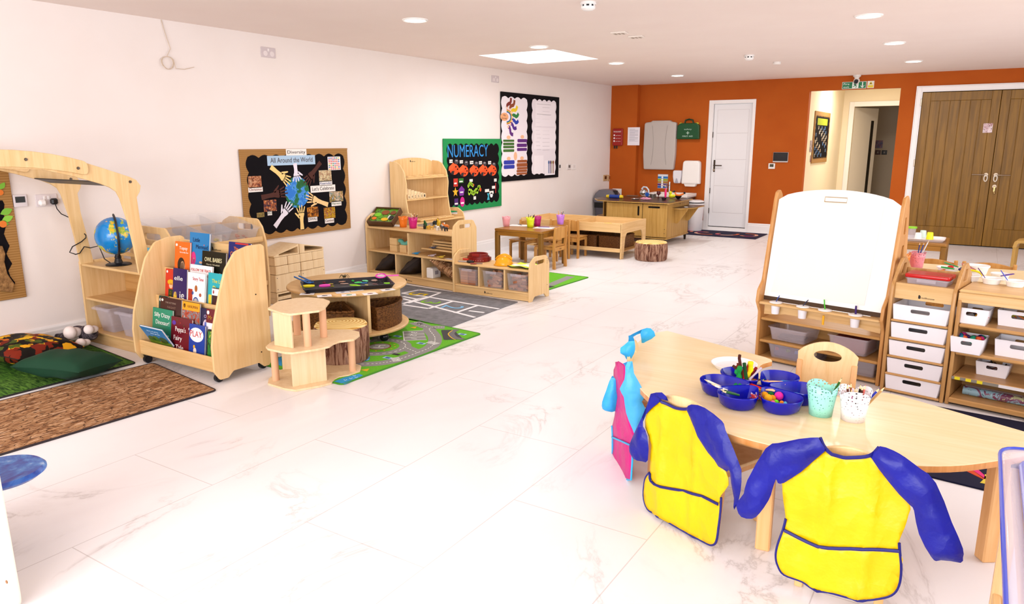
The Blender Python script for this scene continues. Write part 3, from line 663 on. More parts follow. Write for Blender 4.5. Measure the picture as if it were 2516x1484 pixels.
MB().slab(fil([(w_*.3, .01), (w_*.7, .01), (w_*.5, h_*.45)], .01), .02, b=.004, M=mxz(-.105)).obj('lever', P('a8a6b4', .3), t)
t, w_, h_ = bwall('paper_towel_dispenser', 'tall white paper towel dispenser with a round window on the orange wall', 'towel dispenser', 1682, 394, 1723, 452)
MB().slab(fil([(0, 0), (w_, 0), (w_*.97, h_), (w_*.05, h_)], [.02, .02, .06, .06]), .13, b=.022, M=mxz(-.065)).obj('body', P('f6f2ee', .3), t)
MB().lathe([(0, -.02), (.032, -.02), (.04, -.012), (.04, 0)], 24, T(w_*.38, -.13, h_*.22) @ RX(-pi/2) @ Mx.Diagonal((1, 1, -1, 1)) if 0 else T(w_*.38, -.118, h_*.22) @ RX(pi/2)).obj('window', P('8a8478', .2), t)
MB().slab(fil([(w_*.2, -.045), (w_*.75, -.045), (w_*.85, 0.02), (w_*.1, .02)], .02), .09, b=.01, M=mxz(-.065)).obj('paper_outlet', P('ece6e0', .4), t)
t, w_, h_ = bwall('handwashing_poster', 'small striped handwashing poster in blue, yellow and purple above the sink', 'poster', 1617, 428, 1640, 463)
MB().box(0, w_, -.002, 0, 0, h_, 0).obj('sheet', P('dfe4ec', .5), t)
for k, cc in enumerate(('2a5aa8', '5a2a78', 'a87828', '9aa828', '2a78c0')):
    MB().flat([(0, h_*(.02+.17*k)), (w_, h_*(.02+.17*k)), (w_, h_*(.17+.17*k)), (0, h_*(.17+.17*k))], mxz(-.0025)).obj('colour_band', P(cc, .5), t)
m = MB(); [m.flat(circ(w_*.45, h_*(.1+.17*k), .018, 12), mxz(-.0035)) for k in range(5)]; m.text('Wash your hands', w_*.1, h_*.9, w_*.8, .014, mxz(-.0025)); m.obj('printed_symbol', P('eef4f8', .5), t)
t, w_, h_ = bwall('video_intercom', 'black video intercom screen on the orange wall right of the white door', 'intercom', 1901, 374, 1936, 399)
MB().box(0, w_, -.025, 0, 0, h_, .004).obj('casing', P('c8c4c2', .3), t); MB().box(.004, w_-.004, -.028, -.024, .02, h_-.003, .002).obj('screen', P('0a0a10', .12), t)
t, w_, h_ = bwall('thermostat', 'small white thermostat under the black intercom on the orange wall', 'thermostat', 1889, 401, 1904, 415)
MB().box(0, w_, -.02, 0, 0, h_, .004).obj('casing', P('eeeae6', .3), t); MB().box(w_*.2, w_*.8, -.022, -.019, h_*.35, h_*.85, .001).obj('screen', P('4a4a3a', .2), t)
t, w_, h_ = bwall('fire_exit_sign', 'green fire exit sign with running figure and down arrow above the corridor opening', 'exit sign', 2070, 202, 2128, 217)
MB().box(0, w_, -.004, 0, 0, h_, .001).obj('panel', P('e8efe8', .4), t)
MB().flat(rr(.006, .006, w_-.006, h_-.006, .002, 1), mxz(-.0042)).obj('green_ground', P('0a7a48', .4), t)
m = MB(); M = mxz(-.0052); m.text('Fire', .02, h_*.56, w_*.24, h_*.28, M); m.text('exit', .02, h_*.16, w_*.24, h_*.25, M); m.obj('lettering', P('f4f8f4', .4), t)
m = MB(); m.flat(rr(w_*.42, h_*.08, w_*.68, h_*.92, .002, 1), M); m.obj('doorway_symbol', P('eef6ee', .4), t)
m = MB(); M2 = mxz(-.0062); m.flat(circ(w_*.52, h_*.76, .011, 10), M2); m.flat(ribbon([(w_*.53, h_*.68), (w_*.55, h_*.45)], .018), M2)
for q in (((.55, .47), (.60, .32), (.57, .14)), ((.54, .47), (.50, .34), (.45, .3)), ((.54, .62), (.59, .5), (.62, .56)), ((.53, .62), (.48, .54))): m.flat(ribbon([(w_*a, h_*c) for a, c in q], .009), M2)
m.obj('running_figure', P('0a7a48', .4), t)
m = MB(); m.flat(ribbon([(w_*.84, h_*.9), (w_*.84, h_*.35)], .014), M); m.flat([(w_*.74, h_*.45), (w_*.84, h_*.1), (w_*.94, h_*.45), (w_*.84, h_*.3)], M); m.obj('down_arrow', P('f4f8f4', .4), t)
t, w_, h_ = bwall('warning_sign', 'small yellow and white camera warning sign right of the fire exit sign', 'warning sign', 2132, 199, 2147, 216)
MB().box(0, w_, -.003, 0, 0, h_, .001).obj('panel', P('e8e4d8', .4), t)
m = MB(); m.flat([(w_*.2, h_*.5), (w_*.8, h_*.5), (w_*.5, h_*.92)], mxz(-.0035)); m.flat(rr(w_*.1, h_*.08, w_*.9, h_*.4, .002, 1), mxz(-.0035)); m.obj('yellow_print', P('e8d020', .4), t)
MB().flat([(w_*.38, h_*.56), (w_*.62, h_*.56), (w_*.5, h_*.8)], mxz(-.0045)).obj('black_print', INK, t)
cp = FY(2106, 186, YB-.06)
t = thing('security_camera', 'white dome security camera under the ceiling above the fire exit sign', 'camera', (cp.x, YB-.06, HC))
MB().lathe([(.055, 0), (.055, -.02), (.035, -.035), (.028, -.06)], 24).obj('mount', P('efeae4', .4), t)
MB().ell((0, 0, -.085), .045, 20).obj('ball_housing', P('efeae4', .35), t)
MB().cyl((0, -.03, -.09), (0, -.06, -.105), .03, .028).obj('lens', P('15151c', .1), t)
dx = FY(2417, 303, YB-.03); dy = FY(2437, 326, YB-.03)
t = thing('door_sticker', 'small square red and white print stuck on the left oak door', 'sticker', (dx.x, YB-.002, dy.z))
MB().box(0, dy.x-dx.x, -.002, .004, 0, dx.z-dy.z, 0).obj('sticker_sheet', photo(77, ['8a2a30', 'e8d0d4', '5a1a20', 'f4eaec'], 60), t)
# corridor fittings
XC = co0+.002
a, c = FX(2010, 280, XC), FX(2038, 400, XC)
t = thing('corridor_noticeboard', 'brown and black noticeboard full of small photos on the corridor wall', 'noticeboard', (XC, 12.95, c.z+.03)); w_, h_ = 1.35, 1.97-c.z-.03
MB().box(0, .016, 0, w_, 0, h_, .002).obj('backing_board', KRAFT, t)
MB().flat(scallop(.07, .08, w_-.07, h_-.08, .03, .1), myz(.017)).obj('display_paper', BLACKC, t)
MB().flat(rr(.2, h_*.74, 1.1, h_*.87, .004, 1), myz(.018)).obj('green_title_strip', P('9aa828', .5), t)
for i in range(34):
    x_ = .12+1.05*((i*7) % 11)/11; y_ = .1+h_*.58*((i*5) % 13)/13
    MB().flat(rr(x_, y_, x_+.07, y_+.055, .001, 1), myz(.018)).obj('photograph', photo(i % 5, [['d0c8b8', '6a5a4a', '2a2a30'], ['2a5a9a', '4a8ac8', '1a2a4a'], ['e8e0d0', 'a08870', '4a3a30'], ['3a6aa8', '182a50', '88a8c8'], ['d8c8a8', '8a3a30', '3a3040']][i % 5], 60), t)
for k, (ya, yb, cc, l) in enumerate(((345, 373, 'c8b8c0', 'narrow white printed strip notice on the corridor wall edge'), (382, 397, '8a2a28', 'small red notice under the strip notice on the corridor wall'))):
    a, c = FX(1991, ya, XC), FX(1998, yb, XC)
    t = thing('corridor_notice', l, 'notice', (XC, a.y, c.z)); MB().box(0, .003, 0, max(.1, c.y-a.y), 0, a.z-c.z, 0).obj('sheet', photo(90+k, [cc, '4a3040', 'e8dcd8'], 40), t)
fr = fy+2.3
a, c = FY(2151, 345, fr), FY(2168, 364, fr); t = thing('far_room_sign', 'blue and red printed sign on the dim wall beyond the corridor', 'sign', (a.x, fr, c.z)); MB().box(0, c.x-a.x, -.004, 0, 0, a.z-c.z, 0).obj('sheet', photo(95, ['3a3468', '8a4458', 'a89aa0'], 30), t)
for x0, x1, cc, l in ((2136, 2147, 'b8a898', 'pale switch on the dim wall beyond the corridor'), (2151, 2163, '4a2a28', 'dark red call point on the dim wall beyond the corridor'), (2167, 2179, '1a1414', 'black switch on the dim wall beyond the corridor')):
    a, c = FY(x0, 369, fr), FY(x1, 380, fr); t = thing('far_room_switch', l, 'switch', (a.x, fr, c.z)); MB().box(0, c.x-a.x, -.02, 0, 0, a.z-c.z, .003).obj('faceplate', P(cc, .4), t)
    MB().box((c.x-a.x)*.35, (c.x-a.x)*.65, -.024, -.018, (a.z-c.z)*.3, (a.z-c.z)*.7, .002).obj('button', P('8a8078', .4), t)
# ================================================================ soft-play rugs on the left
def col2(name, f, rough=.8, bmp=None):
    m, nt, b = newmat(name); r = f(nt); nt.links.new(r, b.inputs['Base Color']); b.inputs['Roughness'].default_value = rough; b.inputs['Specular IOR Level'].default_value = .2
    return m
GRASS = col2('printed_grass', lambda nt: mix(nt, ramp(nt, noise(nt, coords(nt, (9, 60, 1), (0, 0, .5)), 1.4, 5, .7, .7), [(.42, (0, 0, 0, 1)), (.66, (1, 1, 1, 1))]), '17400f', ramp(nt, noise(nt, coords(nt), 3, 2), [(.3, '4f8a24'), (.7, '7fae4a')])))
def bark(nt):
    c = coords(nt, (44, 8, 1), (0, 0, .06)); n = noise(nt, c, 1.5, 6, .7, 1.0)
    br = N(nt, 'ShaderNodeTexVoronoi', feature='DISTANCE_TO_EDGE'); br.inputs['Scale'].default_value = 2.2
    nt.links.new(coords(nt, (26, 6, 1), (0, 0, .1)), br.inputs['Vector'])
    e = ramp(nt, br.outputs['Distance'], [(.0, (.10, .06, .05, 1)), (.07, (1, 1, 1, 1))])
    return mix(nt, 1., ramp(nt, n, [(.34, '3a2014'), (.44, '8a5c3a'), (.54, 'b58a60'), (.62, 'dcb893'), (.72, 'a89298')]), e, 'MULTIPLY')
WOODRUG = col2('printed_bark_slats', bark)
def rug(name, label, poly, mat, trim=None, t=.008, cat='rug'):
    r = thing(name, label, cat); MB().slab(fil(poly, .02), t, b=.002, M=T(0, 0, t/2+.0005)).obj('mat_surface', mat, r)
    if trim:
        c = V((sum(p[0] for p in poly)/len(poly), sum(p[1] for p in poly)/len(poly)))
        pts = [(*p, t/2+.001) for p in fil(poly, .03)]; pts = pts+[pts[0]]
        MB().tube(pts, .006, 6).obj('bound_edge', trim, r)
    return r
rug('grass_print_rug', 'green grass-print rug under the cushions inside the wooden den', [(.03, 1.15), (.95, 1.15), (.965, 2.66), (.03, 2.76)], GRASS, P('1a1a18', .7))
rug('bark_print_rug', 'brown bark-print rug with a black bound edge beside the grass rug', [(.985, 1.0), (1.83, .95), (1.925, 2.60), (1.07, 2.72)], WOODRUG, P('2a2024', .7))
# ================================================================ cushions
def pillow(w, d, h, n=18, pw=.42):
    m = MB()
    for s in (1, -1):
        vs = []
        for i in range(n+1):
            for j in range(n+1):
                u, v = 2*i/n-1, 2*j/n-1; e = (max(0, 1-abs(u)**2.2)*max(0, 1-abs(v)**2.2))**pw
                k = 1-.07*(1-abs(u)**2)*abs(v)**4; k2 = 1-.07*(1-abs(v)**2)*abs(u)**4
                vs.append((u*w/2*k2, v*d/2*k, h/2*e*s + .006*s*sin(9*u+3*v)*e))
        m.add(vs, [(i*(n+1)+j, (i+1)*(n+1)+j, (i+1)*(n+1)+j+1, i*(n+1)+j+1) for i in range(n) for j in range(n)])
    return m
def cushion(label, loc, rz, w, d, h, mat, tilt=(0, 0), group=None, piping=None):
    t = thing('cushion', label, 'cushion', loc, rz, group, tilt[0], tilt[1])
    pillow(w, d, h).obj('cover', mat, t, sharp=60)
    m = MB(); K = 24
    pts = []
    for a, c, e, f in ((-1, -1, 1, -1), (1, -1, 1, 1), (1, 1, -1, 1), (-1, 1, -1, -1)):
        for i in range(8):
            q = i/8; u, v = a+(e-a)*q, c+(f-c)*q; k = 1-.07*(1-abs(u)**2)*abs(v)**4; k2 = 1-.07*(1-abs(v)**2)*abs(u)**4
            pts.append((u*w/2*k2, v*d/2*k, 0))
    MB().tube(pts+[pts[0]], .003, 6).obj('seam_piping', piping or mat, t); return t
GREENC = P('0a3a24', .85)
cc = F(178, 930, .07); cushion('plain dark green cushion lying across the green and brown rugs', (.88, 2.27, .09), radians(24), .47, .40, .17, GREENC, (radians(-6), radians(2)))
def leafm(nt):
    c = coords(nt); n = N(nt, 'ShaderNodeTexVoronoi', feature='SMOOTH_F1'); n.inputs['Scale'].default_value = 13; n.inputs['Smoothness'].default_value = .2
    wv = noise(nt, coords(nt), 14, 3, .6); v = N(nt, 'ShaderNodeVectorMath', operation='ADD'); sc = N(nt, 'ShaderNodeVectorMath', operation='SCALE'); sc.inputs['Scale'].default_value = .14
    nz = N(nt, 'ShaderNodeTexNoise'); nz.inputs['Scale'].default_value = 13; nt.links.new(c, nz.inputs['Vector']); nt.links.new(nz.outputs['Color'], sc.inputs[0])
    nt.links.new(c, v.inputs[0]); nt.links.new(sc.outputs[0], v.inputs[1]); nt.links.new(v.outputs[0], n.inputs['Vector'])
    f = ramp(nt, n.outputs['Distance'], [(.50, (1, 1, 1, 1)), (.55, (0, 0, 0, 1))])
    sp = N(nt, 'ShaderNodeSeparateColor'); nt.links.new(n.outputs['Color'], sp.inputs[0])
    cl = ramp(nt, sp.outputs[0], [(.0, '7a2410'), (.25, 'd8701c'), (.45, 'e8a81c'), (.65, 'f0c020'), (.85, '4a5a1a')], 'CONSTANT')
    return mix(nt, f, '120c08', cl)
cushion('large cushion printed with orange and yellow autumn leaves on the grass rug', (.29, 2.28, .10), radians(8), .60, .46, .17, col2('autumn_leaf_print', leafm, .7), (radians(-4), 0), piping=P('1a0f08', .8))
# ================================================================ plush cat
t = thing('plush_cat', 'grey tabby plush cat with fluffy white paws lying between cushion and shelf', 'soft toy', (0, 0, .03))
def blobs(name, L, mat, par, vox=.007):
    m = MB()
    for c, r in L: m.ell(c, r, 12)
    o = m.obj(name, mat, par, sharp=180); r = o.modifiers.new('r', 'REMESH'); r.mode = 'VOXEL'; r.voxel_size = vox; r.use_smooth_shade = True
    s = o.modifiers.new('s', 'SMOOTH'); s.factor = .8; s.iterations = 5; return o
FURG = col2('grey_tabby_fur', lambda nt: ramp(nt, noise(nt, coords(nt, (60, 14, 30)), 1.2, 4, .7, .8), [(.35, '1f1a20'), (.55, '5a5258'), (.7, 'a09094')]), .95)
FURW = P('f2e6e2', .95)
pc = F(190, 838, .10)
b0 = F(165, 838, .06); b1 = F(205, 835, .07)
blobs('body', [((.10, 2.68, .055), (.06, .05, .045)), ((.17, 2.70, .07), (.075, .06, .055)), ((.27, 2.70, .075), (.08, .055, .06)), ((.33, 2.71, .085), (.055, .05, .055)), ((.06, 2.64, .04), (.05, .025, .025)), ((.02, 2.62, .04), (.045, .02, .02))], FURG, t)
for i, (c, r) in enumerate((((.405, 2.66, .135), (.035, .036, .036)), ((.30, 2.58, .115), (.045, .045, .05)), ((.42, 2.585, .055), (.036, .036, .034)), ((.335, 2.54, .035), (.036, .034, .028)))):
    blobs('paw', [(c, r), ((c[0]-.02, c[1]+.04, c[2]-.01), (r[0]*.8, r[1]*1.2, r[2]*.8))], FURW, t, .006)
blobs('belly', [((.21, 2.645, .06), (.07, .025, .035))], FURW, t, .006)
# ================================================================ wooden den: two arches joined by a shelf unit
den = thing('wooden_den', 'maple play den of two arches with an open shelf unit against the wall', 'play den', (0, 0, 0))
yc = 2.0
def arch_out(cut=None):
    R = [(yc, 1.445), (2.16, 1.437), (2.34, 1.408), (2.51, 1.362), (2.68, 1.302), (2.80, 1.258), (2.845, 1.235), (2.872, 1.195), (2.86, 1.155), (2.835, 1.12), (2.84, .98), (2.865, .80), (2.888, .60),
         (2.792, .60), (2.775, .80), (2.755, .96), (2.72, 1.12), (2.70, 1.165), (2.66, 1.195), (2.60, 1.222), (2.44, 1.275), (2.26, 1.322), (yc, 1.338)]
    L = [(2*yc-y, z) for y, z in R[::-1]]
    L = [(y, z if z > .61 else .0) for y, z in L]
    return R+L[1:-1]
for x, nm in ((.14, 'rear_arch'), (.895, 'front_arch')):
    a = MB().slab(arch_out(), .018, b=.003, M=myz(x)).obj(nm, MAPLE, den)
    m = MB(); q = [(1.52, 1.352), (1.52, 1.43)]
    up = [(1.47+i*.1059, 0) for i in range(11)]
    top = [(y, 1.445-.105*((y-yc)/.53)**2*.79) for y, _ in up]; bot = [(y, 1.345-.07*((y-yc)/.53)**2) for y, _ in up]
    m.slab(fil(top+bot[::-1], .045), .016, b=.003, M=myz(x+.017)); s_ = m.obj('arch_splice', MAPLE, a)
    m = None
    for y, z in ((2.17, 1.385), (2.465, 1.325), (2.80, 1.225), (1.83, 1.385), (1.535, 1.325)):
        if y == 2.80: MB().cyl((x+.008, y, z), (x+.015, y, z), .010, .008, 14).obj('bolt', STEELD, a)
        else: MB().cyl((x+.024, y, z), (x+.031, y, z), .010, .008, 14).obj('bolt', STEELD, a)
MB().box(.15, .886, -.05, .06, 0, .006, .002, T(0, 2.60, 1.222) @ RX(radians(-18))).obj('canopy_strap', BLACKP, den)
SH = MB
MB().box(.12, .138, 2.79, 3.13, 0, .62, .003).obj('side_panel', MAPLE, den)
MB().slab(fil([(2.745, 0), (3.13, 0), (3.13, .60), (2.96, .665), (2.88, .69), (2.84, .64), (2.79, .45), (2.745, .30)], [.0, 0, .03, .05, .03, .05, .1, .1]), .018, b=.003, M=myz(.925)).obj('side_panel', MAPLE, den)
for z, nm in ((.585, 'shelf'), (.33, 'shelf'), (.075, 'shelf')): MB().box(.138, .914, 2.80, 3.125, z, z+.018, .004).obj(nm, MAPLEH, den)
MB().box(.138, .914, 2.805, 2.82, 0, .075, .002).obj('plinth', MAPLEH, den)
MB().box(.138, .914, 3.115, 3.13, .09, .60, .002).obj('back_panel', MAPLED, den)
for z in (.625, .70): MB().box(.10, .914, 3.11, 3.128, z, z+.03, .003).obj('back_rail', MAPLEH, den)
MB().box(.10, .12, 3.10, 3.13, .60, .74, .003).obj('rail_post', MAPLE, den)
def tub(w, d, h, t=.003, taper=.08, rim=.012, mat=CLEAR, parent=None, slots=0, lid=False):
    """open tapered plastic box, origin at the bottom centre"""
    m = MB(); k = 1-taper
    def ring(a, c, z): return [(x, y, z) for x, y in rr(-a/2, -c/2, a/2, c/2, min(a, c)*.09, 4)]
    R = [ring(w*k-.0, d*k-.0, 0), ring(w, d, h), ring(w+rim, d+rim, h), ring(w+rim, d+rim, h-.006), ]
    I = [ring(w*k-2*t, d*k-2*t, t), ring(w-2*t, d-2*t, h)]
    seq = [R[3], R[2], I[1], I[0]]; n = len(R[0]); vs = sum([R[0], R[1]], []); 
    m.add(R[0]+ring(w-.001, d-.001, h-.006), [(i, (i+1) % n, n+(i+1) % n, n+i) for i in range(n)]+[tuple(range(n))[::-1]])
    m.add(sum(seq, []), [(j*n+i, j*n+(i+1) % n, (j+1)*n+(i+1) % n, (j+1)*n+i) for j in range(3) for i in range(n)]+[tuple(range(3*n, 4*n))])
    return m
for x, l in ((.30, 'clear plastic storage box on the bottom shelf of the den, left one'), (.60, 'clear plastic storage box on the bottom shelf of the den, right one')):
    t = thing('storage_box', l, 'storage box', (x, 2.96, .094), 0, 'clear boxes in the den shelf'); tub(.20, .28, .19, taper=.22).obj('body', CLEAR2, t)
    MB().box(-.11, .11, -.155, -.135, .165, .185, .004).obj('handle_lip', CLEAR2, t)
# globe with its lead
g = F(292, 650, .605)
t = thing('globe', 'blue desk globe on a black stand on top of the den shelf', 'globe', (g.x, g.y, .603), .5)
MB().lathe([(0, 0), (.085, 0), (.088, .006), (.08, .012), (.03, .018), (.02, .05), (.024, .055), (.018, .075), (0, .075)], 32).obj('base', BLACKP, t)
gm, nt, b = newmat('globe_map'); n = noise(nt, coords(nt, (1, 1, 1), loc=(1.3, .2, .1)), 10, 5, .62)
cl = ramp(nt, noise(nt, coords(nt), 22, 2), [(.4, 'f0b828'), (.5, '7fb848'), (.6, 'e8c848')])
oc = ramp(nt, noise(nt, coords(nt), 8, 2), [(.3, '1478c0'), (.7, '1c90dc')])
nt.links.new(mix(nt, ramp(nt, n, [(.545, (0, 0, 0, 1)), (.56, (1, 1, 1, 1))]), oc, cl), b.inputs['Base Color']); b.inputs['Roughness'].default_value = .2
gl = MB().ell((0, 0, 0), .137, 40).obj('sphere', gm, t, sharp=180); gl.location = (0, 0, .215)
MB().lathe([(.1375, -.0015), (.1382, 0), (.1375, .0015)], 48, T(0, 0, .19) @ RY(.3)).obj('equator_line', P('1a3a5a', .5), t) if 0 else None
ar = MB(); A = RZ(-.9)
ar.tube([tuple(A @ V((.152*cos(q), 0, .215+.152*sin(q)))) for q in [(-1.45+2.9*i/18) for i in range(19)]], .008, 8, flat=1.6)
ar.obj('meridian_arm', BLACKP, t)
MB().cyl((0, 0, .06), (0, 0, .085), .016).obj('swivel', BLACKP, t)
gx, gy = g.x, g.y
tag(MB().tube([(gx-.05, gy-.03, .615), (gx-.13, gy-.03, .64)]+[tuple(FX(a, c, .172)) for a, c in ((243, 604), (222, 609), (207, 606), (196, 622), (186, 625), (171, 620), (178, 606), (200, 594), (211, 584), (211, 578), (207, 574))], .004, 6).obj('globe_lead', BLACKP), 'black power lead of the globe looped over the rear arch', 'cable')
# small blue booklet standing behind the globe
t = tag(MB().box(-.05, .05, -.004, .004, 0, .15, .001).obj('booklet', P('5ab8dc', .5)), 'light blue booklet standing beside the globe, half hidden by the arch', 'book', loc=(.80, 2.93, .606), rz=.5); t.rotation_euler[0] = 0
# ================================================================ bookcase
X0, Y0 = .965, 2.68
bc = thing('bookcase', 'maple face-out bookcase on castors packed with picture books', 'bookcase', (X0, Y0, 0)); BW = .87
side = fil([(-.02, .06), (.02, .0), (.08, .0), (.12, .035), (.32, .035), (.36, .0), (.40, .0), (.425, .04), (.425, .80), (.40, .815), (.30, .815), (.20, .79), (.12, .69), (.06, .53), (.0, .34), (-.02, .22)],
           [.03, .02, .01, .02, .02, .01, .02, .02, .02, .02, .06, .06, .08, .1, .1, .06])
side = [(y, z+.025) for y, z in side]
for x in (0, BW-.018): MB().slab(side, .018, b=.004, M=myz(x+.009)).obj('side_panel', MAPLE, bc)
rows = ((.0, .085, .155), (.115, .215, .455), (.2, .39, .625), (.285, .56, .80))     # y, shelf z, top of the rail behind
MB().box(.018, BW-.018, .012, .026, .065, .165, .004).obj('front_lip', MAPLEH, bc)
for k, (y, z0, z1) in enumerate(((.165, .16, .455), (.25, .38, .635))):
    MB().box(.018, BW-.018, y, y+.012, z0, z1, .003).obj('tier_panel', MAPLEH, bc)
MB().box(.018, BW-.018, .385, .40, .10, .815, .003).obj('back_panel', MAPLEH, bc)
for y, z in ((.026, .08), (.12, .20), (.177, .37), (.262, .53)): MB().box(.018, BW-.018, y, y+.11, z, z+.012, .002).obj('book_ledge', MAPLEH, bc)
MB().box(.2, .66, .382, .386, .73, .80, 0)
def logo(par, x, z, M, s=1.): return MB().text('millhouse', x, z, .075*s, .011*s, M).obj('maker_lettering', INK, par)
def logomark(par, x, z, M, s=1.): return MB().flat(fil([(x, z), (x+.014*s, z), (x+.014*s, z+.016*s), (x+.006*s, z+.026*s), (x, z+.02*s)], .003), M).obj('maker_emblem', INK, par)
LM = T(0, .3845, 0) @ mxz(0); logo(bc, .40, .765, LM); logomark(bc, .38, .765, LM)
for i, (x, y) in enumerate(((.05, .04), (BW-.05, .04), (.05, .38), (BW-.05, .38))):
    c = MB(); c.cyl((x-.012, y, .028), (x+.012, y, .028), .028, n=18); c.obj('castor', BLACKP, bc)
    MB().box(x-.018, x+.018, y-.02, y+.02, .052, .066, .003).obj('castor_plate', STEELD, bc)
for y, z in ((.33, .52), (.34, .13)): MB().cyl((BW, y, z), (BW+.0015, y, z), .005, n=10).obj('screw', STEELD, bc)
def book(label, x, y, z, w, h, cov, title=(), art=None, rz=0, tilt=-.14, tc='f4f0ea', t=.012, tws=None, roll=0):
    """x,y,z: lower left front corner in world space"""
    b_ = thing('picture_book', label, 'book', (x, y, z), rz, None, tilt)
    b_.rotation_euler[1] = roll
    MB().box(.001, w-.002, .0015, t-.0015, .002, h-.002, .0008).obj('pages', P('f2ece4', .7), b_)
    cv = MB(); cv.box(0, w, 0, .0015, 0, h, .0005); cv.box(0, w, t-.0015, t, 0, h, .0005); cv.box(0, .0015, 0, t, 0, h, .0005); cv.obj('cover', P(cov, .3) if isinstance(cov, str) else cov, b_)
    M = mxz(-.0006)
    if art:
        for a in art:
            o, c_ = a[0], a[1]
            MB().flat([(px*w, pz*h) for px, pz in o], M).obj('cover_picture', P(c_, .3) if isinstance(c_, str) else c_, b_)
    for i, (tx, tx0, tz, tw, th, *cc_) in enumerate(title):
        MB().text(tx, tx0*w, tz*h, tw*w, th*h, mxz(-.0014)).obj('cover_title', P(cc_[0] if cc_ else tc, .3), b_)
    return b_
E_ = lambda x, y, a, c: circ(x, y, a, 18, c)
R_ = lambda a, c, d, e: rr(a, c, d, e, .02, 2)
PHA = lambda s, cols, sc=40: photo(200+s, cols, sc)
y3, y2, y1, y0 = Y0+.365, Y0+.235, Y0+.15, Y0+.0
B3 = y3-.045; 
# top row
book('orange picture book at the left end of the top row, black-haired child on it', 1.035, Y0+.285, .575, .17, .24, 'e8681c', (('Topsy', .3, .78, .55, .09), ('Go to the Zoo', .35, .68, .55, .045)), ((E_(.45, .33, .24, .22), '1a1210'), (E_(.55, .28, .16, .17), 'e8b890'), (R_(.1, .0, .9, .12), '2a58a8'), (E_(.12, .9, .06, .04), 'f4f0ea')))
book('tall blue picture book with a pink-haired sea girl in the top row', 1.175, Y0+.305, .60, .215, .285, '1f78b4', (('Little', .18, .78, .35, .1, '14224a'), ('Mermaid', .34, .62, .6, .1, '14224a')), ((E_(.22, .38, .13, .16), 'd0307a'), (E_(.24, .32, .07, .07), 'f0c0a0'), (R_(.1, .0, .4, .12), 'e8c020'), (E_(.6, .3, .08, .03), 'c8a080'), (E_(.75, .72, .02, .015), 'e86a50'), (E_(.8, .45, .03, .02), '0f4a80')))
book('black picture book with three white owlets in the top row', 1.355, Y0+.275, .575, .25, .20, '14160e', (('OWL BABIES', .12, .66, .72, .14, 'e8e0b0'), ('Martin Waddell', .2, .54, .55, .05, 'c8c0a0')), ((E_(.25, .2, .12, .2), 'e8e2d2'), (E_(.5, .1, .1, .14), 'd8d0bc'), (E_(.78, .14, .12, .18), 'ece6d8'), (E_(.2, .24, .02, .03), '14120e'), (E_(.3, .24, .02, .03), '14120e'), (E_(.74, .18, .02, .03), '14120e'), (E_(.83, .18, .02, .03), '14120e')))
book('dark blue book with orange lettering at the right end of the top row', 1.60, Y0+.30, .60, .22, .25, '1c2468', (('The', .25, .8, .2, .08, 'e87818'), ('Gingerbread', .1, .62, .8, .13, 'e87818'), ('Man', .3, .48, .35, .1, 'e87818')), ((E_(.5, .24, .22, .2), '8a4a1c'), (R_(.3, .95, .9, .99), 'c03028')))
# second row
book('red picture book with a yellow-hatted clown at the left end of the second row', 1.035, Y0+.195, .40, .13, .235, 'c8301c', (), ((E_(.5, .62, .3, .08), 'f0a818'), (E_(.5, .52, .16, .08), 'e8b890'), (R_(.3, .05, .7, .42), '1a3a1a'), (E_(.5, .3, .12, .06), 'f0c020'), (E_(.5, .16, .12, .06), 'f0c020'), (E_(.15, .92, .07, .04), 'f4f0ea')))
book('purple picture book with curly white script in the second row', 1.135, Y0+.185, .40, .155, .25, '2a1a58', (('elle', .12, .68, .6, .12), ('je', .5, .2, .35, .2)), ((E_(.2, .2, .12, .16), 'e8c030'), (E_(.22, .3, .07, .06), 'f0c8a8'), (R_(.1, .0, .35, .14), 'b02868')))
book('white book with red lettering standing behind the others in the second row', 1.285, Y0+.215, .42, .235, .265, 'f0ecea', (('FOLLOW THE TRACK', .05, .84, .9, .07, 'c02a28'), ('ALL THE WAY BACK', .12, .72, .8, .06, '8a5a4a')))
book('white picture book with red title and small round drawings in the second row', 1.315, Y0+.175, .395, .185, .245, 'eef2f6', (('Story Time', .3, .8, .62, .09, 'c03030'),), ((R_(.05, .1, .3, .55), 'a83018'), (E_(.5, .22, .16, .13), '2a4a9a'), (E_(.5, .22, .13, .1), 'e8e4da'), (E_(.5, .58, .08, .09), 'a8602a'), (E_(.3, .45, .07, .05), '3a6ab0'), (E_(.75, .42, .07, .05), 'b05a3a'), (E_(.78, .16, .08, .07), 'c87828')))
book('turquoise picture book with yellow lettering and a pink pig in the second row', 1.50, Y0+.20, .41, .21, .24, '2aa8b4', (('The Lit', .2, .74, .5, .1, 'e8d830'), ('Duck', .25, .5, .5, .16, 'e8d830')), ((E_(.75, .62, .14, .13), 'f0a8b0'), (R_(.05, .0, .2, .4), 'e8c830')))
book('dark brown book with a white strip at the right end of the second row', 1.575, Y0+.175, .39, .16, .17, '3a1614', (), ((R_(.0, .72, 1., .98), 'f0ece8'), (E_(.1, .85, .05, .07), 'c02020'), (E_(.5, .3, .3, .25), '6a3a24')))
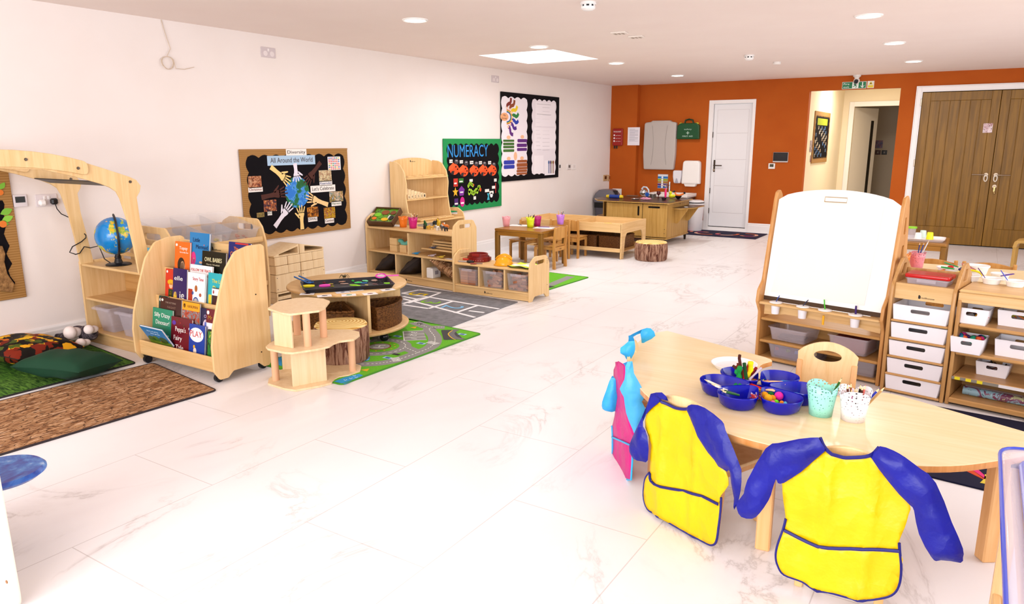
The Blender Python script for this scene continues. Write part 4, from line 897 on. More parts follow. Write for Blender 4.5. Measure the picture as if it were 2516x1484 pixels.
# third row
book('dark teal book at the left end of the third row, mostly covered', 1.045, Y0+.12, .235, .10, .225, '123c38', (), ((E_(.2, .88, .12, .05), 'e8e4da'),))
book('dark maroon picture book with grey kittens in the third row', 1.095, Y0+.10, .235, .235, .225, '3c1614', (('THE KITTENS', .25, .84, .5, .05, 'a08878'), ('NIGHT', .35, .7, .4, .06, '8a6a5a')), ((E_(.35, .28, .16, .2), '8a7470'), (E_(.55, .3, .15, .22), 'b8a49c'), (E_(.75, .28, .14, .2), '9a8480'), (E_(.5, .22, .05, .04), '2a1412'), (E_(.1, .92, .05, .04), 'e8e4da')))
book('orange-topped book with a busy battle picture in the middle of the third row', 1.345, Y0+.095, .21, .185, .25, '2c2020', (('HANUMAN', .3, .85, .6, .075, '2a1a10'),), ((R_(.0, .78, 1., 1.), 'f0a018'), (R_(.0, .0, 1., .78), PHA(3, ['28202a', 'c04818', '7a8a90', 'e8d0b0', '9a2a18'])), (E_(.13, .89, .07, .06), '2a1a10')))
book('dark blue book with a white goat figure at the right of the third row', 1.53, Y0+.105, .235, .13, .20, '1a1640', (('O', .3, .7, .2, .1, 'c8b0d0'),), ((E_(.45, .35, .25, .3), 'e0ccdc'), (E_(.5, .55, .12, .1), 'c080a8')))
book('dark red book at the right end of the third row', 1.61, Y0+.09, .225, .14, .215, '6a0f1c', (('Mr', .15, .7, .3, .12, 'b8882a'), ('Wolf', .5, .55, .4, .1, 'b8882a')), ((E_(.13, .9, .09, .06), 'f0ece8'),))
# front row
book('green book with white title at the left of the front row', 1.035, Y0+.075, .17, .225, .215, '1f8a68', (('Silly Dizzy', .1, .74, .78, .13), ('Dinosaur!', .18, .50, .68, .14)), ((E_(.12, .12, .14, .14), 'f0a020'), (R_(.55, .16, .85, .2), 'a8dcc8')))
book('dark red book with white title in the middle of the front row', 1.265, Y0+.055, .11, .225, .245, '6a0c1a', (("Peppa's", .22, .62, .5, .13), ('Fairy', .15, .38, .4, .13), ('Tale', .25, .14, .38, .12)), ((E_(.15, .84, .09, .06), '5a2a9a'), (E_(.9, .75, .05, .035), 'f0ece8'), (E_(.45, .86, .02, .015), 'b83020'), (E_(.62, .8, .02, .015), '2a6a2a'), (E_(.78, .62, .02, .015), 'b83020'), (E_(.3, .93, .02, .015), '2a6a2a')))
book('blue book with red capital letters in a white bubble in the front row', 1.475, Y0+.045, .10, .165, .235, '1c3c9a', (('PLAY', .08, .66, .74, .17, 'c02428'),), ((E_(.48, .72, .44, .2), 'f2f0f2'), (E_(.4, .26, .1, .1), 'e8d8c8'), (E_(.5, .14, .25, .07), 'eef2f6'), (E_(.35, .38, .06, .05), 'e8b020')))
book('white book with a blue edge leaning behind the last one in the front row', 1.60, Y0+.07, .11, .16, .245, 'ece8f0', (), ((R_(.0, .0, .12, 1.), '5a6ab8'), (R_(.2, .1, .9, .8), PHA(7, ['1a2a18', '3a6a30', 'e8d860', '121812'], 30))))
book('green snake-pattern book at the right end of the front row', 1.66, Y0+.05, .10, .14, .22, '12200f', (), ((R_(.05, .02, .95, .95), PHA(8, ['0f1c10', '2a8a30', 'c8d040', '16301a'], 30)),))
book('blue landscape book with green trees tipping forward at the front left', 1.075, Y0+.045, .155, .25, .15, '1678b8', (('Story of spring', .25, .78, .5, .06, 'c8e0f0'), ('little garden', .35, .64, .4, .06, 'c8e0f0')), ((R_(.0, .0, 1., .22), '6a8a28'), (E_(.2, .3, .16, .16), '1f5a20'), (E_(.42, .34, .14, .18), '2a6a24'), (E_(.75, .32, .18, .2), '1a4a1c'), (E_(.6, .2, .05, .05), 'e06a20')), tilt=.52, roll=.0)
# ================================================================ hopscotch rug and road rug
def Z3(k, ox, oy, z, *q): return [tuple(F(ox+a/k, oy+b/k, z)[:2]) for a, b in q]
HS = [(.70, 4.62), (2.19, 4.60), (2.15, 5.72), (.70, 5.80)]
hop = rug('hopscotch_rug', 'grey rug with white hopscotch squares in front of the low shelves', HS, col2('grey_felt', lambda nt: ramp(nt, noise(nt, coords(nt), 14, 4, .6), [(.3, '69686c'), (.7, '868589')])), t=.006)
def z1(*q): return Z3(3.71, 640, 560, .007, *q)
m = MB(); _zz = [.0068]
def L(w, *q):
    o = ribbon(z1(*q), w*1.5); _zz[0] += .00004; n = len(o)
    m.add([(x, y, _zz[0]) for x, y in o]+[(x, y, _zz[0]+.0002) for x, y in o], [tuple(range(n, 2*n))]+[(i, (i+1) % n, n+(i+1) % n, n+i) for i in range(n)])
for q in (((1445, 565), (1640, 590)), ((1445, 565), (1290, 595)), ((1640, 590), (1535, 630)), ((1290, 595), (1535, 630)), ((1535, 630), (2175, 738)), ((1300, 645), (1955, 815)), ((1410, 650), (1535, 630)),
          ((1300, 690), (1430, 650)), ((1300, 700), (1530, 735)), ((1530, 735), (1755, 668)), ((1300, 625), (1430, 650)), ((1770, 775), (1975, 708)), ((1900, 755), (2040, 772)), ((1345, 685), (1540, 632))): L(.022, *q)
m.obj('white_lines', P('eae8ea', .8), hop)
def rugtext(par, tx, ctr, s, ang, colr, k=1.):
    M = T(ctr[0], ctr[1], .0085) @ RZ(ang); mm = MB().text(tx, 0, -s/2, None, s, M, align='C'); return mm.obj('number_print', P(colr, .8), par)
for tx, q, cc, s in (('5', (1437, 605), 'e0c010', .2), ('3', (1550, 678), '7ab028', .2), ('2', (1755, 722), '7ab4dc', .2), ('1', (1965, 762), 'eae8ea', .01)):
    rugtext(hop, tx, z1(q)[0], s, radians(-78), cc)
RD = [(1.70, 3.105), (2.495, 3.085), (2.525, 4.56), (1.70, 4.645)]
RGREEN = col2('green_playmat', lambda nt: ramp(nt, noise(nt, coords(nt), 120, 2), [(.3, '5aa81c'), (.7, '6cbc28')]))
RGREY = P('8c8a88', .85); RWHITE = P('e6e6e2', .8)
road = rug('road_play_rug', 'bright green road-map play rug with grey roads beside the round table', RD, RGREEN, P('3f8a1c', .8), t=.006)
def rz_(name, outs, mat, lay):
    m = MB()
    for k_, o in enumerate(outs):
        n = len(o); st_ = name == 'road_print' and n != 40
        fs = [(n+i, n+i+1, 2*n-2-i, 2*n-1-i) for i in range(n//2-1)] if st_ else None
        m.add([(x, y, .0065+lay*.0005+k_*.000004) for x, y in o]+[(x, y, .0067+lay*.0005+k_*.000004) for x, y in o], fs or ([tuple(range(n, 2*n))]+[(i, (i+1) % n, n+(i+1) % n, n+i) for i in range(n)]))
    return m.obj(name, mat, road)
def smooth(q, n=6):
    o = []; q = [V(p) for p in q]
    for i in range(len(q)-1):
        p0, p1, p2, p3 = q[max(i-1, 0)], q[i], q[i+1], q[min(i+2, len(q)-1)]
        for k in range(n):
            t = k/n; o.append(tuple(.5*((2*p1)+(p2-p0)*t+(2*p0-5*p1+4*p2-p3)*t*t+(3*p1-p0-3*p2+p3)*t**3)))
    return o+[tuple(q[-1])]
hc = z1((1085, 1082))[0]
RW = .105
paths = [smooth(z1((1680, 905), (1540, 915), (1590, 1000), (1560, 1080), (1400, 1150), (1200, 1215), (1000, 1240), (700, 1240))), smooth(z1((1400, 860), (1520, 905))), smooth(z1((1085, 960), (1080, 1010))),
         smooth(z1((1120, 900), (1085, 960))), smooth(z1((1320, 1090), (1440, 1140)))]
rz_('road_print', [ribbon(p, RW) for p in paths]+[[(hc[0]+r*cos(a), hc[1]+r*sin(a)) for r, L_ in ((.235, 1),) for a in [2*pi*i/40 for i in range(40)]]], RGREY, 1)
rz_('roundabout_print', [circ(*hc, .145, 36)], RGREEN, 2)
dash = []
for p in paths:
    for i in range(0, len(p)-1, 1):
        a, c = V(p[i]), V(p[i+1]); n_ = max(1, int((c-a).length/.05))
        for k in range(n_):
            s_, e_ = a+(c-a)*((k+.2)/n_), a+(c-a)*((k+.7)/n_); dash.append(ribbon([tuple(s_), tuple(e_)], .008))
for i in range(26):
    a = 2*pi*i/26; dash.append(ribbon([(hc[0]+.19*cos(a), hc[1]+.19*sin(a)), (hc[0]+.19*cos(a+.13), hc[1]+.19*sin(a+.13))], .008))
rz_('road_dashes', dash, RWHITE, 3)
zb = []
for c_, ang in ((z1((1570, 1050))[0], 1.45), (z1((1235, 1200))[0], .9)):
    d = V((cos(ang), sin(ang))); n_ = V((-d.y, d.x))
    for k in range(5): a = V(c_)+n_*(k-2)*.02; zb.append(ribbon([tuple(a-d*.03), tuple(a+d*.03)], .011))
rz_('zebra_crossing', zb, RWHITE, 4)
rz_('helipad_ring', [circ(*hc, .085, 28)], P('8a2a1c', .8), 3); rz_('helipad_disc', [circ(*hc, .075, 28)], P('9a9896', .8), 4)
rz_('helipad_lamps', [circ(hc[0]+.115*cos(a), hc[1]+.115*sin(a), .008, 8) for a in [2*pi*i/12 for i in range(12)]], P('d8a020', .8), 4)
M = T(hc[0], hc[1], .0095) @ RZ(radians(-60)); MB().text('H', 0, -.04, .07, .08, M, align='C').obj('helipad_letter', RWHITE, road)
rz_('car_park', [z1((1300, 945), (1485, 935), (1515, 1020), (1310, 1028))], P('8e8c8a', .8), 2)
rz_('car_park_lines', [ribbon(z1(*q), .008) for q in (((1300, 945), (1485, 935)), ((1308, 972), (1495, 965)), ((1308, 1000), (1505, 993)), ((1300, 945), (1310, 1028)), ((1310, 1028), (1515, 1020)))], RWHITE, 3)
for tx, q in (('3', (1400, 955)), ('2', (1395, 980)), ('1', (1400, 1010))): rugtext(road, tx, z1(q)[0], .05, radians(-78), 'e6e6e2')
for q_ in ([fil(z1((870, 1175), (930, 1160), (1000, 1175), (990, 1210), (870, 1225)), .04), z1((935, 1345), (800, 1410), (770, 1425), (670, 1400), (760, 1365), (900, 1330)), z1((160, 1175), (195, 1180), (195, 1260), (165, 1250))]): rz_('lake_print', [q_], P('2a9ad8', .8), 2)
rz_('wave_print', [ribbon(z1((a, c), (a+14, c+7), (a+28, c-2)), .006) for a, c in ((900, 1185), (940, 1180), (960, 1198), (760, 1385), (810, 1370), (860, 1360), (840, 1345), (910, 1208))], P('d0e8f4', .8), 3)
rz_('race_track_print', [fil(z1((1645, 930), (1760, 930), (1850, 1015), (1670, 1022)), .02)], P('3a3a3c', .8), 2)
rz_('race_track_bend', [ribbon(smooth(z1((1790, 925), (1740, 960), (1770, 1000), (1850, 1015))), .05)], P('6a686a', .8), 3)
rz_('race_track_stripe', [ribbon(smooth(z1((1750, 935), (1712, 968), (1745, 1005), (1780, 1020))), .008)], P('e0b820', .8), 4)
rz_('map_sign', [rr(q[0]-.035, q[1]-.02, q[0]+.035, q[1]+.02, .004, 1) for q in z1((1465, 1053), (1160, 1185), (1250, 988), (1840, 970))], P('a8d0e8', .8), 3)
rz_('map_sign_symbol', [rr(q[0]-.02, q[1]-.012, q[0]+.02, q[1]+.012, .004, 1) for q in z1((1465, 1053), (1160, 1185), (1250, 988), (1840, 970))], P('2a4a8a', .8), 4)
rz_('hazard_sign', [[(q[0]-.03, q[1]-.02), (q[0]+.03, q[1]-.02), (q[0], q[1]+.035)] for q in z1((960, 1295), (1400, 908), (1275, 912))], P('e0a81c', .8), 3)
rz_('dark_sign', [rr(q[0]-.03, q[1]-.015, q[0]+.03, q[1]+.015, .003, 1) for q in z1((1237, 1153), (1165, 992), (1450, 875))], P('2c2c26', .8), 3)
# second road rug behind the low shelf
r2 = rug('green_road_rug', 'second green road-map rug peeping out behind the low shelf', [(1.50, 6.25), (2.10, 6.22), (2.14, 7.22), (1.50, 7.26)], RGREEN, P('3f8a1c', .8), t=.006)
MB().flat(ribbon([(1.8, 6.3), (2.0, 6.6), (1.95, 7.15)], .10), T(0, 0, .0068)).obj('road_print', RGREY, r2)
MB().flat(ribbon([(2.02, 6.3), (2.05, 6.55)], .07), T(0, 0, .0068)).obj('road_print', P('3a3a3c', .8), r2)
# ================================================================ doll's house
def D1(z, *q): return Z3(5.496, 640, 700, z, *q)
dh = thing('dolls_house', 'two-storey open pale plywood dolls house with round columns in front of the log seat', 'dolls house', (0, 0, 0))
for z, pts in ((.0065, D1(.012, (100, 1330), (110, 1265), (180, 1215), (250, 1150), (420, 1110), (700, 1095), (950, 1075), (1110, 1045), (1250, 1052), (1362, 1090), (1345, 1165), (1200, 1215), (1060, 1240), (1000, 1270), (960, 1320), (800, 1362), (480, 1420), (330, 1400))),
               (.262, D1(.27, (68, 825), (130, 775), (200, 740), (430, 640), (650, 600), (900, 598), (1200, 597), (1330, 625), (1340, 670), (1260, 730), (1060, 755), (980, 785), (930, 822), (780, 858), (440, 910), (330, 905), (95, 855))),
               (.482, D1(.49, (92, 308), (240, 215), (480, 172), (650, 163), (850, 180), (938, 212), (870, 300), (790, 340), (400, 388), (280, 370)))):
    MB().slab(fil(pts, .02), .013, b=.002, M=T(0, 0, z)).obj('floor_board', PINE, dh)
COLM = P('e6b48c', .4)
for z0, z1_, q in ((.013, .256, (210, 1283)), (.013, .256, (1145, 1062)), (.013, .256, (1245, 1158)), (.269, .476, (500, 670)), (.269, .476, (640, 828)), (.269, .476, (856, 702))):
    p = D1(z0, q)[0]; MB().cyl((p[0], p[1], z0), (p[0], p[1], z1_), .0225, n=24).obj('column', COLM, dh)
def wallp(z0, z1_, a, c, th=.012):
    (x0, y0_), (x1, y1_) = D1(z0, a, c); d = V((x1-x0, y1_-y0_)); ang = math.atan2(d.y, d.x)
    MB().box(0, d.length, 0, th, z0, z1_, .001, T(x0, y0_) @ RZ(ang)).obj('wall_panel', PINE, dh)
wallp(.013, .256, (441, 1378), (900, 1290)); wallp(.013, .256, (300, 1145), (432, 1135)); wallp(.269, .476, (190, 815), (432, 858))
# ================================================================ log seats
BARK = col2('bark_print', lambda nt: ramp(nt, noise(nt, coords(nt, (30, 30, 3.2)), 1.3, 6, .68, .9), [(.3, '1f1210'), (.44, '6a4030'), (.56, 'b08a72'), (.68, '7a5a50'), (.8, 'd8bca8')]))
def ringm(nt):
    w_ = N(nt, 'ShaderNodeTexWave', wave_type='RINGS', rings_direction='Z'); w_.inputs['Scale'].default_value = 13; w_.inputs['Distortion'].default_value = 2.2; w_.inputs['Detail'].default_value = 2; w_.inputs['Detail Scale'].default_value = .5
    nt.links.new(coords(nt, (1, 1.1, 1), loc=(.02, -.03, 0)), w_.inputs['Vector']); return ramp(nt, w_.outputs['Fac'], [(.0, 'c08a38'), (.3, 'ecc878'), (1., 'f3dc9c')])
RINGS = col2('tree_ring_print', ringm, .6)
for (c, r, h, l) in (((2.095, 3.49), .185, .262, 'round log-print seat with tree ring top behind the dolls house'), ((2.235, 8.80), .205, .235, 'round log-print seat with tree ring top on the floor by the wooden kitchen')):
    t = thing('log_seat', l, 'stool', (*c, 0), .5, 'log print seats')
    MB().lathe([(r*.93, 0), (r, .02), (r*1.03, h*.5), (r*1.0, h-.03), (r*.975, h-.012)], 48).obj('bark_side', BARK, t, sharp=80)
    MB().lathe([(r*.975, h-.012), (r*.93, h), (r*.6, h+.006), (0, h+.008)], 48).obj('ring_top', RINGS, t, sharp=80)
# ================================================================ round table
tc = (1.66, 4.0); RT = .455
t = thing('round_table', 'low round maple table with open basket storage on ball castors', 'table', (*tc, 0))
MB().lathe([(0, .395), (RT-.008, .395), (RT, .402), (RT, .412), (RT-.008, .42), (0, .42)], 64).obj('tabletop', MAPLEH, t, sharp=50)
MB().lathe([(0, .085), (RT-.0, .085), (RT+.008, .092), (RT+.008, .102), (RT, .108), (0, .108)], 64).obj('base_board', MAPLEH, t, sharp=50)
for a in (-25, 65, 155, 245): MB().box(.01, RT-.02, -.011, .011, .108, .395, .002, RZ(radians(a))).obj('divider', MAPLE, t)
for a in (-75, 0, 75, 150, 215): MB().ell((.36*cos(radians(a)), .36*sin(radians(a)), .036), .036, 16).obj('ball_castor', P('15151c', .2), t); MB().cyl((.36*cos(radians(a)), .36*sin(radians(a)), .06), (.36*cos(radians(a)), .36*sin(radians(a)), .085), .012).obj('castor_stem', STEELD, t)
def wick(nt):
    w1 = N(nt, 'ShaderNodeTexWave', bands_direction='Z'); w1.inputs['Scale'].default_value = 42; nt.links.new(coords(nt), w1.inputs['Vector'])
    ck = N(nt, 'ShaderNodeTexBrick'); ck.inputs['Scale'].default_value = 60; nt.links.new(coords(nt, (1, 1, 1), (radians(90), 0, 0)), ck.inputs['Vector'])
    n = noise(nt, coords(nt, (60, 60, 120)), 1., 3)
    return mix(nt, .65, ramp(nt, w1.outputs['Fac'], [(.2, '2a1608'), (.8, '7a4c22')]), ramp(nt, n, [(.35, '341c0c'), (.65, '8a5a2c')]))
WICK = col2('woven_wicker', wick, .55)
def basket(pts, h, label, loc, rz=0, group=None, cut=.0):
    """open basket with a woven wall following the outline; the rim dips at the front"""
    o = fil(pts, .03); n = len(o); b_ = thing('wicker_basket', label, 'basket', loc, rz, group)
    c = V((sum(p[0] for p in o)/n, sum(p[1] for p in o)/n)); m = MB(); rows_ = 14
    for L_, s_ in ((0, 1.), (1, .93)):
        vs = []
        for k in range(rows_+1):
            z = h*k/rows_; bul = (1+.006*(k % 2))*s_
            vs += [(c.x+(x-c.x)*bul, c.y+(y-c.y)*bul, z*(1 if cut == 0 else 1)) for x, y in o]
        m.add(vs, [(k*n+i, k*n+(i+1) % n, (k+1)*n+(i+1) % n, (k+1)*n+i) for k in range(rows_) for i in range(n)])
    m.add([(x, y, .006) for x, y in o], [tuple(range(n))])
    m.obj('woven_body', WICK, b_, sharp=80)
    rp = [(c.x+(x-c.x)*.97, c.y+(y-c.y)*.97, h+.004*(i % 2)) for i, (x, y) in enumerate(o)]
    MB().tube(rp+[rp[0]], .011, 6).obj('braided_rim', WICK, b_); return b_
for a0, l in ((-25+3, 'dark wicker quarter basket under the round table, right-hand side toward the hopscotch rug'), (-115+3, 'dark wicker quarter basket under the round table, behind the log seat')):
    q = [(.05, .02)]+[((RT-.045)*cos(radians(a)), (RT-.045)*sin(radians(a))) for a in range(4, 74, 6)]
    basket(q, .165, l, (*tc, .109), radians(a0+3), 'quarter baskets under the round table')
# tray and its small finds
tr = thing('activity_tray', 'long shallow black plastic tray across the round table', 'tray', (1.79, 3.87, .4205), radians(52)); tw, td = .66, .35
m = MB(); n = 0
def ringz(a, c, z): return [(x, y, z) for x, y in rr(-a/2, -c/2, a/2, c/2, .02, 3)]
R = [ringz(tw-.04, td-.04, 0), ringz(tw-.008, td-.008, .028), ringz(tw, td, .03), ringz(tw, td, .034), ringz(tw-.014, td-.014, .034), ringz(tw-.05, td-.05, .005)]; n = len(R[0])
m.add(sum(R, []), [(j*n+i, j*n+(i+1) % n, (j+1)*n+(i+1) % n, (j+1)*n+i) for j in range(5) for i in range(n)]+[tuple(range(n))[::-1], tuple(range(5*n, 6*n))])
m.obj('tray_body', P('1c1c24', .45), tr)
def onT(x, y, z): return F(x, y, z)
def magn(label, px, py, colr, ang, z=.432, r=.038, grp=None, standing=False):
    p = F(px, py, z); q = thing('magnifying_glass', label, 'magnifying glass', p, ang); q.rotation_euler[0] = radians(12)
    MB().tube([(r*cos(k*pi/12), r*sin(k*pi/12), .012) for k in range(25)], .006, 8).obj('rim', P(colr, .3), q)
    MB().lathe([(0, .010), (r, .0115), (0, .013)], 24).obj('lens', P('dfe0ea', .05, alpha=.35), q)
    MB().tube([(r, 0, .012), (r+.04, 0, .012), (r+.10, 0, .014)], [.004, .0065, .006], 8).obj('handle', P(colr, .3), q)
magn('pink magnifying glass on the right end of the black tray', 936, 681, 'd838a8', radians(38), .455)
q = thing('tweezers', 'blue plastic scoop tweezers on the left end of the black tray', 'toy', F(757, 695, .437), math.atan2(*((F(738, 684, .44)-F(757, 695, .44)).yx))+.45); q.rotation_euler[1] = radians(-8)
for s_ in (-1, 1):
    MB().tube([(.0+.028*cos(a)*1.4, s_*.012+.018*sin(a), .012) for a in [k*pi/8 for k in range(17)]], .0045, 6).obj('scoop_loop', P('1f68b4', .3), q)
    MB().tube([(.0, s_*.02, .01), (.07, s_*.024, .016), (.13, s_*.022, .02)], .006, 6).obj('handle', P('1f68b4', .3), q)
def bit(name, label, px, py, z, colr, pts, r, cat='toy', sq=.5, grp=None, rz=None):
    p = F(px, py, z+r*.5); o = MB().tube([V(a)*1. for a in pts], [r*(.5+.5*sin(pi*(i+.5)/len(pts))) for i in range(len(pts))], 8, flat=sq).obj(name, P(colr, .4), None)
    return tag(o, label, cat, grp, (p.x, p.y, z+r*sq), rz if rz is not None else random.uniform(0, 6))
ln = lambda L_, n=5, w_=.0: [(L_*(i/(n-1)-.5), w_*sin(i*1.7), 0) for i in range(n)]
bit('plastic_tube', 'yellow plastic tube lying at the left front of the black tray', 756, 705, .43, 'e8d81c', ln(.10, 6), .012, sq=1, rz=.9)
bit('plastic_tube', 'pink plastic tube lying in the black tray near its front edge', 798, 704, .43, 'e048b0', ln(.08, 6), .013, sq=1, rz=.9)
for l, px, py, cc, L_, r in (('bright green caterpillar toy at the back of the black tray', 866, 688, '28b838', .07, .016), ('pale green leaf toy on the right half of the black tray', 898, 690, '68c890', .05, .014),
    ('light brown snail toy near the magnifying glass in the tray', 921, 689, 'b09080', .045, .016), ('lime green frog toy at the front middle of the black tray', 873, 701, '98e020', .09, .013), ('green beetle toy behind the lime frog in the tray', 880, 694, '40c860', .05, .014),
    ('small blue dragonfly toy in the middle right of the tray', 893, 695, '2a78c8', .06, .008), ('lime plastic peg at the right front of the black tray', 956, 696, '90e828', .08, .012), ('brown spider toy in the middle of the tray', 841, 692, 'a8806a', .05, .012),
    ('pinkish worm toy in the middle front of the tray', 846, 697, 'c0a090', .06, .008), ('golden beetle toy between the pink tube and the spider', 812, 698, 'a88a28', .035, .012), ('dark red beetle toy at the left back of the tray', 795, 694, '6a2020', .035, .014),
    ('small olive bug toy at the front left of the tray', 816, 703, '9a9018', .025, .009), ('cream grub toys beside the lime frog', 901, 700, 'c8c070', .035, .007), ('brown worm toy on the right front of the tray', 922, 698, '6a3a38', .05, .008)):
    bit('toy_minibeast', l, px, py, .428, cc, ln(L_, 7, .004), r)
for k, (px, py) in enumerate(((939, 692), (946, 689), (931, 694))):
    p = F(px, py, .432); m = MB().ell((0, 0, .006), (.012, .008, .006), 8)
    for i in range(8): a = i*pi/4+.3; m.tube([(0, 0, .006), (.018*cos(a), .018*sin(a), .014), (.032*cos(a), .032*sin(a), .0)], .0016, 5)
    tag(m.obj('toy_spider', BLACKP), 'small black plastic spider heaped by the magnifying glass', 'toy', 'black spiders in the tray', p)
p = F(846, 682, .421); m = MB().ell((0, 0, .01), (.02, .012, .009), 10)
for i in range(6): a = i*pi/3; m.tube([(0, 0, .01), (.028*cos(a), .028*sin(a), .022), (.045*cos(a), .04*sin(a), 0)], .002, 5)
tag(m.obj('toy_insect', P('3a3a20', .4)), 'dark insect toy standing on the round table behind the tray', 'toy', None, p)
pc_cols = [['f0eef0', 'eceaec', '5a2a1c'], ['f0eef0', 'a0988f', '20180f'], ['f0eef0', 'f0eef0', '2a8a3a'], ['eef0f0', 'd8e4e8', '4a98a8'], ['f0eeee', 'd0b8a0', '7a3a20'], ['f0eef0', 'd0c8c8', '3a3a48']]
for (px, py, a), cl, l in zip(((755, 722, .7), (797, 727, .9), (857, 725, .85), (875, 713, 1.15), (909, 722, 1.05), (952, 712, 1.1)), pc_cols,
    ('photo card with a brown insect, leftmost on the round table', 'photo card with a dark spider, second from the left on the round table', 'white card with a small green frog in the middle of the row', 'card with a turquoise picture, tipped up against the others',
     'card with a brown ant picture right of the green frog card', 'card with a grey moth picture, rightmost on the round table')):
    p = F(px, py, .4215); c = thing('picture_card', l, 'card', (p.x, p.y, .4215), a); MB().box(-.05, .05, -.035, .035, 0, .0015, 0).obj('card', P('f1eff1', .5), c)
    MB().slab(fil([(-.022, -.006), (.0, -.012), (.024, -.004), (.018, .01), (-.01, .013)], .004), .0006, b=0, M=T(0, 0, .002)).obj('printed_picture', P(cl[2], .5), c)
p = F(842, 718, .4215); c = thing('picture_card', 'card with a blue-grey beetle behind the green frog card', 'card', (p.x, p.y, .4215), 1.0); MB().box(-.05, .05, -.035, .035, 0, .001, 0).obj('card', P('e8eaf0', .5), c); MB().flat(circ(0, 0, .016, 12, .01), T(0, 0, .0012)).obj('printed_picture', P('4a586a', .5), c)
# ================================================================ tidy unit with sloping clear bins (against the wall behind the bookcase)
tu = thing('bin_storage_unit', 'maple unit with handled ends holding sloping clear bins, behind the bookcase', 'storage unit', (0, 0, 0))
so = fil([(.03, 0), (.60, 0), (.63, .35), (.62, .66), (.585, .78), (.53, .845), (.16, .85), (.05, .80), (.03, .6)], [.0, .0, .1, .1, .06, .05, .05, .06, .05])
hs = rr(.26, .745, .47, .795, .024)
for y in (3.25, 4.10): MB().slab(so, .018, [hs], b=.003, M=mxz(y)).obj('side_panel', MAPLE, tu)
for z0, z1_, x_ in ((.655, .70, .60), (.28, .32, .62)): MB().box(x_-.018, x_, 3.26, 4.09, z0, z1_, .003).obj('front_rail', MAPLEY, tu)
MB().box(.04, .055, 3.26, 4.09, .70, .79, .003).obj('back_rail', MAPLEY, tu); MB().box(.04, .62, 3.26, 4.09, .05, .068, .003).obj('base_shelf', MAPLEY, tu)
for i in range(3):
    y = 3.41+.27*i
    for (x_, z, nm, l) in ((.315, .705, 'upper', ('left', 'middle', 'right')[i]), (.34, .34, 'lower', ('left', 'middle', 'right')[i])):
        b_ = thing('clear_bin', 'clear plastic bin sloping in the %s row of the wall unit, %s one' % (nm, l), 'bin', (x_, y, z), 0, 'sloping clear bins', 0, radians(13))
        tub(.50, .25, .13, .002, .12, .014).obj('body', CLEAR, b_)
        if nm == 'upper':
            MB().box(-.02, -.016, -.115, .115, .004, .10, .001).obj('inner_divider', CLEAR, b_)
            m = MB()
            for k in range(7): m.ell((random.uniform(.05, .2), random.uniform(-.09, .09), .016), (.02, .012, .008), 8)
            m.obj('contents', P(('b8b0a8', 'a89a48', 'a8603a')[i], .5), b_)
# ================================================================ hollow block stack
def hollow(w, d, h, t_, open_side=False):
    m = MB()
    if open_side: m.box(0, d, 0, w, 0, t_, .001); m.box(0, d, 0, w, h-t_, h, .001); m.box(0, d, 0, t_, t_, h-t_, .001); m.box(0, d, w-t_, w, t_, h-t_, .001)
    else: m.box(0, d, 0, w, 0, h, .004)
    return m
GB = 'hollow wooden blocks stacked by the wall'
xb = .30; yb0 = 4.43
def blk(y, z, w, h, label, op=False, d=.28, dots=False, rzz=0):
    b_ = thing('wooden_block', label, 'block', (xb-d+.0, y, z), 0, GB); b_.location = (.02+random.uniform(0, .012), y, z)
    hollow(w-.002, d, h-.001, .014, op).obj('body', PINE, b_)
    if dots:
        m = MB()
        for a, c in ((.02, .03), (.02, h-.03), (w-.02, .03), (w-.02, h-.03)): m.cyl((d, a, c), (d+.001, a, c), .004, n=8)
        m.obj('pegs', P('3a2a20', .5), b_)
    return b_
ORD = ('leftmost', 'second from the left', 'third from the left', 'rightmost')
blk(yb0+.0, 0, .30, .055, 'open-ended hollow block at the bottom of the stack, left', True); blk(yb0+.0, .055, .30, .055, 'open-ended hollow block second from the bottom of the stack, left', True)
blk(yb0+.31, 0, .30, .11, 'thick hollow block at the bottom of the stack, right', True)
blk(yb0+.0, .112, .305, .165, 'large square-fronted block in the middle of the stack, left', dots=True); blk(yb0+.31, .112, .305, .165, 'large square-fronted block in the middle of the stack, right', dots=True)
for r_, z in (('lower', .279), ('upper', .361)):
    for i in range(4): blk(yb0+.005+.152*i, z, .15, .08, 'small wooden block, %s in the %s row of four' % (ORD[i], r_))
for s_, y0_, l in ((1, yb0, 'left roof wedge block on top of the stack'), (-1, yb0+.31, 'right roof wedge block on top of the stack')):
    o = [(0, 0), (.30, 0), (.30, .095 if s_ == 1 else .03), (.0, .015 if s_ == 1 else .095)]; b_ = thing('roof_block', l, 'block', (.02, y0_, .443), 0, GB)
    i_ = [(.06, .012), (.285, .012), (.285, .072 if s_ == 1 else .03), (.06, .025 if s_ == 1 else .07)]
    MB().slab(o, .28, [i_], b=.002, M=myz(.14)).obj('body', PINE, b_)
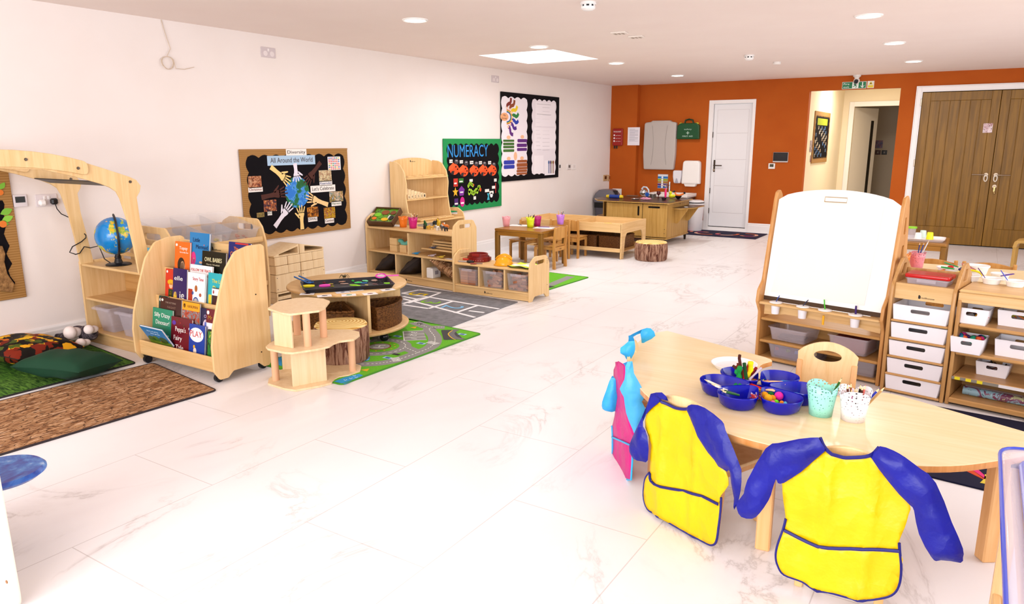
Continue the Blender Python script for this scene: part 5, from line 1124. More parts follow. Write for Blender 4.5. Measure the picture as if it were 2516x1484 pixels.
# ================================================================ tall shelf unit with sloping ends (facing the room)
def mlogo(par, x, z, y): LMm = T(0, y-.0006, 0) @ mxz(0); logo(par, x+.02, z, LMm); logomark(par, x, z, LMm)
sa = thing('shelf_unit', 'maple five-compartment shelf unit with handled ends holding cushions and toy animals', 'shelf unit', (0, 0, 0)); XA0, XA1, YA, DA = .012, 1.335, 5.79, .36; _pre = set(bpy.data.objects)
eo = lambda h, d, hh=.05: (fil([(0, 0), (.05, 0), (.09, .04), (d-.09, .04), (d-.05, 0), (d, 0), (d, h-.09), (d-.05, h-.01), (.10, h), (.02, h-.05), (0, h-.12)], [.0, .0, .03, .03, .0, .0, .05, .05, .06, .04, .06]), rr(.10, h-.085, d-.085, h-.045, .018))
o, hsl = eo(.715, DA); tp = T(0, YA, 0)
for x in (XA0, XA1-.018): MB().slab(o, .018, [hsl], b=.003, M=T(x+.009, YA, 0) @ myz(0)).obj('end_panel', MAPLE, sa)
for z in (.557, .30, .07): MB().box(XA0+.018, XA1-.018, YA+.01, YA+DA-.01, z, z+.018, .005).obj('shelf', MAPLEH, sa)
MB().box(XA0+.018, XA1-.018, YA+.016, YA+.03, 0.005, .072, .002).obj('plinth', MAPLEH, sa); mlogo(sa, .62, .03, YA+.016)
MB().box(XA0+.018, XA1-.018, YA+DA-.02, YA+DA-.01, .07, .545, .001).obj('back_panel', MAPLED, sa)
for x, a, c in ((.66, .318, .545), (.46, .088, .30), (.86, .088, .30)): MB().box(x, x+.018, YA+.015, YA+DA-.02, a, c, .002).obj('divider', MAPLE, sa)
MB().box(.82, XA1-.018, YA+.06, YA+DA-.02, .385, .397, .002).obj('inner_ledge', MAPLEH, sa)
DKB = P('1c100e', .5)
for x, l in ((.27, 'dark brown cushion folded into the bottom left compartment'), (.66, 'dark brown cushion folded into the bottom middle compartment')):
    cushion(l, (x+.01, YA+.17, .195), .0, .37, .30, .15, DKB, (radians(0), radians(-33)), 'brown cushions in the shelf')
cushion('bark-print cushion squeezed into the bottom right compartment', (1.14, YA+.18, .205), .1, .36, .32, .13, WOODRUG, (0, radians(28)))
t = thing('white_box', 'small white box in front of the bark-print cushion in the shelf', 'box', (.905, YA+.04, .088)); MB().box(0, .09, 0, .13, 0, .11, .008).obj('body', WHITEP, t); MB().box(.089, .0915, .04, .09, .04, .08, .001).obj('socket_face', P('a8a4b0', .4), t)
for x, z, w_, h_, l in ((.345, .318, .11, .075, 'open wooden block at the bottom of the pile in the upper left compartment'), (.345, .394, .11, .075, 'wooden block on top of the pile in the upper left compartment'), (.50, .318, .10, .085, 'tilted wooden block in front of the dolls in the upper left compartment'), (.605, .318, .05, .02, 'thin wooden block lying by the divider in the upper left compartment')):
    b_ = thing('wooden_block', l, 'block', (x, YA+.05, z), 0); MB().box(0, w_, 0, .10, 0, h_, .003).obj('body', MAPLEH, b_)
blobs_t = thing('fabric_doll', 'small turquoise fabric toy lying on the wooden blocks', 'soft toy', (0, 0, 0)); blobs('body', [((.46, YA+.1, .44), (.05, .03, .022)), ((.52, YA+.1, .41), (.05, .03, .025)), ((.57, YA+.11, .42), (.035, .03, .03))], P('6ab8a8', .8), blobs_t)
t = thing('fabric_doll', 'small pink fabric doll with dark hair beside the turquoise toy', 'soft toy', (0, 0, 0)); blobs('body', [((.61, YA+.1, .39), (.03, .03, .045)), ((.63, YA+.1, .35), (.022, .03, .03))], P('d898a0', .8), t); MB().ell((.605, YA+.10, .455), (.025, .025, .022), 12).obj('hair', P('2a1812', .9), t)
for k, (z, cc) in enumerate(((.40, 'caa066'), (.425, 'd8b07a'), (.45, 'caa066'))):
    t = thing('wooden_tray', 'thin wooden tray in the upper right compartment, %s of three' % ('lowest', 'middle', 'topmost')[k], 'tray', (.90, YA+.12+.02*k, z), 0, 'stacked wooden trays')
    m = MB(); m.box(0, .38, 0, .2, 0, .005, .001); m.box(0, .38, 0, .008, 0, .022, .001); m.box(0, .38, .192, .2, 0, .022, .001); m.box(0, .008, 0, .2, 0, .022, .001); m.box(.372, .38, 0, .2, 0, .022, .001); m.obj('body', MAPLEH, t)
for x, y, z, cc, l in ((.745, .06, .318, '2a8ac0', 'blue ray toy at the front of the upper right compartment'), (.99, .05, .318, 'b8a8b0', 'grey and brown toy fish at the front of the upper right compartment'), (1.13, .04, .318, 'c8a838', 'yellow toy crab at the front of the upper right compartment'), (.98, .08, .398, '4a4a5a', 'dark toy whale on the inner ledge')):
    m = MB().ell((0, 0, .014), (.03, .018, .012), 10); m.tube([(-.045, -.01, .012), (0, 0, .02), (.04, .012, .03)], .004, 5); m.tube([(0, .0, .02), (.005, -.03, .008)], [.008, .002], 5); m.tube([(0, .0, .02), (.005, .03, .008)], [.008, .002], 5)
    tag(m.obj('toy_sea_creature', P(cc, .4)), l, 'toy', None, (x, YA+y, z), .3)
t = tag(MB().box(0, .11, 0, .05, 0, .002, 0).obj('paper_card', P('e8e0e4', .5)), 'small white card at the right end of the middle shelf', 'card', None, (1.19, YA+.03, .3185))
# on top of the tall unit
ZT = .5755
pz = thing('jungle_puzzle', 'green jungle puzzle in a deep wooden frame leaning on the left end of the shelf', 'puzzle', (.03, YA+.03, ZT+.012), radians(0)); 
PM = T(0, 0, 0) @ RZ(radians(14)) @ RX(radians(36))
m = MB(); W_, H_ = .325, .245
for a in ((0, W_, 0, .012), (0, W_, H_-.012, H_), (0, .012, 0, H_), (W_-.012, W_, 0, H_)): m.box(a[0], a[1], a[2], a[3], -.01, .055, .002, PM)
m.box(0, W_, 0, H_, -.012, 0, .001, PM); m.obj('frame', P('5a3c22', .5), pz)
MB().box(.012, W_-.012, .012, H_-.012, .025, .038, 0, PM).obj('puzzle_base', photo(31, ['1a3a0a', '6ab01a', '3a5a10', '8ac828', '2a2208'], 16), pz)
for k, (x, y, a, c, cc) in enumerate(((.16, .17, .05, .035, '8a4a1a'), (.26, .17, .035, .03, '7a3a14'), (.06, .07, .03, .022, 'e8781c'), (.20, .06, .045, .025, 'e8b81c'), (.27, .09, .03, .035, '1a1a1a'), (.24, .10, .012, .03, 'f0f0ea'), (.08, .13, .045, .03, '7ac828'), (.13, .09, .03, .02, '5aa018'))):
    MB().slab(circ(x, y, a, 14, c), .006, b=.001, M=PM @ T(0, 0, .041)).obj('puzzle_piece', P(cc, .5), pz)
def scal_pot(label, loc, colr, r=.045, h=.12, contents=(), rz=0, wav=.014, name='pencil_pot', cat='pot', lobes=4, grp=None, holes=True):
    """flared pot with a scalloped rim and pierced dots"""
    t = thing(name, label, cat, loc, rz, grp); n = 48; m = MB(); vs = []
    for k, (f, z) in enumerate(((.72, 0), (.80, h*.33), (.9, h*.66))): vs += [(r*f*cos(2*pi*i/n), r*f*sin(2*pi*i/n), z) for i in range(n)]
    vs += [(r*cos(2*pi*i/n), r*sin(2*pi*i/n), h-wav+wav*abs(cos(lobes*pi*i/n))**.6) for i in range(n)]
    m.add(vs, [(k*n+i, k*n+(i+1) % n, (k+1)*n+(i+1) % n, (k+1)*n+i) for k in range(3) for i in range(n)])
    m.add([(r*.72*cos(2*pi*i/n), r*.72*sin(2*pi*i/n), .001) for i in range(n)], [tuple(range(n))]); m.obj('body', colr if not isinstance(colr, str) else P(colr, .35), t, solid=.0022, sharp=70)
    if holes:
        m = MB(); dk = P('2a2028' if not isinstance(colr, str) else colr, .6)
    return t
def pierced(name, h):
    """plastic with small punched flower holes (cut with alpha)"""
    if name in _mc: return _mc[name]
    m, nt, b = newmat(name); b.inputs['Base Color'].default_value = lin(h); b.inputs['Roughness'].default_value = .35
    tc_ = N(nt, 'ShaderNodeTexCoord'); sp = N(nt, 'ShaderNodeSeparateXYZ'); nt.links.new(tc_.outputs['Object'], sp.inputs[0])
    an = math_(nt, 'ARCTAN2', sp.outputs[1], sp.outputs[0]); cb = N(nt, 'ShaderNodeCombineXYZ'); nt.links.new(math_(nt, 'MULTIPLY', an, 3.2), cb.inputs[0]); nt.links.new(math_(nt, 'MULTIPLY', sp.outputs[2], 72.), cb.inputs[1])
    vo = N(nt, 'ShaderNodeTexVoronoi'); vo.inputs['Scale'].default_value = 1.45; vo.inputs['Randomness'].default_value = .55; nt.links.new(cb.outputs[0], vo.inputs['Vector'])
    top = math_(nt, 'MULTIPLY', sp.outputs[2], 2.0); r_ = math_(nt, 'ADD', top, .10, True)
    nt.links.new(math_(nt, 'GREATER_THAN', vo.outputs['Distance'], r_), b.inputs['Alpha'])
    _mc[name] = m; return m
PCOL = {}
def ppot(label, x, y, z, hexc, r=.045, h=.12, pens=(), rz=.3, wav=.016, **k):
    t = scal_pot(label, (x, y, z), pierced('pierced_'+hexc, hexc), r, h, rz=rz, wav=wav, **k)
    return t
def pencil(label, base, tip, colr, r=.0038, grp=None, point='e8c89a', cat='pencil', lead=None):
    b_, e = V(base), V(tip); d = e-b_; L_ = d.length; q = d.to_track_quat('Z', 'Y')
    t = thing('pencil', label, cat, b_, 0, grp); t.rotation_mode = 'QUATERNION'; t.rotation_quaternion = q
    MB().cyl((0, 0, 0), (0, 0, L_-.018), r, n=6).obj('barrel', P(colr, .4), t); MB().cyl((0, 0, L_-.018), (0, 0, L_-.004), r*.95, r*.3, n=8).obj('sharpened_wood', P(point, .6), t)
    MB().cyl((0, 0, L_-.0045), (0, 0, L_), r*.34, .0004, n=6).obj('lead', P(lead or colr, .6), t); return t
a = F(1489-0, 0, 0)
CN = {'d8c8b0': 'pale', '2a2024': 'black', '8a3a2a': 'reddish brown', '3a3a3a': 'dark grey', '2a2a2a': 'black', '4a3a3a': 'brownish', 'd89a3a': 'ochre', 'a03020': 'red', '2a2028': 'black', '1c2a7a': 'dark blue', '24348a': 'mid blue', 'd8d8e0': 'silver'}
def pot_with(label, px, py, z, hexc, r, h, pens=(), pl='', **k):
    p = F(px, py, z) if py > 0 else FY(px, 557, -py); p.z = z; t = ppot(label, p.x, p.y, z, hexc, r, h, **k)
    for i, (cc, a_, ln_, tilt) in enumerate(pens):
        dx, dy = cos(a_), sin(a_); rb = r*.35
        pencil(CN.get(cc, 'coloured')+' '+pl, (p.x-dx*rb*.5, p.y-dy*rb*.5, z+.006), (p.x+dx*(r*.55+tilt), p.y+dy*(r*.55+tilt), z+ln_), cc, grp=pl+', upright')
    return p
pot_with('orange pierced pot on top of the tall shelf unit', 991, -6.07, ZT, 'ee7c1c', .05, .12)
pot_with('magenta pierced pot holding pencils on top of the tall shelf unit', 1015, -6.05, ZT, 'c81878', .05, .12, (('d8c8b0', 2.6, .165, .02), ('2a2024', .3, .16, .03), ('8a3a2a', 1.4, .165, .0)), 'pencil in the magenta pot')
p = F(971, 554, ZT); tag(MB().box(-.1, .1, -.07, .07, 0, .0015, 0).obj('paper_sheet', P('f4f0ee', .5)), 'blank white sheet lying on top of the tall shelf unit', 'paper', None, (p.x, p.y, ZT), .1)
AN = [('1a5a2a', 1045, 561, 1.35, 'green toy dinosaur standing at the back left of the animals'), ('2a2420', 1043, 563, .8, 'black toy gorilla at the left front of the toy animals'), ('d8a838', 1052, 564, .8, 'tan toy lion left of the middle of the toy animals'), ('c89a3a', 1061, 564, .75, 'golden toy tiger in the middle of the toy animals'), ('1f2a30', 1069, 556, 1.2, 'dark toy ostrich at the back of the toy animals'),
      ('d8b028', 1078, 556, 1.3, 'yellow toy giraffe at the back of the toy animals'), ('e0dcd8', 1076, 566, .9, 'black and white toy zebra at the front of the animals'), ('4a4a50', 1089, 566, .9, 'grey toy elephant at the front of the toy animals'), ('2a2a30', 1096, 568, .85, 'dark toy rhino at the right front of the toy animals'), ('e8e0da', 1088, 560, .9, 'white toy cow at the back right of the toy animals'), ('d87828', 1096, 563, 1., 'orange toy animal at the right end of the herd')]
for cc, px, py, s_, l in AN:
    p = F(px, py, ZT); m = MB(); s_ *= 1.35; th = s_*.028
    m.ell((0, 0, th), (.022*s_, .010*s_, .011*s_), 10); m.ell((.026*s_, 0, th+.016*s_), (.009*s_, .006*s_, .007*s_), 8); m.tube([(.015*s_, 0, th+.002), (.025*s_, 0, th+.015*s_)], .006*s_, 6)
    for x_ in (-.014, .013):
        for y_ in (-.005, .005): m.tube([(x_*s_, y_*s_, th), (x_*s_, y_*s_, 0)], [.005*s_, .0032*s_], 6)
    m.tube([(-.02*s_, 0, th), (-.03*s_, 0, th-.01*s_)], .002*s_, 5); tag(m.obj('toy_animal', P(cc, .45)), l, 'toy animal', None, (p.x, p.y, ZT), random.uniform(-2.2, .6))
PIV = T(XA1, YA, 0) @ RZ(radians(-6)) @ T(-XA1, -YA, 0)
for o in [x for x in bpy.data.objects if x not in _pre]+[sa]:
    if o.parent is None and not o.name.startswith(('toy_animal', 'pencil', 'paper_sheet')) and 'on top of the tall' not in o.get('label', ''):
        o.matrix_basis = PIV @ Mx.LocRotScale(o.location, o.rotation_euler, o.scale)
# ================================================================ wall unit with the tall hutch
XH = .33; YH0, YH1 = 6.37, 7.14
wu = thing('wall_shelf_unit', 'maple low unit against the wall carrying the tall hutch, mostly hidden behind the shelf unit', 'shelf unit', (0, 0, 0))
o, hsl = eo(.70, .40)
o2 = [(.42-x, z) for x, z in o][::-1]; h2 = [(.42-x, z) for x, z in hsl][::-1]
for y in (6.34, 7.24): MB().slab(o2, .018, [h2], b=.003, M=mxz(y)).obj('end_panel', MAPLE, wu)
for z in (.575, .33, .07): MB().box(.03, .415, 6.35, 7.23, z, z+.018, .004).obj('shelf', MAPLEY, wu)
hu = thing('hutch', 'tall curved-sided maple hutch with two shelves standing on the wall unit', 'hutch', (0, 0, .5935))
ho = fil([(.02, 0), (.30, 0), (.27, .12), (.245, .28), (.26, .42), (.235, .55), (.17, .64), (.12, .665), (.02, .675)], [0, 0, .05, .1, .1, .08, .05, .03, .01])
for y in (YH0, YH1): MB().slab(ho, .018, b=.003, M=mxz(y)).obj('side_panel', MAPLE, hu)
for z in (.235, .475): MB().box(.03, .262, YH0+.009, YH1-.009, z, z+.016, .003).obj('shelf', MAPLEY, hu)
bp = [(YH0+.009, .0), (YH1-.009, .0), (YH1-.009, .66)]+[(YH1-.009-(YH1-YH0-.018)*i/10, .66+.05*sin(pi*i/10)**.6) for i in range(1, 10)]+[(YH0+.009, .66)]
MB().slab(bp, .010, b=.002, M=myz(.025)).obj('back_panel', MAPLE, hu)
logo(hu, YH0+.36, .66, myz(.0306)); logomark(hu, YH0+.34, .66, myz(.0306))
for k in range(5):
    b_ = tag(MB().slab([(0, 0), (.13, 0), (.11, .016), (.03, .022)], .09, b=.001, M=mxz(0)).obj('wedge_block', MAPLEH), 'flat wooden wedge on the top shelf of the hutch, number %s from the camera' % ('one', 'two', 'three', 'four', 'five')[k], 'block', 'wooden wedges on the hutch', (.19, YH0+.05+.14*k, .5935+.492), pi/2)
for k in range(6):
    b_ = thing('number_block', ('tallest', 'second tallest', 'third tallest', 'third shortest', 'second shortest', 'shortest')[k]+' wooden number block on the middle shelf of the hutch', 'block', (.15, YH0+.045+.055*k, .5935+.252), 0, 'wooden number blocks')
    hh = .12-.012*k; MB().box(0, .045, 0, .048, 0, hh, .002).obj('body', PINE, b_)
    MB().box(.047, .085, 0, .048, 0, .052, .002).obj('front_tile', PINE, b_); MB().text('642531'[k], .012, .012, .02, .028, T(.0855, 0, 0) @ myz(0)).obj('number_print', INK, b_)
for k in range(2):
    b_ = thing('peg_board', ('left', 'right')[k]+' wooden board with round hollows on the base of the hutch', 'board', (.30-.0, YH0+.06+.33*k, .5945), 0)
    hs_ = [circ(.03+.06*(i % 2), .04+.055*(i//2), .02, 14) for i in range(10)]
    MB().slab(rr(0, 0, .12, .30, .004), .014, hs_, b=.001, M=T(-.02, 0, .018)).obj('pierced_board', MAPLEY, b_); MB().box(-.02, .10, 0, .30, .0, .0105, .001).obj('base_board', MAPLED, b_)
# ================================================================ low shelf unit with brick boxes
lu = thing('low_shelf_unit', 'low three-bay maple shelf unit with handled ends holding clear boxes of bricks', 'shelf unit', (0, 0, 0)); XL0, XL1, YL, DL = 1.345, 2.25, 5.76, .37
o, hsl = eo(.425, DL)
for x in (XL0, XL1-.018): MB().slab(o, .018, [hsl], b=.003, M=T(x+.009, YL, 0) @ myz(0)).obj('end_panel', MAPLE, lu)
for z in (.285, .07): MB().box(XL0+.018, XL1-.018, YL+.01, YL+DL-.01, z, z+.018, .005).obj('shelf', MAPLEH, lu)
MB().box(XL0+.018, XL1-.018, YL+.016, YL+.03, .005, .072, .002).obj('plinth', MAPLEH, lu); mlogo(lu, 1.72, .03, YL+.016)
for x in (1.645, 1.945): MB().box(x, x+.016, YL+.015, YL+DL-.02, .088, .285, .002).obj('divider', MAPLE, lu)
MB().box(XL0+.018, XL1-.018, YL+DL-.02, YL+DL-.01, .07, .285, .001).obj('back_panel', MAPLED, lu)
for y, z in ((.325, .375), (.325, .355), (.325, .335), (.33, .12)): MB().cyl((XL1, YL+y, z), (XL1+.0012, YL+y, z), .004, n=8).obj('screw', STEELD, lu)
BRK = [P(c_, .7) for c_ in ('b8805a', 'a86c48', 'c48c66', '9a6040')]
brick0 = None
for bi, (x, l) in enumerate(((1.51, 'left'), (1.80, 'middle'), (2.085, 'right'))):
    t = thing('brick_box', 'clear plastic box of wooden bricks in the %s bay of the low shelf' % l, 'storage box', (x, YL+.175, .0885), 0, 'brick boxes in the low shelf')
    tub(.235, .30, .165, .0025, .10, .014, CLEAR).obj('body', CLEAR, t); MB().box(-.06, .06, -.168, -.155, .14, .166, .003).obj('handle_lip', CLEAR2, t)
    k = 0
    for lv in range(6):
        for c_ in range(3 if bi == 0 else 3):
            if brick0 is None: brick0 = MB().box(-.045, .045, -.022, .022, 0, .022, .0015).mesh('toy_brick')
            o = bpy.data.objects.new('toy_brick', brick0.copy()); o.data.materials.append(BRK[(k*7+lv) % 4]); COL.objects.link(o)
            zz = .093+.0235*lv
            if bi == 0: o.location = (x-.05+.093*(c_ % 2)-.0+(.0 if c_ < 2 else .03), YL+.06+(.0 if c_ < 2 else .06), zz)
            else: o.location = (x+random.uniform(-.055, .055), YL+.065+random.uniform(0, .05)+(.05 if c_ == 2 else 0), zz+random.uniform(0, .004)); o.rotation_euler = (random.uniform(-.3, .3), random.uniform(-.5, .5), random.uniform(-1.2, 1.2))
            tag(o, 'brown wooden brick in the clear box in the %s bay' % l, 'brick', 'wooden bricks in the %s box' % l); k += 1
ZL = .3035
p = F(1173, 626, ZL); t = thing('tool_belt', 'dark red plastic tool belt coiled on the left of the low shelf', 'tool belt', (1.50, YL+.235, ZL), .2)
for i, (r_, h_, dz) in enumerate(((.118, .05, 0), (.10, .05, .028))):
    m = MB(); pts = []
    m.lathe([(r_-.004, dz), (r_, dz+.004), (r_, dz+h_), (r_-.004, dz+h_+.003), (r_-.008, dz+h_), (r_-.008, dz)], 40, sy=.78); m.obj('belt_loop', P('7a1410', .35), t)
for i in range(9): a = -2.6+.22*i; MB().cyl((.1185*cos(a), .0925*sin(a), .016), (.1215*cos(a), .095*sin(a), .016), .0032, n=8).obj('belt_hole', P('d8a090', .6), t)
MB().box(.10, .135, -.02, .02, .01, .05, .005).obj('buckle', P('6a100c', .35), t); MB().box(-.03, .05, -.1, -.09, .055, .085, .004).obj('pouch', P('8a1a14', .35), t)
p = F(1230, 637, ZL); t = thing('safety_helmet', 'yellow toy safety helmet on the low shelf', 'helmet', (1.86, YL+.155, ZL), .3)
MB().lathe([(.083, .0), (.084, .012), (.080, .03), (.068, .062), (.045, .086), (.02, .097), (0, .10)], 36, sx=1.06).obj('shell', P('f2a81a', .25), t, sharp=60)
m = MB()
for a in (-.5, 0, .5): m.tube([(.085*cos(q)*cos(a*.0)+0, .035*a*2*sin(q), .03+.074*sin(q)) for q in [.35+2.4*i/10 for i in range(11)]], .006, 6)
m.obj('ridge', P('f2a81a', .25), t); MB().lathe([(.083, .0), (.094, .003), (.094, .007), (.083, .01)], 36, sx=1.08).obj('brim', P('f2a81a', .25), t)
def rag(pts, z0, amp, seed, t_=.006):
    random.seed(seed); o = fil(pts, .01); return o
vt = thing('safety_vest', 'yellow high-visibility vest with white bands folded at the right end of the low shelf', 'vest', (2.09, YL+.17, ZL))
def cloth_patch(x0, x1, y0, y1, z, amp, ph, mat, name, n=14, par=None, t_=.006):
    m = MB(); vs = []; 
    f = lambda x, y: z+amp*(sin(x*38+ph)+sin(y*47+ph*2)*.7)*.5
    for i in range(n+1):
        for j in range(n+1): x, y = x0+(x1-x0)*i/n, y0+(y1-y0)*j/n; vs.append((x+.006*sin(y*40+ph), y+.006*sin(x*35+ph), f(x, y)))
    m.add(vs, [(i*(n+1)+j, (i+1)*(n+1)+j, (i+1)*(n+1)+j+1, i*(n+1)+j+1) for i in range(n) for j in range(n)]); return m.obj(name, mat, par, solid=t_, sharp=80)
HV = P('d8ee18', .6)
cloth_patch(-.12, .12, -.12, .13, .012, .008, 1., HV, 'fabric', par=vt); cloth_patch(-.115, .115, -.05, .01, .017, .008, 1., P('eef0ea', .3), 'reflective_band', par=vt, t_=.003); cloth_patch(-.02, .115, .04, .09, .018, .008, 1., P('eef0ea', .3), 'reflective_band', par=vt, t_=.003)
MB().tube([(x, -.121+.006*sin(x*35+1), .016+.004*sin(x*38+1)) for x in [-.12+.02*i for i in range(13)]], .005, 6).obj('black_binding', BLACKP, vt); MB().tube([(x, .131+.006*sin(x*35+1), .016+.004*sin(x*38+1)) for x in [-.12+.02*i for i in range(13)]], .005, 6).obj('black_binding', BLACKP, vt)
t = thing('toy_pliers', 'grey and black toy pliers in front of the red tool belt', 'toy tool', (1.44, YL+.075, ZL), .15)
MB().tube([(-.07, .01, .008), (0, 0, .01), (.03, .004, .01)], .007, 6).obj('jaw', P('a8a4a8', .3), t); MB().tube([(.03, .004, .01), (.06, -.015, .01), (.10, -.02, .008)], .009, 6).obj('handle', BLACKP, t); MB().tube([(.03, .004, .016), (.06, .02, .014), (.095, .02, .01)], .009, 6).obj('handle', BLACKP, t); MB().tube([(-.03, .03, .03), (.03, .03, .028)], .01, 6).obj('red_grip', P('c03020', .4), t)
t = thing('toy_saw', 'red-handled toy knife lying at the front edge of the low shelf', 'toy tool', (1.60, YL+.04, ZL), .5); MB().tube([(-.05, 0, .008), (.01, 0, .008)], .011, 8, flat=.6).obj('handle', P('8a1a14', .35), t); MB().box(.01, .07, -.002, .002, .004, .016, .001).obj('blade', P('7a6058', .4), t)
# ================================================================ wooden table with chairs
def table4(name, label, x0, x1, y0, y1, h, mt, ml, leg=.055, th=.03, ap=.05, cat='table', M=None):
    t = thing(name, label, cat, (x0, y0, 0)); w, d = x1-x0, y1-y0
    MB().slab(rr(0, 0, w, d, .03), th, b=.005, M=T(0, 0, h-th/2)).obj('tabletop', mt, t)
    m = MB()
    for a in ((leg, w-leg, .008, .028), (leg, w-leg, d-.028, d-.008)): MB().box(*a, h-th-ap, h-th, .003).obj('apron_rail', mt, t)
    for a in ((.008, .028, leg, d-leg), (w-.028, w-.008, leg, d-leg)): MB().box(*a, h-th-ap, h-th, .003).obj('apron_rail', mt, t)
    for x in (.004, w-leg-.004):
        for y in (.004, d-leg-.004): MB().box(x, x+leg, y, y+leg, 0, h-th, .008).obj('leg', ml, t)
    return t
table4('wooden_table', 'brown varnished square children table with coloured pots on it', .80, 1.47, 7.32, 7.97, .46, OAKT, OAKTZ)
def kid_chair(label, loc, rz, w=.30, d=.28, sh=.27, bh=.50, mt=None, grp=None):
    """child chair, origin under the middle of the seat, facing +y"""
    mt = mt or CHAIRW; t = thing('child_chair', label, 'chair', loc, rz, grp)
    for s in (-1, 1):
        MB().slab(fil([(-d/2-.03, 0), (-d/2+.01, 0), (-d/2+.015, sh), (-d/2-.01, bh), (-d/2-.035, bh), (-d/2-.02, sh)], [.004, .004, .02, .01, .01, .02]), .024, b=.004, M=myz(s*(w/2-.012))).obj('rear_post', mt, t)
        MB().slab(fil([(d/2-.035, 0), (d/2, 0), (d/2, sh-.01), (-d/2, sh-.01), (-d/2, sh-.045), (d/2-.035, sh-.045)], [.004, .004, .03, .004, .004, .02]), .024, b=.004, M=myz(s*(w/2-.038))).obj('leg', mt, t)
    MB().slab(rr(-w/2+.02, -d/2, w/2-.02, d/2+.01, .02), .014, b=.004, M=T(0, 0, sh)).obj('seat', mt, t)
    m = MB(); n = 10; top = []
    o = [(-w/2+.02, bh-.145), (w/2-.02, bh-.145)]+[(w/2-.02-(w-.04)*i/n, bh-.022+.022*sin(pi*i/n)) for i in range(n+1)]
    m.slab(o, .012, b=.003, M=mxz(-d/2-.012)).obj('backrest', mt, t)
    MB().box(-w/2+.024, w/2-.024, -d/2-.012, -d/2+.004, sh-.06, sh-.01, .003).obj('rear_rail', mt, t)
    logo(t, -.02, sh-.04, Mx.Rotation(pi, 4, 'Z') @ mxz(-d/2+.0) if 0 else T(0, -d/2-.0125, 0) @ mxz(0), .7); return t
kid_chair('child chair with its back to the room at the right side of the brown table', (1.40, 7.62, 0), radians(90))
kid_chair('child chair behind the brown table, turned to the play tray table', (1.27, 8.53, 0), radians(0), w=.28)
kid_chair('child chair at the far left of the brown table, facing the camera', (.86, 7.90, 0), radians(180))
kid_chair('child chair mostly hidden at the far right of the brown table', (1.17, 8.15, 0), radians(180))
ZT2 = .461
pot_with('pale pink pierced pot at the left end of the brown table', 1244, 556, ZT2, 'e8a0a8', .052, .125)
pot_with('yellow-green pierced pot full of pencils on the brown table', 1303, 558, ZT2, 'd8e81c', .052, .125, (('3a3a3a', 2.6, .17, .03), ('2a2a2a', 1.9, .16, .0), ('3a3a3a', .5, .17, .03), ('4a3a3a', .2, .165, .02)), 'pencil in the yellow-green pot')
pot_with('dark magenta pierced pot behind the yellow-green one on the brown table', 1320, 555, ZT2, 'b01870', .052, .125)
pot_with('lilac pierced pot with pencils at the far end of the brown table', 1377, 551, ZT2, 'c07ad8', .052, .125, (('d89a3a', 2.8, .18, .02), ('a03020', 1.6, .17, .0), ('2a2028', .6, .18, .01)), 'pencil in the lilac pot')
for px, py, a, l in ((1276, 554, .3, 'white drawing sheet at the left of the brown table'), (1337, 560, .2, 'white drawing sheet at the right front of the brown table')):
    p = F(px, py, ZT2); tag(MB().box(-.12, .12, -.085, .085, 0, .0015, 0).obj('paper_sheet', WHITEP), l, 'paper', None, (p.x, p.y, ZT2), a)
p = F(1280, 553, ZT2); pencil('dark blue pencil on the left drawing sheet', (p.x-.06, p.y+.03, ZT2+.006), (p.x+.05, p.y-.05, ZT2+.006), '1f3a5a')
p = F(1337, 559, ZT2); pencil('purple pencil on the right drawing sheet', (p.x-.07, p.y-.02, ZT2+.006), (p.x+.08, p.y+.03, ZT2+.006), '5a2a9a')
# ================================================================ play tray table
t = thing('sand_play_table', 'long pale maple play table with a sunken tray and baskets on its lower rail', 'play table', (0, 0, 0)); sx, ex, sy, ey, hh = .40, 1.90, 8.60, 9.40, .455
for y in (sy, ey-.018): MB().box(sx, ex, y, y+.018, hh-.115, hh, .003).obj('side_board', MAPLEH, t); MB().box(sx, ex, y, y+.018, .085, .135, .003).obj('lower_rail', MAPLEH, t)
d_ = ey-sy; eo_ = fil([(0, 0), (.075, 0), (.115, .27), (.16, .325), (d_-.16, .325), (d_-.115, .27), (d_-.075, 0), (d_, 0), (d_, hh+.005), (0, hh+.005)], [.004, .004, .05, .05, .05, .05, .004, .004, .01, .01])
for x in (sx, ex): MB().slab(eo_, .02, b=.003, M=T(x, sy, 0) @ myz(0)).obj('end_panel', MAPLEY, t)
MB().box(sx, ex, sy+.018, ey-.018, hh-.10, hh-.088, .001).obj('tray_floor', PINE, t); MB().box(sx, ex, sy+.018, ey-.018, .085, .10, .001).obj('lower_shelf', MAPLED, t)
MB().box(1.14, 1.155, sy+.018, ey-.018, hh-.088, hh-.01, .002).obj('tray_divider', MAPLEY, t)
for x0, y0, x1, y1, nm in ((1.2, .1, 1.5, .4, 'tray_panel'), (.5, .1, 1.05, .5, 'tray_panel'), (1.2, .5, 1.8, .7, 'tray_panel')): MB().box(x0, x1, sy+y0, sy+y1, hh-.088, hh-.07, .003).obj(nm, MAPLEH, t)
for x, y, c_, l in ((.62, 8.72, 'e8c898', 'wooden bowl in the play table, left one'), (.80, 8.74, 'caa060', 'wooden bowl in the play table, right one')):
    tag(MB().lathe([(0, 0), (.04, .0), (.055, .03), (.05, .032), (.038, .006), (0, .006)], 20).obj('wooden_bowl', P(c_, .5)), l, 'bowl', None, (x, y, hh-.0695))
for x, y, l in ((1.45, 9.15, 'yellow star shape lying far in the play table tray'), (1.72, 8.75, 'yellow star shape at the near right corner of the play table tray')):
    tag(MB().slab(star2(0, 0, .06), .008, b=.001, M=T(0, 0, .004)).obj('yellow_star', P('e8c828', .5)), l, 'toy', None, (x, y, hh-.087 if x > 1.6 else hh-.0695))
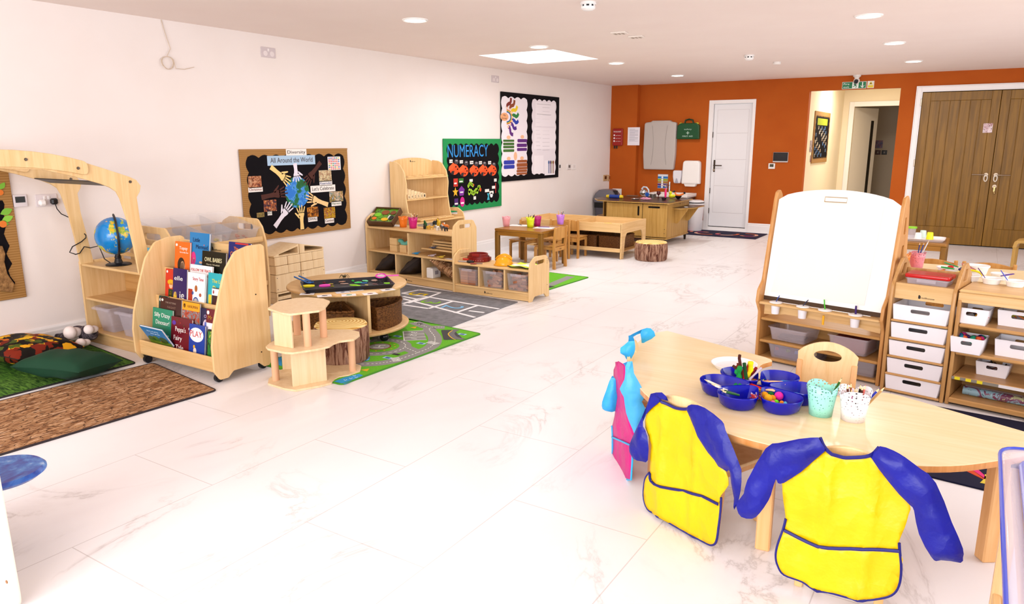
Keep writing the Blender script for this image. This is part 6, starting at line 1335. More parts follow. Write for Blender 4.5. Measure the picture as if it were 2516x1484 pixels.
for i, x in enumerate((.62, .98, 1.32, 1.66)):
    basket(rr(-.155, -.25, .155, .25, .03), .16, 'dark rectangular basket under the play table, %s from the left' % ('first', 'second', 'third', 'fourth')[i], (x, 9.0, .1005), 0, 'baskets under the play table')
# ================================================================ toy kitchen cabinet
t = thing('toy_kitchen', 'wooden toy kitchen cabinet with dark worktop, two doors and a side flap', 'toy kitchen', (0, 0, 0))
kx0, kx1, ky0, ky1, kh = .98, 1.945, 10.10, 11.02, .625
KW = wood('kitchen_ply', 'c39a55', 'a67c38', 2); KT = P('3a2614', .3)
o = fil([(.62, 10.42), (.80, 10.14), (1.05, 10.05), (1.99, 10.05), (1.99, 11.08), (.62, 11.08)], [.15, .2, .2, .03, .03, .1])
MB().slab(o, .016, b=.003, M=T(0, 0, kh-.013)).obj('worktop_board', KW, t); MB().slab([(x*.985+.02, (y-10.5)*.985+10.5) for x, y in o], .004, b=.001, M=T(0, 0, kh-.003)).obj('worktop_surface', KT, t)
MB().box(kx0, kx0+.018, ky0+.02, ky1, .10, kh-.02, .002).obj('side_panel', KW, t); MB().box(kx1-.018, kx1, ky0+.02, ky1, .10, kh-.02, .002).obj('side_panel', KW, t)
MB().box(kx0-.2, kx0-.182, ky0+.3, ky1, .10, kh-.02, .002).obj('side_panel', KW, t)
MB().slab(fil([(kx0-.4, ky0+.35), (kx0-.1, ky0+.05), (kx1+.01, ky0), (kx1+.01, ky1+.01), (kx0-.4, ky1+.01)], [.1, .15, .01, .01, .02]), .018, b=.003, M=T(0, 0, .098)).obj('base_board', KW, t)
MB().slab(fil([(kx0-.36, ky0+.4), (kx0-.1, ky0+.12), (kx0, ky0+.12), (kx0, ky1), (kx0-.36, ky1)], [.1, .1, 0, 0, .02]), .016, b=.003, M=T(0, 0, .34)).obj('side_shelf', KW, t)
MB().box(kx0, kx1, ky1-.012, ky1, .10, kh-.02, .001).obj('back_panel', KW, t)
mid_ = (FY(1579, 500, ky0).x)
for i, (a, c) in enumerate(((kx0, mid_-.004), (mid_+.004, kx1-.004))):
    w_ = c-a; sl = rr(w_-.075, .30, w_-.045, .44, .012) if i == 0 else rr(w_*.22, .42, w_*.70, .445, .011)
    dpn = MB().slab(rr(0, .0, w_, .475, .012), .016, [sl], b=.003, M=T(a, ky0+.008, .118) @ mxz(0)).obj('door', KW, t)
    MB().box(a+w_*.1, a+w_-.01, ky0+.03, ky0+.034, .36, .60, 0).obj('slot_shade_sheet', P('100a06', .8), t)  # dark sheet behind the door slot, the shade inside put into its colour
    for x_, z_ in (((.03, .06), (.03, .12), (w_-.03, .06), (w_-.03, .12)) if i else ()): MB().cyl((a+x_, ky0-.001, .118+z_), (a+x_, ky0+.001, .118+z_), .006, n=8).obj('screw', STEELD, dpn)
for x, y in ((kx1-.03, ky0+.03), (kx1-.03, ky1-.04), (kx0-.2, ky0+.4), (kx0-.3, ky1-.1)): MB().cyl((x, y, .09), (x, y, 0), .024, .015, 12).obj('leg', P('2a1a10', .4), t)
o = fil([(kx1, 10.30), (kx1+.13, 10.30), (kx1+.25, 10.55), (kx1+.25, 11.02), (kx1, 11.02)], [0, .08, .1, .02, 0])
MB().slab(o, .014, b=.003, M=T(0, 0, .525)).obj('side_flap', KW, t); MB().slab([(x*.99+.018, y*.99+.107) for x, y in o], .003, b=0, M=T(0, 0, .5335)).obj('flap_surface', KT, t)
for y in (10.42, 10.90): MB().slab(fil([(kx1, .517), (kx1+.2, .517), (kx1+.05, .30), (kx1, .30)], [0, .01, .05, .02]), .014, b=.002, M=mxz(y)).obj('bracket', KW, t)
logo(t, 10.6, .575, myz(kx1+.0008), .6)
tag(MB().lathe([(0, 0), (.03, 0), (.03, .004), (0, .005)], 20).obj('round_white_saucer', WHITEP), 'small white lid on the side flap of the toy kitchen', 'lid', None, (kx1+.12, 10.55, .5355))
K2 = lambda a, b_, z=.628: F(1440+a/9.677, 440+b_/9.677, z)
p = K2(680, 455); t = thing('rolling_pin_toy', 'blue cylinder toy with yellow ends on the left of the toy kitchen worktop', 'toy', (p.x, p.y, .6265), .05)
MB().cyl((-.085, 0, .028), (.085, 0, .028), .028).obj('blue_body', P('1c3a8a', .4), t)
for s in (-1, 1): MB().cyl((s*.086, 0, .028), (s*.135, 0, .028), .027, .022).obj('yellow_end', P('e0c020', .4), t)
p = K2(1360, 400); t = thing('toy_whisk_set', 'silver toy kettle with a white curved handle on the worktop', 'toy kettle', (p.x, p.y, .6265))
MB().ell((0, 0, .055), (.06, .06, .055), 20).obj('metal_body', CHROME, t); MB().tube([(-.03, 0, .11), (.0, 0, .145), (.05, 0, .14), (.085, 0, .10), (.09, 0, .05)], .014, 10).obj('white_handle', P('c8ccd4', .35), t)
MB().cyl((.085, -.055, .03), (.085, -.035, .03), .032).obj('blue_knob', P('1f5ab8', .35), t)
p = K2(1410, 500); tag(pillow(.17, .07, .04, 10).obj('pink_oven_glove', P('d890a8', .85)), 'pink speckled fabric pad at the front of the toy kitchen worktop', 'fabric', None, (p.x, p.y+.02, .6475), -.2)
p = K2(1170, 480); t = tag(MB().lathe([(0, .004), (.055, .004), (.065, .012), (.06, .015), (.05, .007), (0, .007)], 20).obj('silver_plate', CHROME), 'shiny silver toy plate left of the pink pad', 'plate', None, (p.x, p.y, .6225))
p = K2(1100, 395); t = tag(MB().box(-.09, .09, -.05, .05, .0, .008, .002).obj('wire_tray', P('8a7a6a', .4, .8)), 'small silver tray at the back of the toy kitchen worktop', 'tray', None, (p.x, p.y, .6265), .1)
p = K2(1590, 425); tag(MB().lathe([(0, .001), (.05, .001), (.06, .05), (.056, .05), (.046, .006), (0, .006)], 24).obj('toy_pan', CHROME), 'shiny metal toy pan in the middle of the toy kitchen worktop', 'pan', None, (p.x, p.y, .6265))
p = K2(1720, 440); t = thing('toy_goblet', 'dark red toy goblet beside the metal pan', 'toy', (p.x, p.y, .6265)); MB().lathe([(0, 0), (.022, 0), (.006, .008), (.006, .035), (.03, .06), (.03, .10), (.026, .10), (.024, .06)], 20).obj('cup', P('5a1c20', .2), t); MB().tube([(.028, 0, .09), (.045, 0, .075), (.028, 0, .06)], .004, 6).obj('handle', CHROME, t)
p = K2(1885, 470); t = thing('toy_ladle', 'bright pink toy spoon standing up with a pale curved wire', 'toy', (p.x, p.y, .6265)); MB().ell((0, 0, .085), (.018, .012, .085), 14).obj('pink_blade', P('f0287a', .35), t); MB().tube([(.01, 0, .14), (.005, 0, .19), (-.04, 0, .21), (-.08, 0, .20)], .004, 6).obj('pale_wire', P('e8c8b0', .4), t)
p = K2(1850, 490); tag(MB().lathe([(0, .001), (.03, .001), (.038, .035), (.034, .035), (.027, .005), (0, .005)], 20).obj('toy_cup', P('2a1a1c', .3)), 'small dark toy cup at the foot of the pink spoon', 'cup', None, (p.x+.015, p.y-.04, .6265))
p = K2(2030, 450); t = thing('yellow_toy_duck', 'bright yellow toy duck shape on the right of the toy kitchen worktop', 'toy', (p.x, p.y, .6265)); blobs('body', [((0, 0, .03), (.05, .03, .03)), ((-.02, 0, .08), (.026, .022, .03)), ((.04, 0, .035), (.035, .025, .025))], P('e8e818', .4), t, .006); MB().ell((.03, 0, .10), .015, 10).obj('green_knob', P('0a5a4a', .4), t)
p = K2(2190, 470); t = thing('black_mini_bowl', 'black bowl with an orange banana-shaped toy at the right end of the worktop', 'bowl', (p.x, p.y, .6265)); MB().lathe([(0, 0), (.02, 0), (.055, .045), (.05, .045), (.018, .006)], 24).obj('bowl', BLACKP, t)
MB().tube([(-.06, 0, .10), (-.035, 0, .06), (.02, 0, .055), (.07, 0, .075), (.09, 0, .09)], [.010, .014, .016, .014, .010], 10).obj('orange_body', P('e87828', .4), t); MB().ell((.095, 0, .095), .018, 10).obj('black_tip', BLACKP, t); MB().ell((-.065, 0, .11), .016, 10).obj('black_tip', BLACKP, t)
# ================================================================ swing bin, sink, pedal bin
t = thing('swing_bin', 'tall grey swing-lid waste bin with a black liner in the white wall corner', 'waste bin', (.22, 11.75, 0))
m = MB(); R = []
def rrz(w_, d_, z, r_=.05): return [(x, y, z) for x, y in rr(-w_/2, -d_/2, w_/2, d_/2, r_, 4)]
def loft(secs, caps=True):
    m = MB(); n_ = len(secs[0]); m.add(sum(secs, []), [(j*n_+i, j*n_+(i+1) % n_, (j+1)*n_+(i+1) % n_, (j+1)*n_+i) for j in range(len(secs)-1) for i in range(n_)]+([tuple(range(n_))[::-1], tuple(range((len(secs)-1)*n_, len(secs)*n_))] if caps else [])); return m
GB_ = P('55535c', .35)
loft([rrz(.30, .26, 0), rrz(.36, .31, .42)]).obj('body', GB_, t); loft([rrz(.375, .325, .36), rrz(.38, .33, .45), rrz(.385, .335, .46)]).obj('black_liner', P('0c0c0e', .3), t)
loft([rrz(.39, .34, .455), rrz(.40, .35, .48), rrz(.40, .35, .53), rrz(.36, .30, .60), rrz(.24, .26, .665), rrz(.16, .2, .675)]).obj('hood', P('6a6870', .3), t)
loft([rrz(.27, .02, 0, .008), rrz(.20, .02, .17, .008)]).obj('swing_flap', P('1c1210', .35), t).matrix_local = T(.155, -.05, .53) @ RZ(pi/2) @ RX(radians(30)) if 0 else T(.12, -.115, .50) @ RX(radians(-22))
MB().text('LITE', -.02, .36, .07, .03, T(.0, -.155, 0) @ mxz(0)).obj('bin_lettering', P('c8a8a8', .5), t)
t = thing('hand_wash_sink', 'low white ceramic hand basin with dark side panels against the orange wall', 'sink', (0, 0, 0)); a = FY(1588, 475, 12.0).x; c = FY(1693, 477, 12.0).x
MB().box(a+.02, c-.02, 11.95, YB-.01, .08, .57, .006).obj('cabinet', P('4a2a16', .5), t)
m = MB(); m.box(a, c, 11.9, 11.93, .57, .62, .004); m.box(a, c, YB-.07, YB-.01, .57, .62, .004); m.box(a, a+.03, 11.93, YB-.07, .57, .62, .004); m.box(c-.03, c, 11.93, YB-.07, .57, .62, .004); m.box(a, c, 11.92, YB-.02, .565, .58, 0); m.obj('basin', P('f4ece6', .2), t)
tp_ = FY(1644, 470, YB-.06); MB().cyl((tp_.x, YB-.05, .62), (tp_.x, YB-.05, .80), .02, .017).obj('tap_body', CHROME, t); MB().tube([(tp_.x, YB-.05, .74), (tp_.x-.03, YB-.14, .75), (tp_.x-.04, YB-.17, .72)], .012, 8).obj('tap_spout', CHROME, t)
t = thing('pedal_bin', 'white round pedal bin with a dark rim between toy kitchen and white door', 'waste bin', (FY(1706, 560, 12.15).x, 12.15, 0))
MB().lathe([(0, 0), (.115, 0), (.12, .01), (.14, .47), (0, .47)], 36).obj('body', P('f4f2f4', .3), t); MB().lathe([(.142, .47), (.145, .475), (.142, .487), (0, .487)], 36).obj('dark_rim', P('2a2a30', .4), t); MB().lathe([(0, .487), (.138, .487), (.13, .51), (.09, .52), (0, .522)], 36).obj('lid', P('f6f4f4', .3), t)
# navy patterned door mat
t = thing('patterned_door_mat', 'navy door mat with a pink and orange curly pattern in front of the white door', 'mat', (0, 0, 0))
MB().slab(fil([(1.48, 11.55), (2.86, 11.52), (2.86, 12.28), (1.48, 12.30)], .01), .008, b=.002, M=T(0, 0, .0045)).obj('mat_surface', P('0c0c38', .9), t)
def curl(par, cx_, cy_, s, z, cols, a0=0, turns=4.2, w_=.05, n=22):
    pts = [(cx_+s*(.3+.16*k*turns/n)*cos(a0+k*turns/n), cy_+s*(.3+.16*k*turns/n)*sin(a0+k*turns/n)) for k in range(n+1)]
    for i, c_ in enumerate(cols):
        q = pts[i*len(pts)//len(cols):(i+1)*len(pts)//len(cols)+1]
        if len(q) > 1: MB().flat(ribbon(q, w_), T(0, 0, z)).obj('woven_motif', P(c_, .9), par)
for i, x in enumerate((1.62, 1.95, 2.25, 2.60)): curl(t, x, 11.9, .24, .0088, ('e08a68', 'b83a6a', 'e8b8a0', 'd8683a'), i*1.3)
# ================================================================ right-hand table, stool, far chairs
table4('side_table', 'brown wooden table with a clear tray and cups behind the easel', 4.80, 5.50, 8.58, 9.18, .46, OAKT, OAKTZ)
t = thing('serving_tray', 'frosted white serving tray on the table behind the easel', 'tray', (5.17, 8.83, .461), 0)
loft([rrz(.56, .32, 0, .05), rrz(.60, .36, .025, .06), rrz(.585, .345, .025, .06), rrz(.55, .31, .006, .05)]).obj('tray_body', P('ece4e6', .25), t)
for px, py, cc, l in ((2255, 589, 'f4f4f2', 'white plastic cup on the serving tray'), (2267, 583, 'd8ece4', 'pale green plastic cup behind the white and yellow cups'), (2284, 588, 'e8ea20', 'bright yellow plastic cup on the serving tray')):
    p = F(px, py, .468); tag(MB().lathe([(0, .075), (.026, .075), (.029, .07), (.036, 0), (.034, 0), (.026, .07)], 24).obj('plastic_cup', P(cc, .3)), l, 'cup', None, (p.x, p.y, .468))
p = F(2238, 583, .468); t = thing('lidded_jar', 'clear jar with a green lid on the serving tray behind the easel', 'jar', (p.x, p.y, .468)); MB().lathe([(0, 0), (.038, 0), (.043, .10), (.041, .10), (.036, .004)], 24).obj('jar', CLEAR2, t); MB().lathe([(0, .118), (.05, .116), (.052, .10), (.04, .098)], 24).obj('lid', P('8ad018', .4), t)
st = thing('bent_plywood_stool', 'pale bent plywood stool cut off by the right edge of the picture', 'stool', (F(2478, 672, 0).x+.02, F(2478, 672, 0).y, 0), radians(-8))
for y in (0, .26):
    for x in (0, .34): MB().box(x-.016, x+.016, y-.012, y+.012, 0, .33, .006).obj('leg', wood('stool_ply', 'cda660', 'b58a3e', 2), st)
MB().slab(fil([(-.02, .30), (.015, .30), (.03, .355), (.31, .355), (.325, .30), (.36, .30), (.345, .375), (.30, .385), (.04, .385), (-.005, .375)], [.005, .005, .03, .03, .005, .005, .03, .03, .03, .03]), .30, b=.004, M=mxz(.13)).obj('seat', wood('stool_ply', 'cda660', 'b58a3e', 2), st)
# ================================================================ storage easel
EA = radians(-13); EO = (4.523, 5.024)
es = thing('storage_easel', 'wooden painting easel with white board above shelves of clear boxes', 'easel', (*EO, 0), EA); EW = .82
so = fil([(0, 0), (.33, 0), (.33, .34), (.30, .46), (.205, 1.13), (.17, 1.165), (.13, 1.15), (.115, 1.10), (.02, .56), (-.035, .50), (-.045, .42), (0, .345)], [.004, .004, .1, .1, .03, .02, .02, .05, .05, .04, .03, .05])
hl = fil([(.10, .50), (.23, .50), (.185, .86), (.15, .86)], .02); hl2 = fil([(.15, .93), (.19, .93), (.175, 1.03), (.155, 1.03)], .012)
for x in (.009, EW-.009): MB().slab(so, .022, [hl, hl2], b=.006, M=myz(x)).obj('side_frame', wood('easel_frame', 'd6a062', 'bb8040', 2), es)
for z, y0 in ((.305, .005), (.15, .005), (.03, .005)): MB().box(.02, EW-.02, y0, .325, z-.018, z, .006).obj('shelf', MAPLED, es)
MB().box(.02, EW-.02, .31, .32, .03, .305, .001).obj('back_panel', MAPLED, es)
MB().box(.02, EW-.02, -.04, .035, .405, .422, .006).obj('cup_ledge', MAPLEH, es); MB().slab(fil([(.03, .325), (.10, .33), (.18, .345), (.64, .345), (.72, .33), (.79, .325), (.79, .405), (.03, .405)], [0, .02, .05, .05, .02, 0, 0, 0]), .012, b=.002, M=mxz(.035)).obj('ledge_backboard', MAPLEH, es)
tilt = math.atan2(.115-.02, 1.10-.56); BM = T(0, .028, .455) @ RX(-tilt)
n = 14; bo = [(.025, 0), (EW-.025, 0), (EW-.025, .655)]+[(EW-.025-(EW-.05)*i/n, .655+.08*sin(pi*i/n)**.55) for i in range(1, n)]+[(.025, .655)]
MB().slab(bo, .008, b=.001, M=BM @ mxz(0)).obj('whiteboard', P('fbf9f8', .25), es)
MB().slab([(.07, .03), (.68, .03), (.70, .655), (.13, .66)], .0012, b=0, M=BM @ mxz(-.006)).obj('drawing_paper', P('f7efe9', .7), es)
m = MB(); m.tube([BM @ V(q) for q in ((.335, -.012, .655), (.335, -.012, .685), (.475, -.012, .685), (.475, -.012, .655), (.335, -.012, .655))], .003, 6); m.obj('paper_clip', P('c8b898', .3, .8), es)
MB().box(.02, EW-.02, .03, .045, .425, .455, .002).obj('lower_rail', P('4a3420', .5), es)
EM = Mx.Translation((*EO, 0)) @ RZ(EA)
for i, (x, bc_, bl) in enumerate(((.125, '2a4a9a', 'blue'), (.31, '2a3050', 'dark blue'), (.455, '4ac030', 'green'), (.645, '3a1c6a', 'purple'))):
    p = EM @ V((x, -.003, .4225)); t = thing('paint_cup', 'white lidded paint cup in the easel ledge, %s from the left' % ('first', 'second', 'third', 'fourth')[i], 'cup', p, EA, 'paint cups in the easel ledge')
    if i != 2: MB().lathe([(0, -.075), (.024, -.075), (.031, 0), (.03, .0)], 28).obj('cup_body', P('f0eef4', .35), t)
    MB().lathe([(.031, 0), (.042, .001), (.042, .006), (.036, .008), (.012, .010), (0, .006)], 28).obj('lid', P('f6f4f4', .35), t)
    q = p+V((.0, 0, .006)); L_ = (.02, .03, -.01, -.002)[i]
    b_ = thing('paint_brush', '%s handled brush standing in the %s paint cup of the easel' % (bl, ('first', 'second', 'third', 'fourth')[i]), 'brush', q); MB().tube([(0, 0, 0), (L_*.6, 0, .03), (L_, 0, (.045, .045, .065, .055)[i])], (.003, .003, .004, .006)[i], 8).obj('handle', P(bc_, .35), b_)
p = EM @ V((.46, -.03, .335)); tag(MB().cyl((0, 0, 0), (0, 0, .06), .007).obj('yellow_brush_tip', P('f0b020', .4)), 'yellow stub hanging under the third paint cup of the easel', 'brush', None, p)
def ebox(label, x, z, w_, d_, h_, y=.16, fill=None, mat=None, rz=0, M=None, grp=None, fh=.5, name='storage_box'):
    p = (M or EM) @ V((x, y, z)); t = thing(name, label, 'storage box', p, rz if M is not None else EA); tub(w_, d_, h_, .0025, .12, .014).obj('body', mat or CLEAR2, t)
    if fill: MB().box(-w_*.4, w_*.4, -d_*.4, d_*.4, .005, h_*fh, .01).obj('contents', P(fill, .6), t)
    return t
t = ebox('clear box with a black case inside on the upper left of the easel shelves', .20, .3055-.15, .26, .26, .09, fill=None); MB().box(-.09, .09, -.1, .0, .008, .03, .008, RZ(.2)).obj('black_case', P('1a1a22', .3), t)
ebox('clear box with dark red contents on the upper right of the easel shelves', .60, .1555, .25, .26, .11, fill='7a2a20', fh=.9)
ebox('clear box crammed with bright blue and purple craft pieces on the lower left easel shelf', .24, .0305, .34, .26, .10, fill='1c2a6a', fh=.8); ebox('narrow clear box in the lower right corner of the easel', .70, .0305, .16, .26, .10, fill='2a3020')
for x, cc in ((.16, '8a1a4a'), (.24, '1a6a4a'), (.3, '3a7ad0'), (.34, 'e8c820')):
    p = EM @ V((x, .08, .092)); tag(MB().cyl((-.05, 0, 0), (.05, 0, 0), .012, n=8).obj('craft_piece', P(cc, .5)), '%s craft stick in the lower left easel box' % {'8a1a4a': 'crimson', '1a6a4a': 'green', '3a7ad0': 'sky blue', 'e8c820': 'yellow'}[cc], 'craft', None, p, .4)
# ================================================================ drawer tower and open shelves
DA_ = radians(-11.5); DO = (5.335, 4.77); DM = Mx.Translation((*DO, 0)) @ RZ(DA_)
DW = wood('tower_side', 'c89a62', 'ad7c42', 2); DH = wood('tower_shelf', 'd0a068', 'b88a50', 0)
t = thing('drawer_tower', 'narrow wooden tower with five white pull-out trays beside the easel', 'drawer unit', (*DO, 0), DA_)
so = fil([(0, 0), (.34, 0), (.34, .62), (.31, .72), (.20, .80), (.145, .80), (.10, .77), (.0, .655), (-.012, .55)], [.01, .01, .05, .05, .03, .03, .03, .05, .1]); sh_ = fil([(.11, .70), (.20, .70), (.20, .765), (.15, .765)], .012)
for x in (.010, .335): MB().slab(so, .020, [sh_], b=.005, M=myz(x)).obj('side_frame', DW, t)
for z in (.452, .342, .232, .122, .022): MB().box(.02, .325, -.004, .33, z-.014, z, .005).obj('runner_shelf', DH, t)
MB().slab(rr(.02, .575, .325, .668, .002), .014, b=.002, M=T(0, .03, .0) @ RX(radians(0)) @ mxz(0)).obj('front_panel', MAPLEH, t); LL = T(0, .0225, 0) @ mxz(0); logo(t, .165, .59, LL, .9); logomark(t, .148, .588, LL, .9)
MB().box(.02, .325, .035, .33, .655, .668, .002).obj('top_board', MAPLEH, t); MB().box(.02, .325, .22, .235, .668, .735, .003).obj('top_rear_board', DW, t)
DTH = [rr(-.045, .045, .045, .066, .010)]
def whitebox(name, label, p, rz, w_, d_, h_, grp=None, cat='storage box'):
    t = thing(name, label, cat, p, rz, grp); WB = P('f1eef4', .35)
    k = .012; tp_ = .010
    for s in (-1, 1):
        MB().slab([(-w_/2+tp_, 0), (w_/2-tp_, 0), (w_/2, h_), (-w_/2, h_)], .004, [rr(-w_*.17, h_*.55, w_*.17, h_*.80, h_*.11)], b=.001, M=T(0, s*d_/2, 0) @ mxz(0)).obj('end_wall', WB, t)
    m = MB()
    for s in (-1, 1): m.add([(s*(w_/2-tp_), -d_/2, 0), (s*(w_/2-tp_), d_/2, 0), (s*w_/2, d_/2, h_), (s*w_/2, -d_/2, h_)], [(0, 1, 2, 3)])
    m.add([(-w_/2+tp_, -d_/2, 0), (w_/2-tp_, -d_/2, 0), (w_/2-tp_, d_/2, 0), (-w_/2+tp_, d_/2, 0)], [(0, 1, 2, 3)]); m.obj('body', WB, t, solid=.003)
    m = MB(); m.tube([(x, y, h_) for x, y in rr(-w_/2, -d_/2, w_/2, d_/2, .008)]+[(w_/2*0-w_/2+.008, -d_/2, h_)], .003, 6); m.obj('rim', WB, t); return t
for i, z in enumerate((.4525, .3425, .2325, .1225, .0225)):
    whitebox('white_tray', 'white slotted pull-out tray in the drawer tower, %s' % ('topmost', 'second from the top', 'middle one of five', 'second from the bottom', 'lowest')[i], DM @ V((.172, .15, z)), DA_, .296, .29, .088, cat='drawer')
p = DM @ V((.175, .115, .6685)); t = thing('red_lid_box', 'clear craft box with a red lid on top of the drawer tower', 'box', p, DA_+.03); tub(.22, .15, .035, .002, .05, .008).obj('body', CLEAR2, t)
MB().slab(rr(-.118, -.082, .118, .082, .02), .022, b=.006, M=T(0, 0, .047)).obj('lid', P('c01818', .2), t); MB().box(-.05, .05, -.088, -.082, .012, .032, .003).obj('clasp', CLEAR2, t)
# open shelf unit to the right
t = thing('open_shelf_unit', 'wide low wooden shelf unit with white tubs right of the drawer tower', 'shelf unit', (*DO, 0), DA_+radians(1)); SX0, SX1 = .352, 1.35
MB().slab(fil([(0, 0), (.32, 0), (.32, .66), (0.02, .66), (0, .60)], .01), .02, b=.004, M=myz(SX0+.01)).obj('end_panel', DW, t)
for z in (.48, .32, .175): MB().box(SX0+.02, SX1, .0, .32, z-.02, z, .007).obj('shelf', DH, t)
MB().box(SX0+.02, SX1, -.02, .33, .020, .05, .006).obj('base_shelf', DH, t); MB().box(SX0+.02, SX1, .03, .045, .0, .02, .001).obj('plinth', P('3a2a1c', .6), t)
MB().box(SX0, SX1, .0, .34, .655, .675, .008).obj('top_board', MAPLEH, t); MB().box(SX0+.02, SX1, .30, .312, .05, .655, .001).obj('back_panel', DH, t); MB().box(SX0, SX1, .005, .02, .60, .655, .003).obj('top_rail', MAPLEH, t)
MB().box(SX0+.02, .60, -.0015, .0, .1565, .1735, 0).obj('grey_edge_tape', P('8a8478', .5), t)
for k in range(3): MB().box(SX0+.035+.055*k, SX0+.062+.055*k, -.0025, -.0012, .1565, .1735, 0).obj('yellow_edge_tape', P('e8d820', .5), t)
MB().box(.60, SX1, -.002, .0, .1565, .1735, 0).obj('white_edge_strip', P('e8e4e6', .4), t)
SM = Mx.Translation((*DO, 0)) @ RZ(DA_+radians(1)); SR = DA_+radians(1)
def dloc(px, py, z):
    p = F(px, py, z); return p
fills = (('pencil stubs', ('3a2a20', 'e8a028', 'c04028')), )
for px, py, z, w_, h_, l, cols in ((2391, 797, .4805, .16, .085, 'white tub of pencil ends on the top shelf of the open unit, left one', ('5a4030', 'e0a030', '2a2a2a', 'c84830')), (2507, 806, .4805, .20, .085, 'white tub with orange crayons on the top shelf, cut off by the picture edge', ('c86828', 'a8a028', '8a3020')),
    (2378, 869, .3205, .16, .085, 'white tub of bright pom-poms on the middle shelf of the open unit', ('c82878', '1a8a6a', '2a2a8a', 'e05828', '18809a', '3a1a5a')), (2505, 882, .3205, .22, .09, 'empty white tub on the middle shelf at the picture edge', ()),
    (2441, 926, .1755, .16, .075, 'white tub of dark crayons on the lower shelf of the open unit', ('3a1a14', '6a2a18', '2a2a20'))):
    p = F(px, py, z); a_ = SR; c_ = p+V((sin(-a_)*0, .075, 0)); t = whitebox('white_tub', l, (c_.x, c_.y, z), a_, w_, .15, h_)
    if cols:
        pom = 'pom' in l
        for k in range(14 if pom else 16):
            x_, y_ = random.uniform(-w_*.36, w_*.36), random.uniform(-.052, .052)
            if pom: o = MB().ell((x_, y_, h_-.012), .019, 10)
            else: o = MB().cyl((x_-.025*cos(k), y_-.02*sin(k), h_*.5), (x_+.025*cos(k), y_+.02*sin(k), h_*.72), .004, n=6)
            o.obj('pom_pom' if pom else 'crayon', P(cols[k % len(cols)], .7), t)
p = SM @ V((.80, .10, .075)); t = thing('paper_roll', 'roll of shiny patterned wrapping paper on the bottom shelf of the open unit', 'paper roll', p, SR)
MB().cyl((-.38, 0, 0), (.5, 0, 0), .024).obj('roll', photo(41, ['2a5a6a', 'a8d0e0', '8a3a5a', 'd8d8a0', '2a2a30'], 14), t); MB().cyl((-.38, .055, .0), (-.1, .05, 0), .02).obj('clear_wrap', CLEAR2, t)
# pots and tubs on top of the unit and the art table behind
table4('art_table', 'pale maple table behind the drawer tower covered with paint tubs', 5.20, 6.6, 5.18, 5.82, .645, BIRCH, MAPLE, .05, .025)
for px, y_, l in ((2290, 6.05, 'child chair back showing behind the art table, left one'), (2430, 6.05, 'child chair back showing behind the art table, right one')):
    q = FY(px, 650, y_); kid_chair(l, (q.x, y_+.08, 0), pi if 0 else 0, w=.32, bh=.66, sh=.36)
ZA = .676; ZB = .6455
pot_with('pink pierced pot holding blue brushes on the art table', 2250, 662, ZB, 'e88a94', .05, .12, (('1c2a7a', .4, .19, .03), ('24348a', .9, .18, .02), ('d8d8e0', .2, .20, .03), ('1c2a7a', 1.4, .18, .0)), 'brush in the pink pot')
p = F(2213, 664, ZB); ppot('orange pierced pot partly behind the handle of the drawer tower', p.x, p.y, ZB, 'f08820', .05, .12)
for px, py, z, rx_, h_, l in ((2383, 690, ZA, .05, .035, 'shallow white tub with brown paint on the shelf unit top, leftmost of the front three'), (2435, 698, ZA, .05, .035, 'shallow white tub with a purple brush, middle of the front three'), (2494, 705, ZA, .05, .035, 'shallow white tub with a blue brush, rightmost of the front three'),
    (2400, 673, ZB, .065, .055, 'large round white bowl at the middle of the art table'), (2328, 668, ZB, .065, .03, 'wide white tray of brushes and pegs on the art table'), (2456, 688, ZB, .05, .04, 'frosted white tub behind the front three tubs')):
    p = F(px, py, z); t = thing('paint_tub', l, 'tub', (p.x, p.y+.02, z)); MB().lathe([(0, 0), (rx_*.8, 0), (rx_*.96, h_*.8), (rx_*1.06, h_*.82), (rx_*1.06, h_), (rx_*.96, h_), (rx_*.78, .003), (0, .003)], 32).obj('body', P('f4f2f0', .3), t); MB().lathe([(0, h_*.55), (rx_*.86, h_*.55)], 24).obj('paint', P('f0ece6', .2), t)
def brushy(name, label, a, c, z0, z1_, cc, r=.006, cat='brush', flat=1.):
    p, q = F(*a, z0), F(*c, z1_); t = tag(MB().tube([p-p, (q-p)*.5, q-p], [r*.6, r, r*.8], 8, flat=flat).obj(name, P(cc, .35)), label, cat, None, p); return t
brushy('paint_brush', 'thin purple brush leaning in the middle front tub', (2422, 685), (2403, 658), .70, .76, '5a2a6a', .003); brushy('paint_brush', 'thin blue brush leaning in the right front tub', (2478, 692), (2459, 664), .70, .76, '3a4ab8', .003)
brushy('plastic_knife', 'dark red plastic paint knife leaning over the white bowl', (2396, 663), (2365, 648), .705, .72, 'a81820', .011, 'tool', .4); brushy('plastic_knife', 'purple plastic paint knife at the right of the tubs', (2460, 678), (2490, 673), .695, .70, '4a1a8a', .010, 'tool', .4)
brushy('plastic_knife', 'orange plastic paint knife on the art table paper', (2297, 668), (2323, 662), .655, .665, 'e87820', .009, 'tool', .4); brushy('green_brush', 'green handled brush lying across the tray of brushes', (2354, 656), (2321, 645), .69, .70, '18903a', .006); brushy('green_brush', 'second green handled brush under the first in the tray', (2345, 661), (2312, 656), .68, .685, '2aa048', .006)
for k, (px, py, cc, l) in enumerate(((2336, 656, 'c82020', 'red peg in the brush tray'), (2362, 662, '2a1c5a', 'dark purple lump in the brush tray'), (2367, 659, '1c6a78', 'teal peg in the brush tray'))): p = F(px, py, .685); tag(MB().ell((0, 0, 0), (.018, .014, .012), 10).obj('craft_piece', P(cc, .4)), l, 'craft', None, p)
m = MB(); p = F(2385, 672, .70)
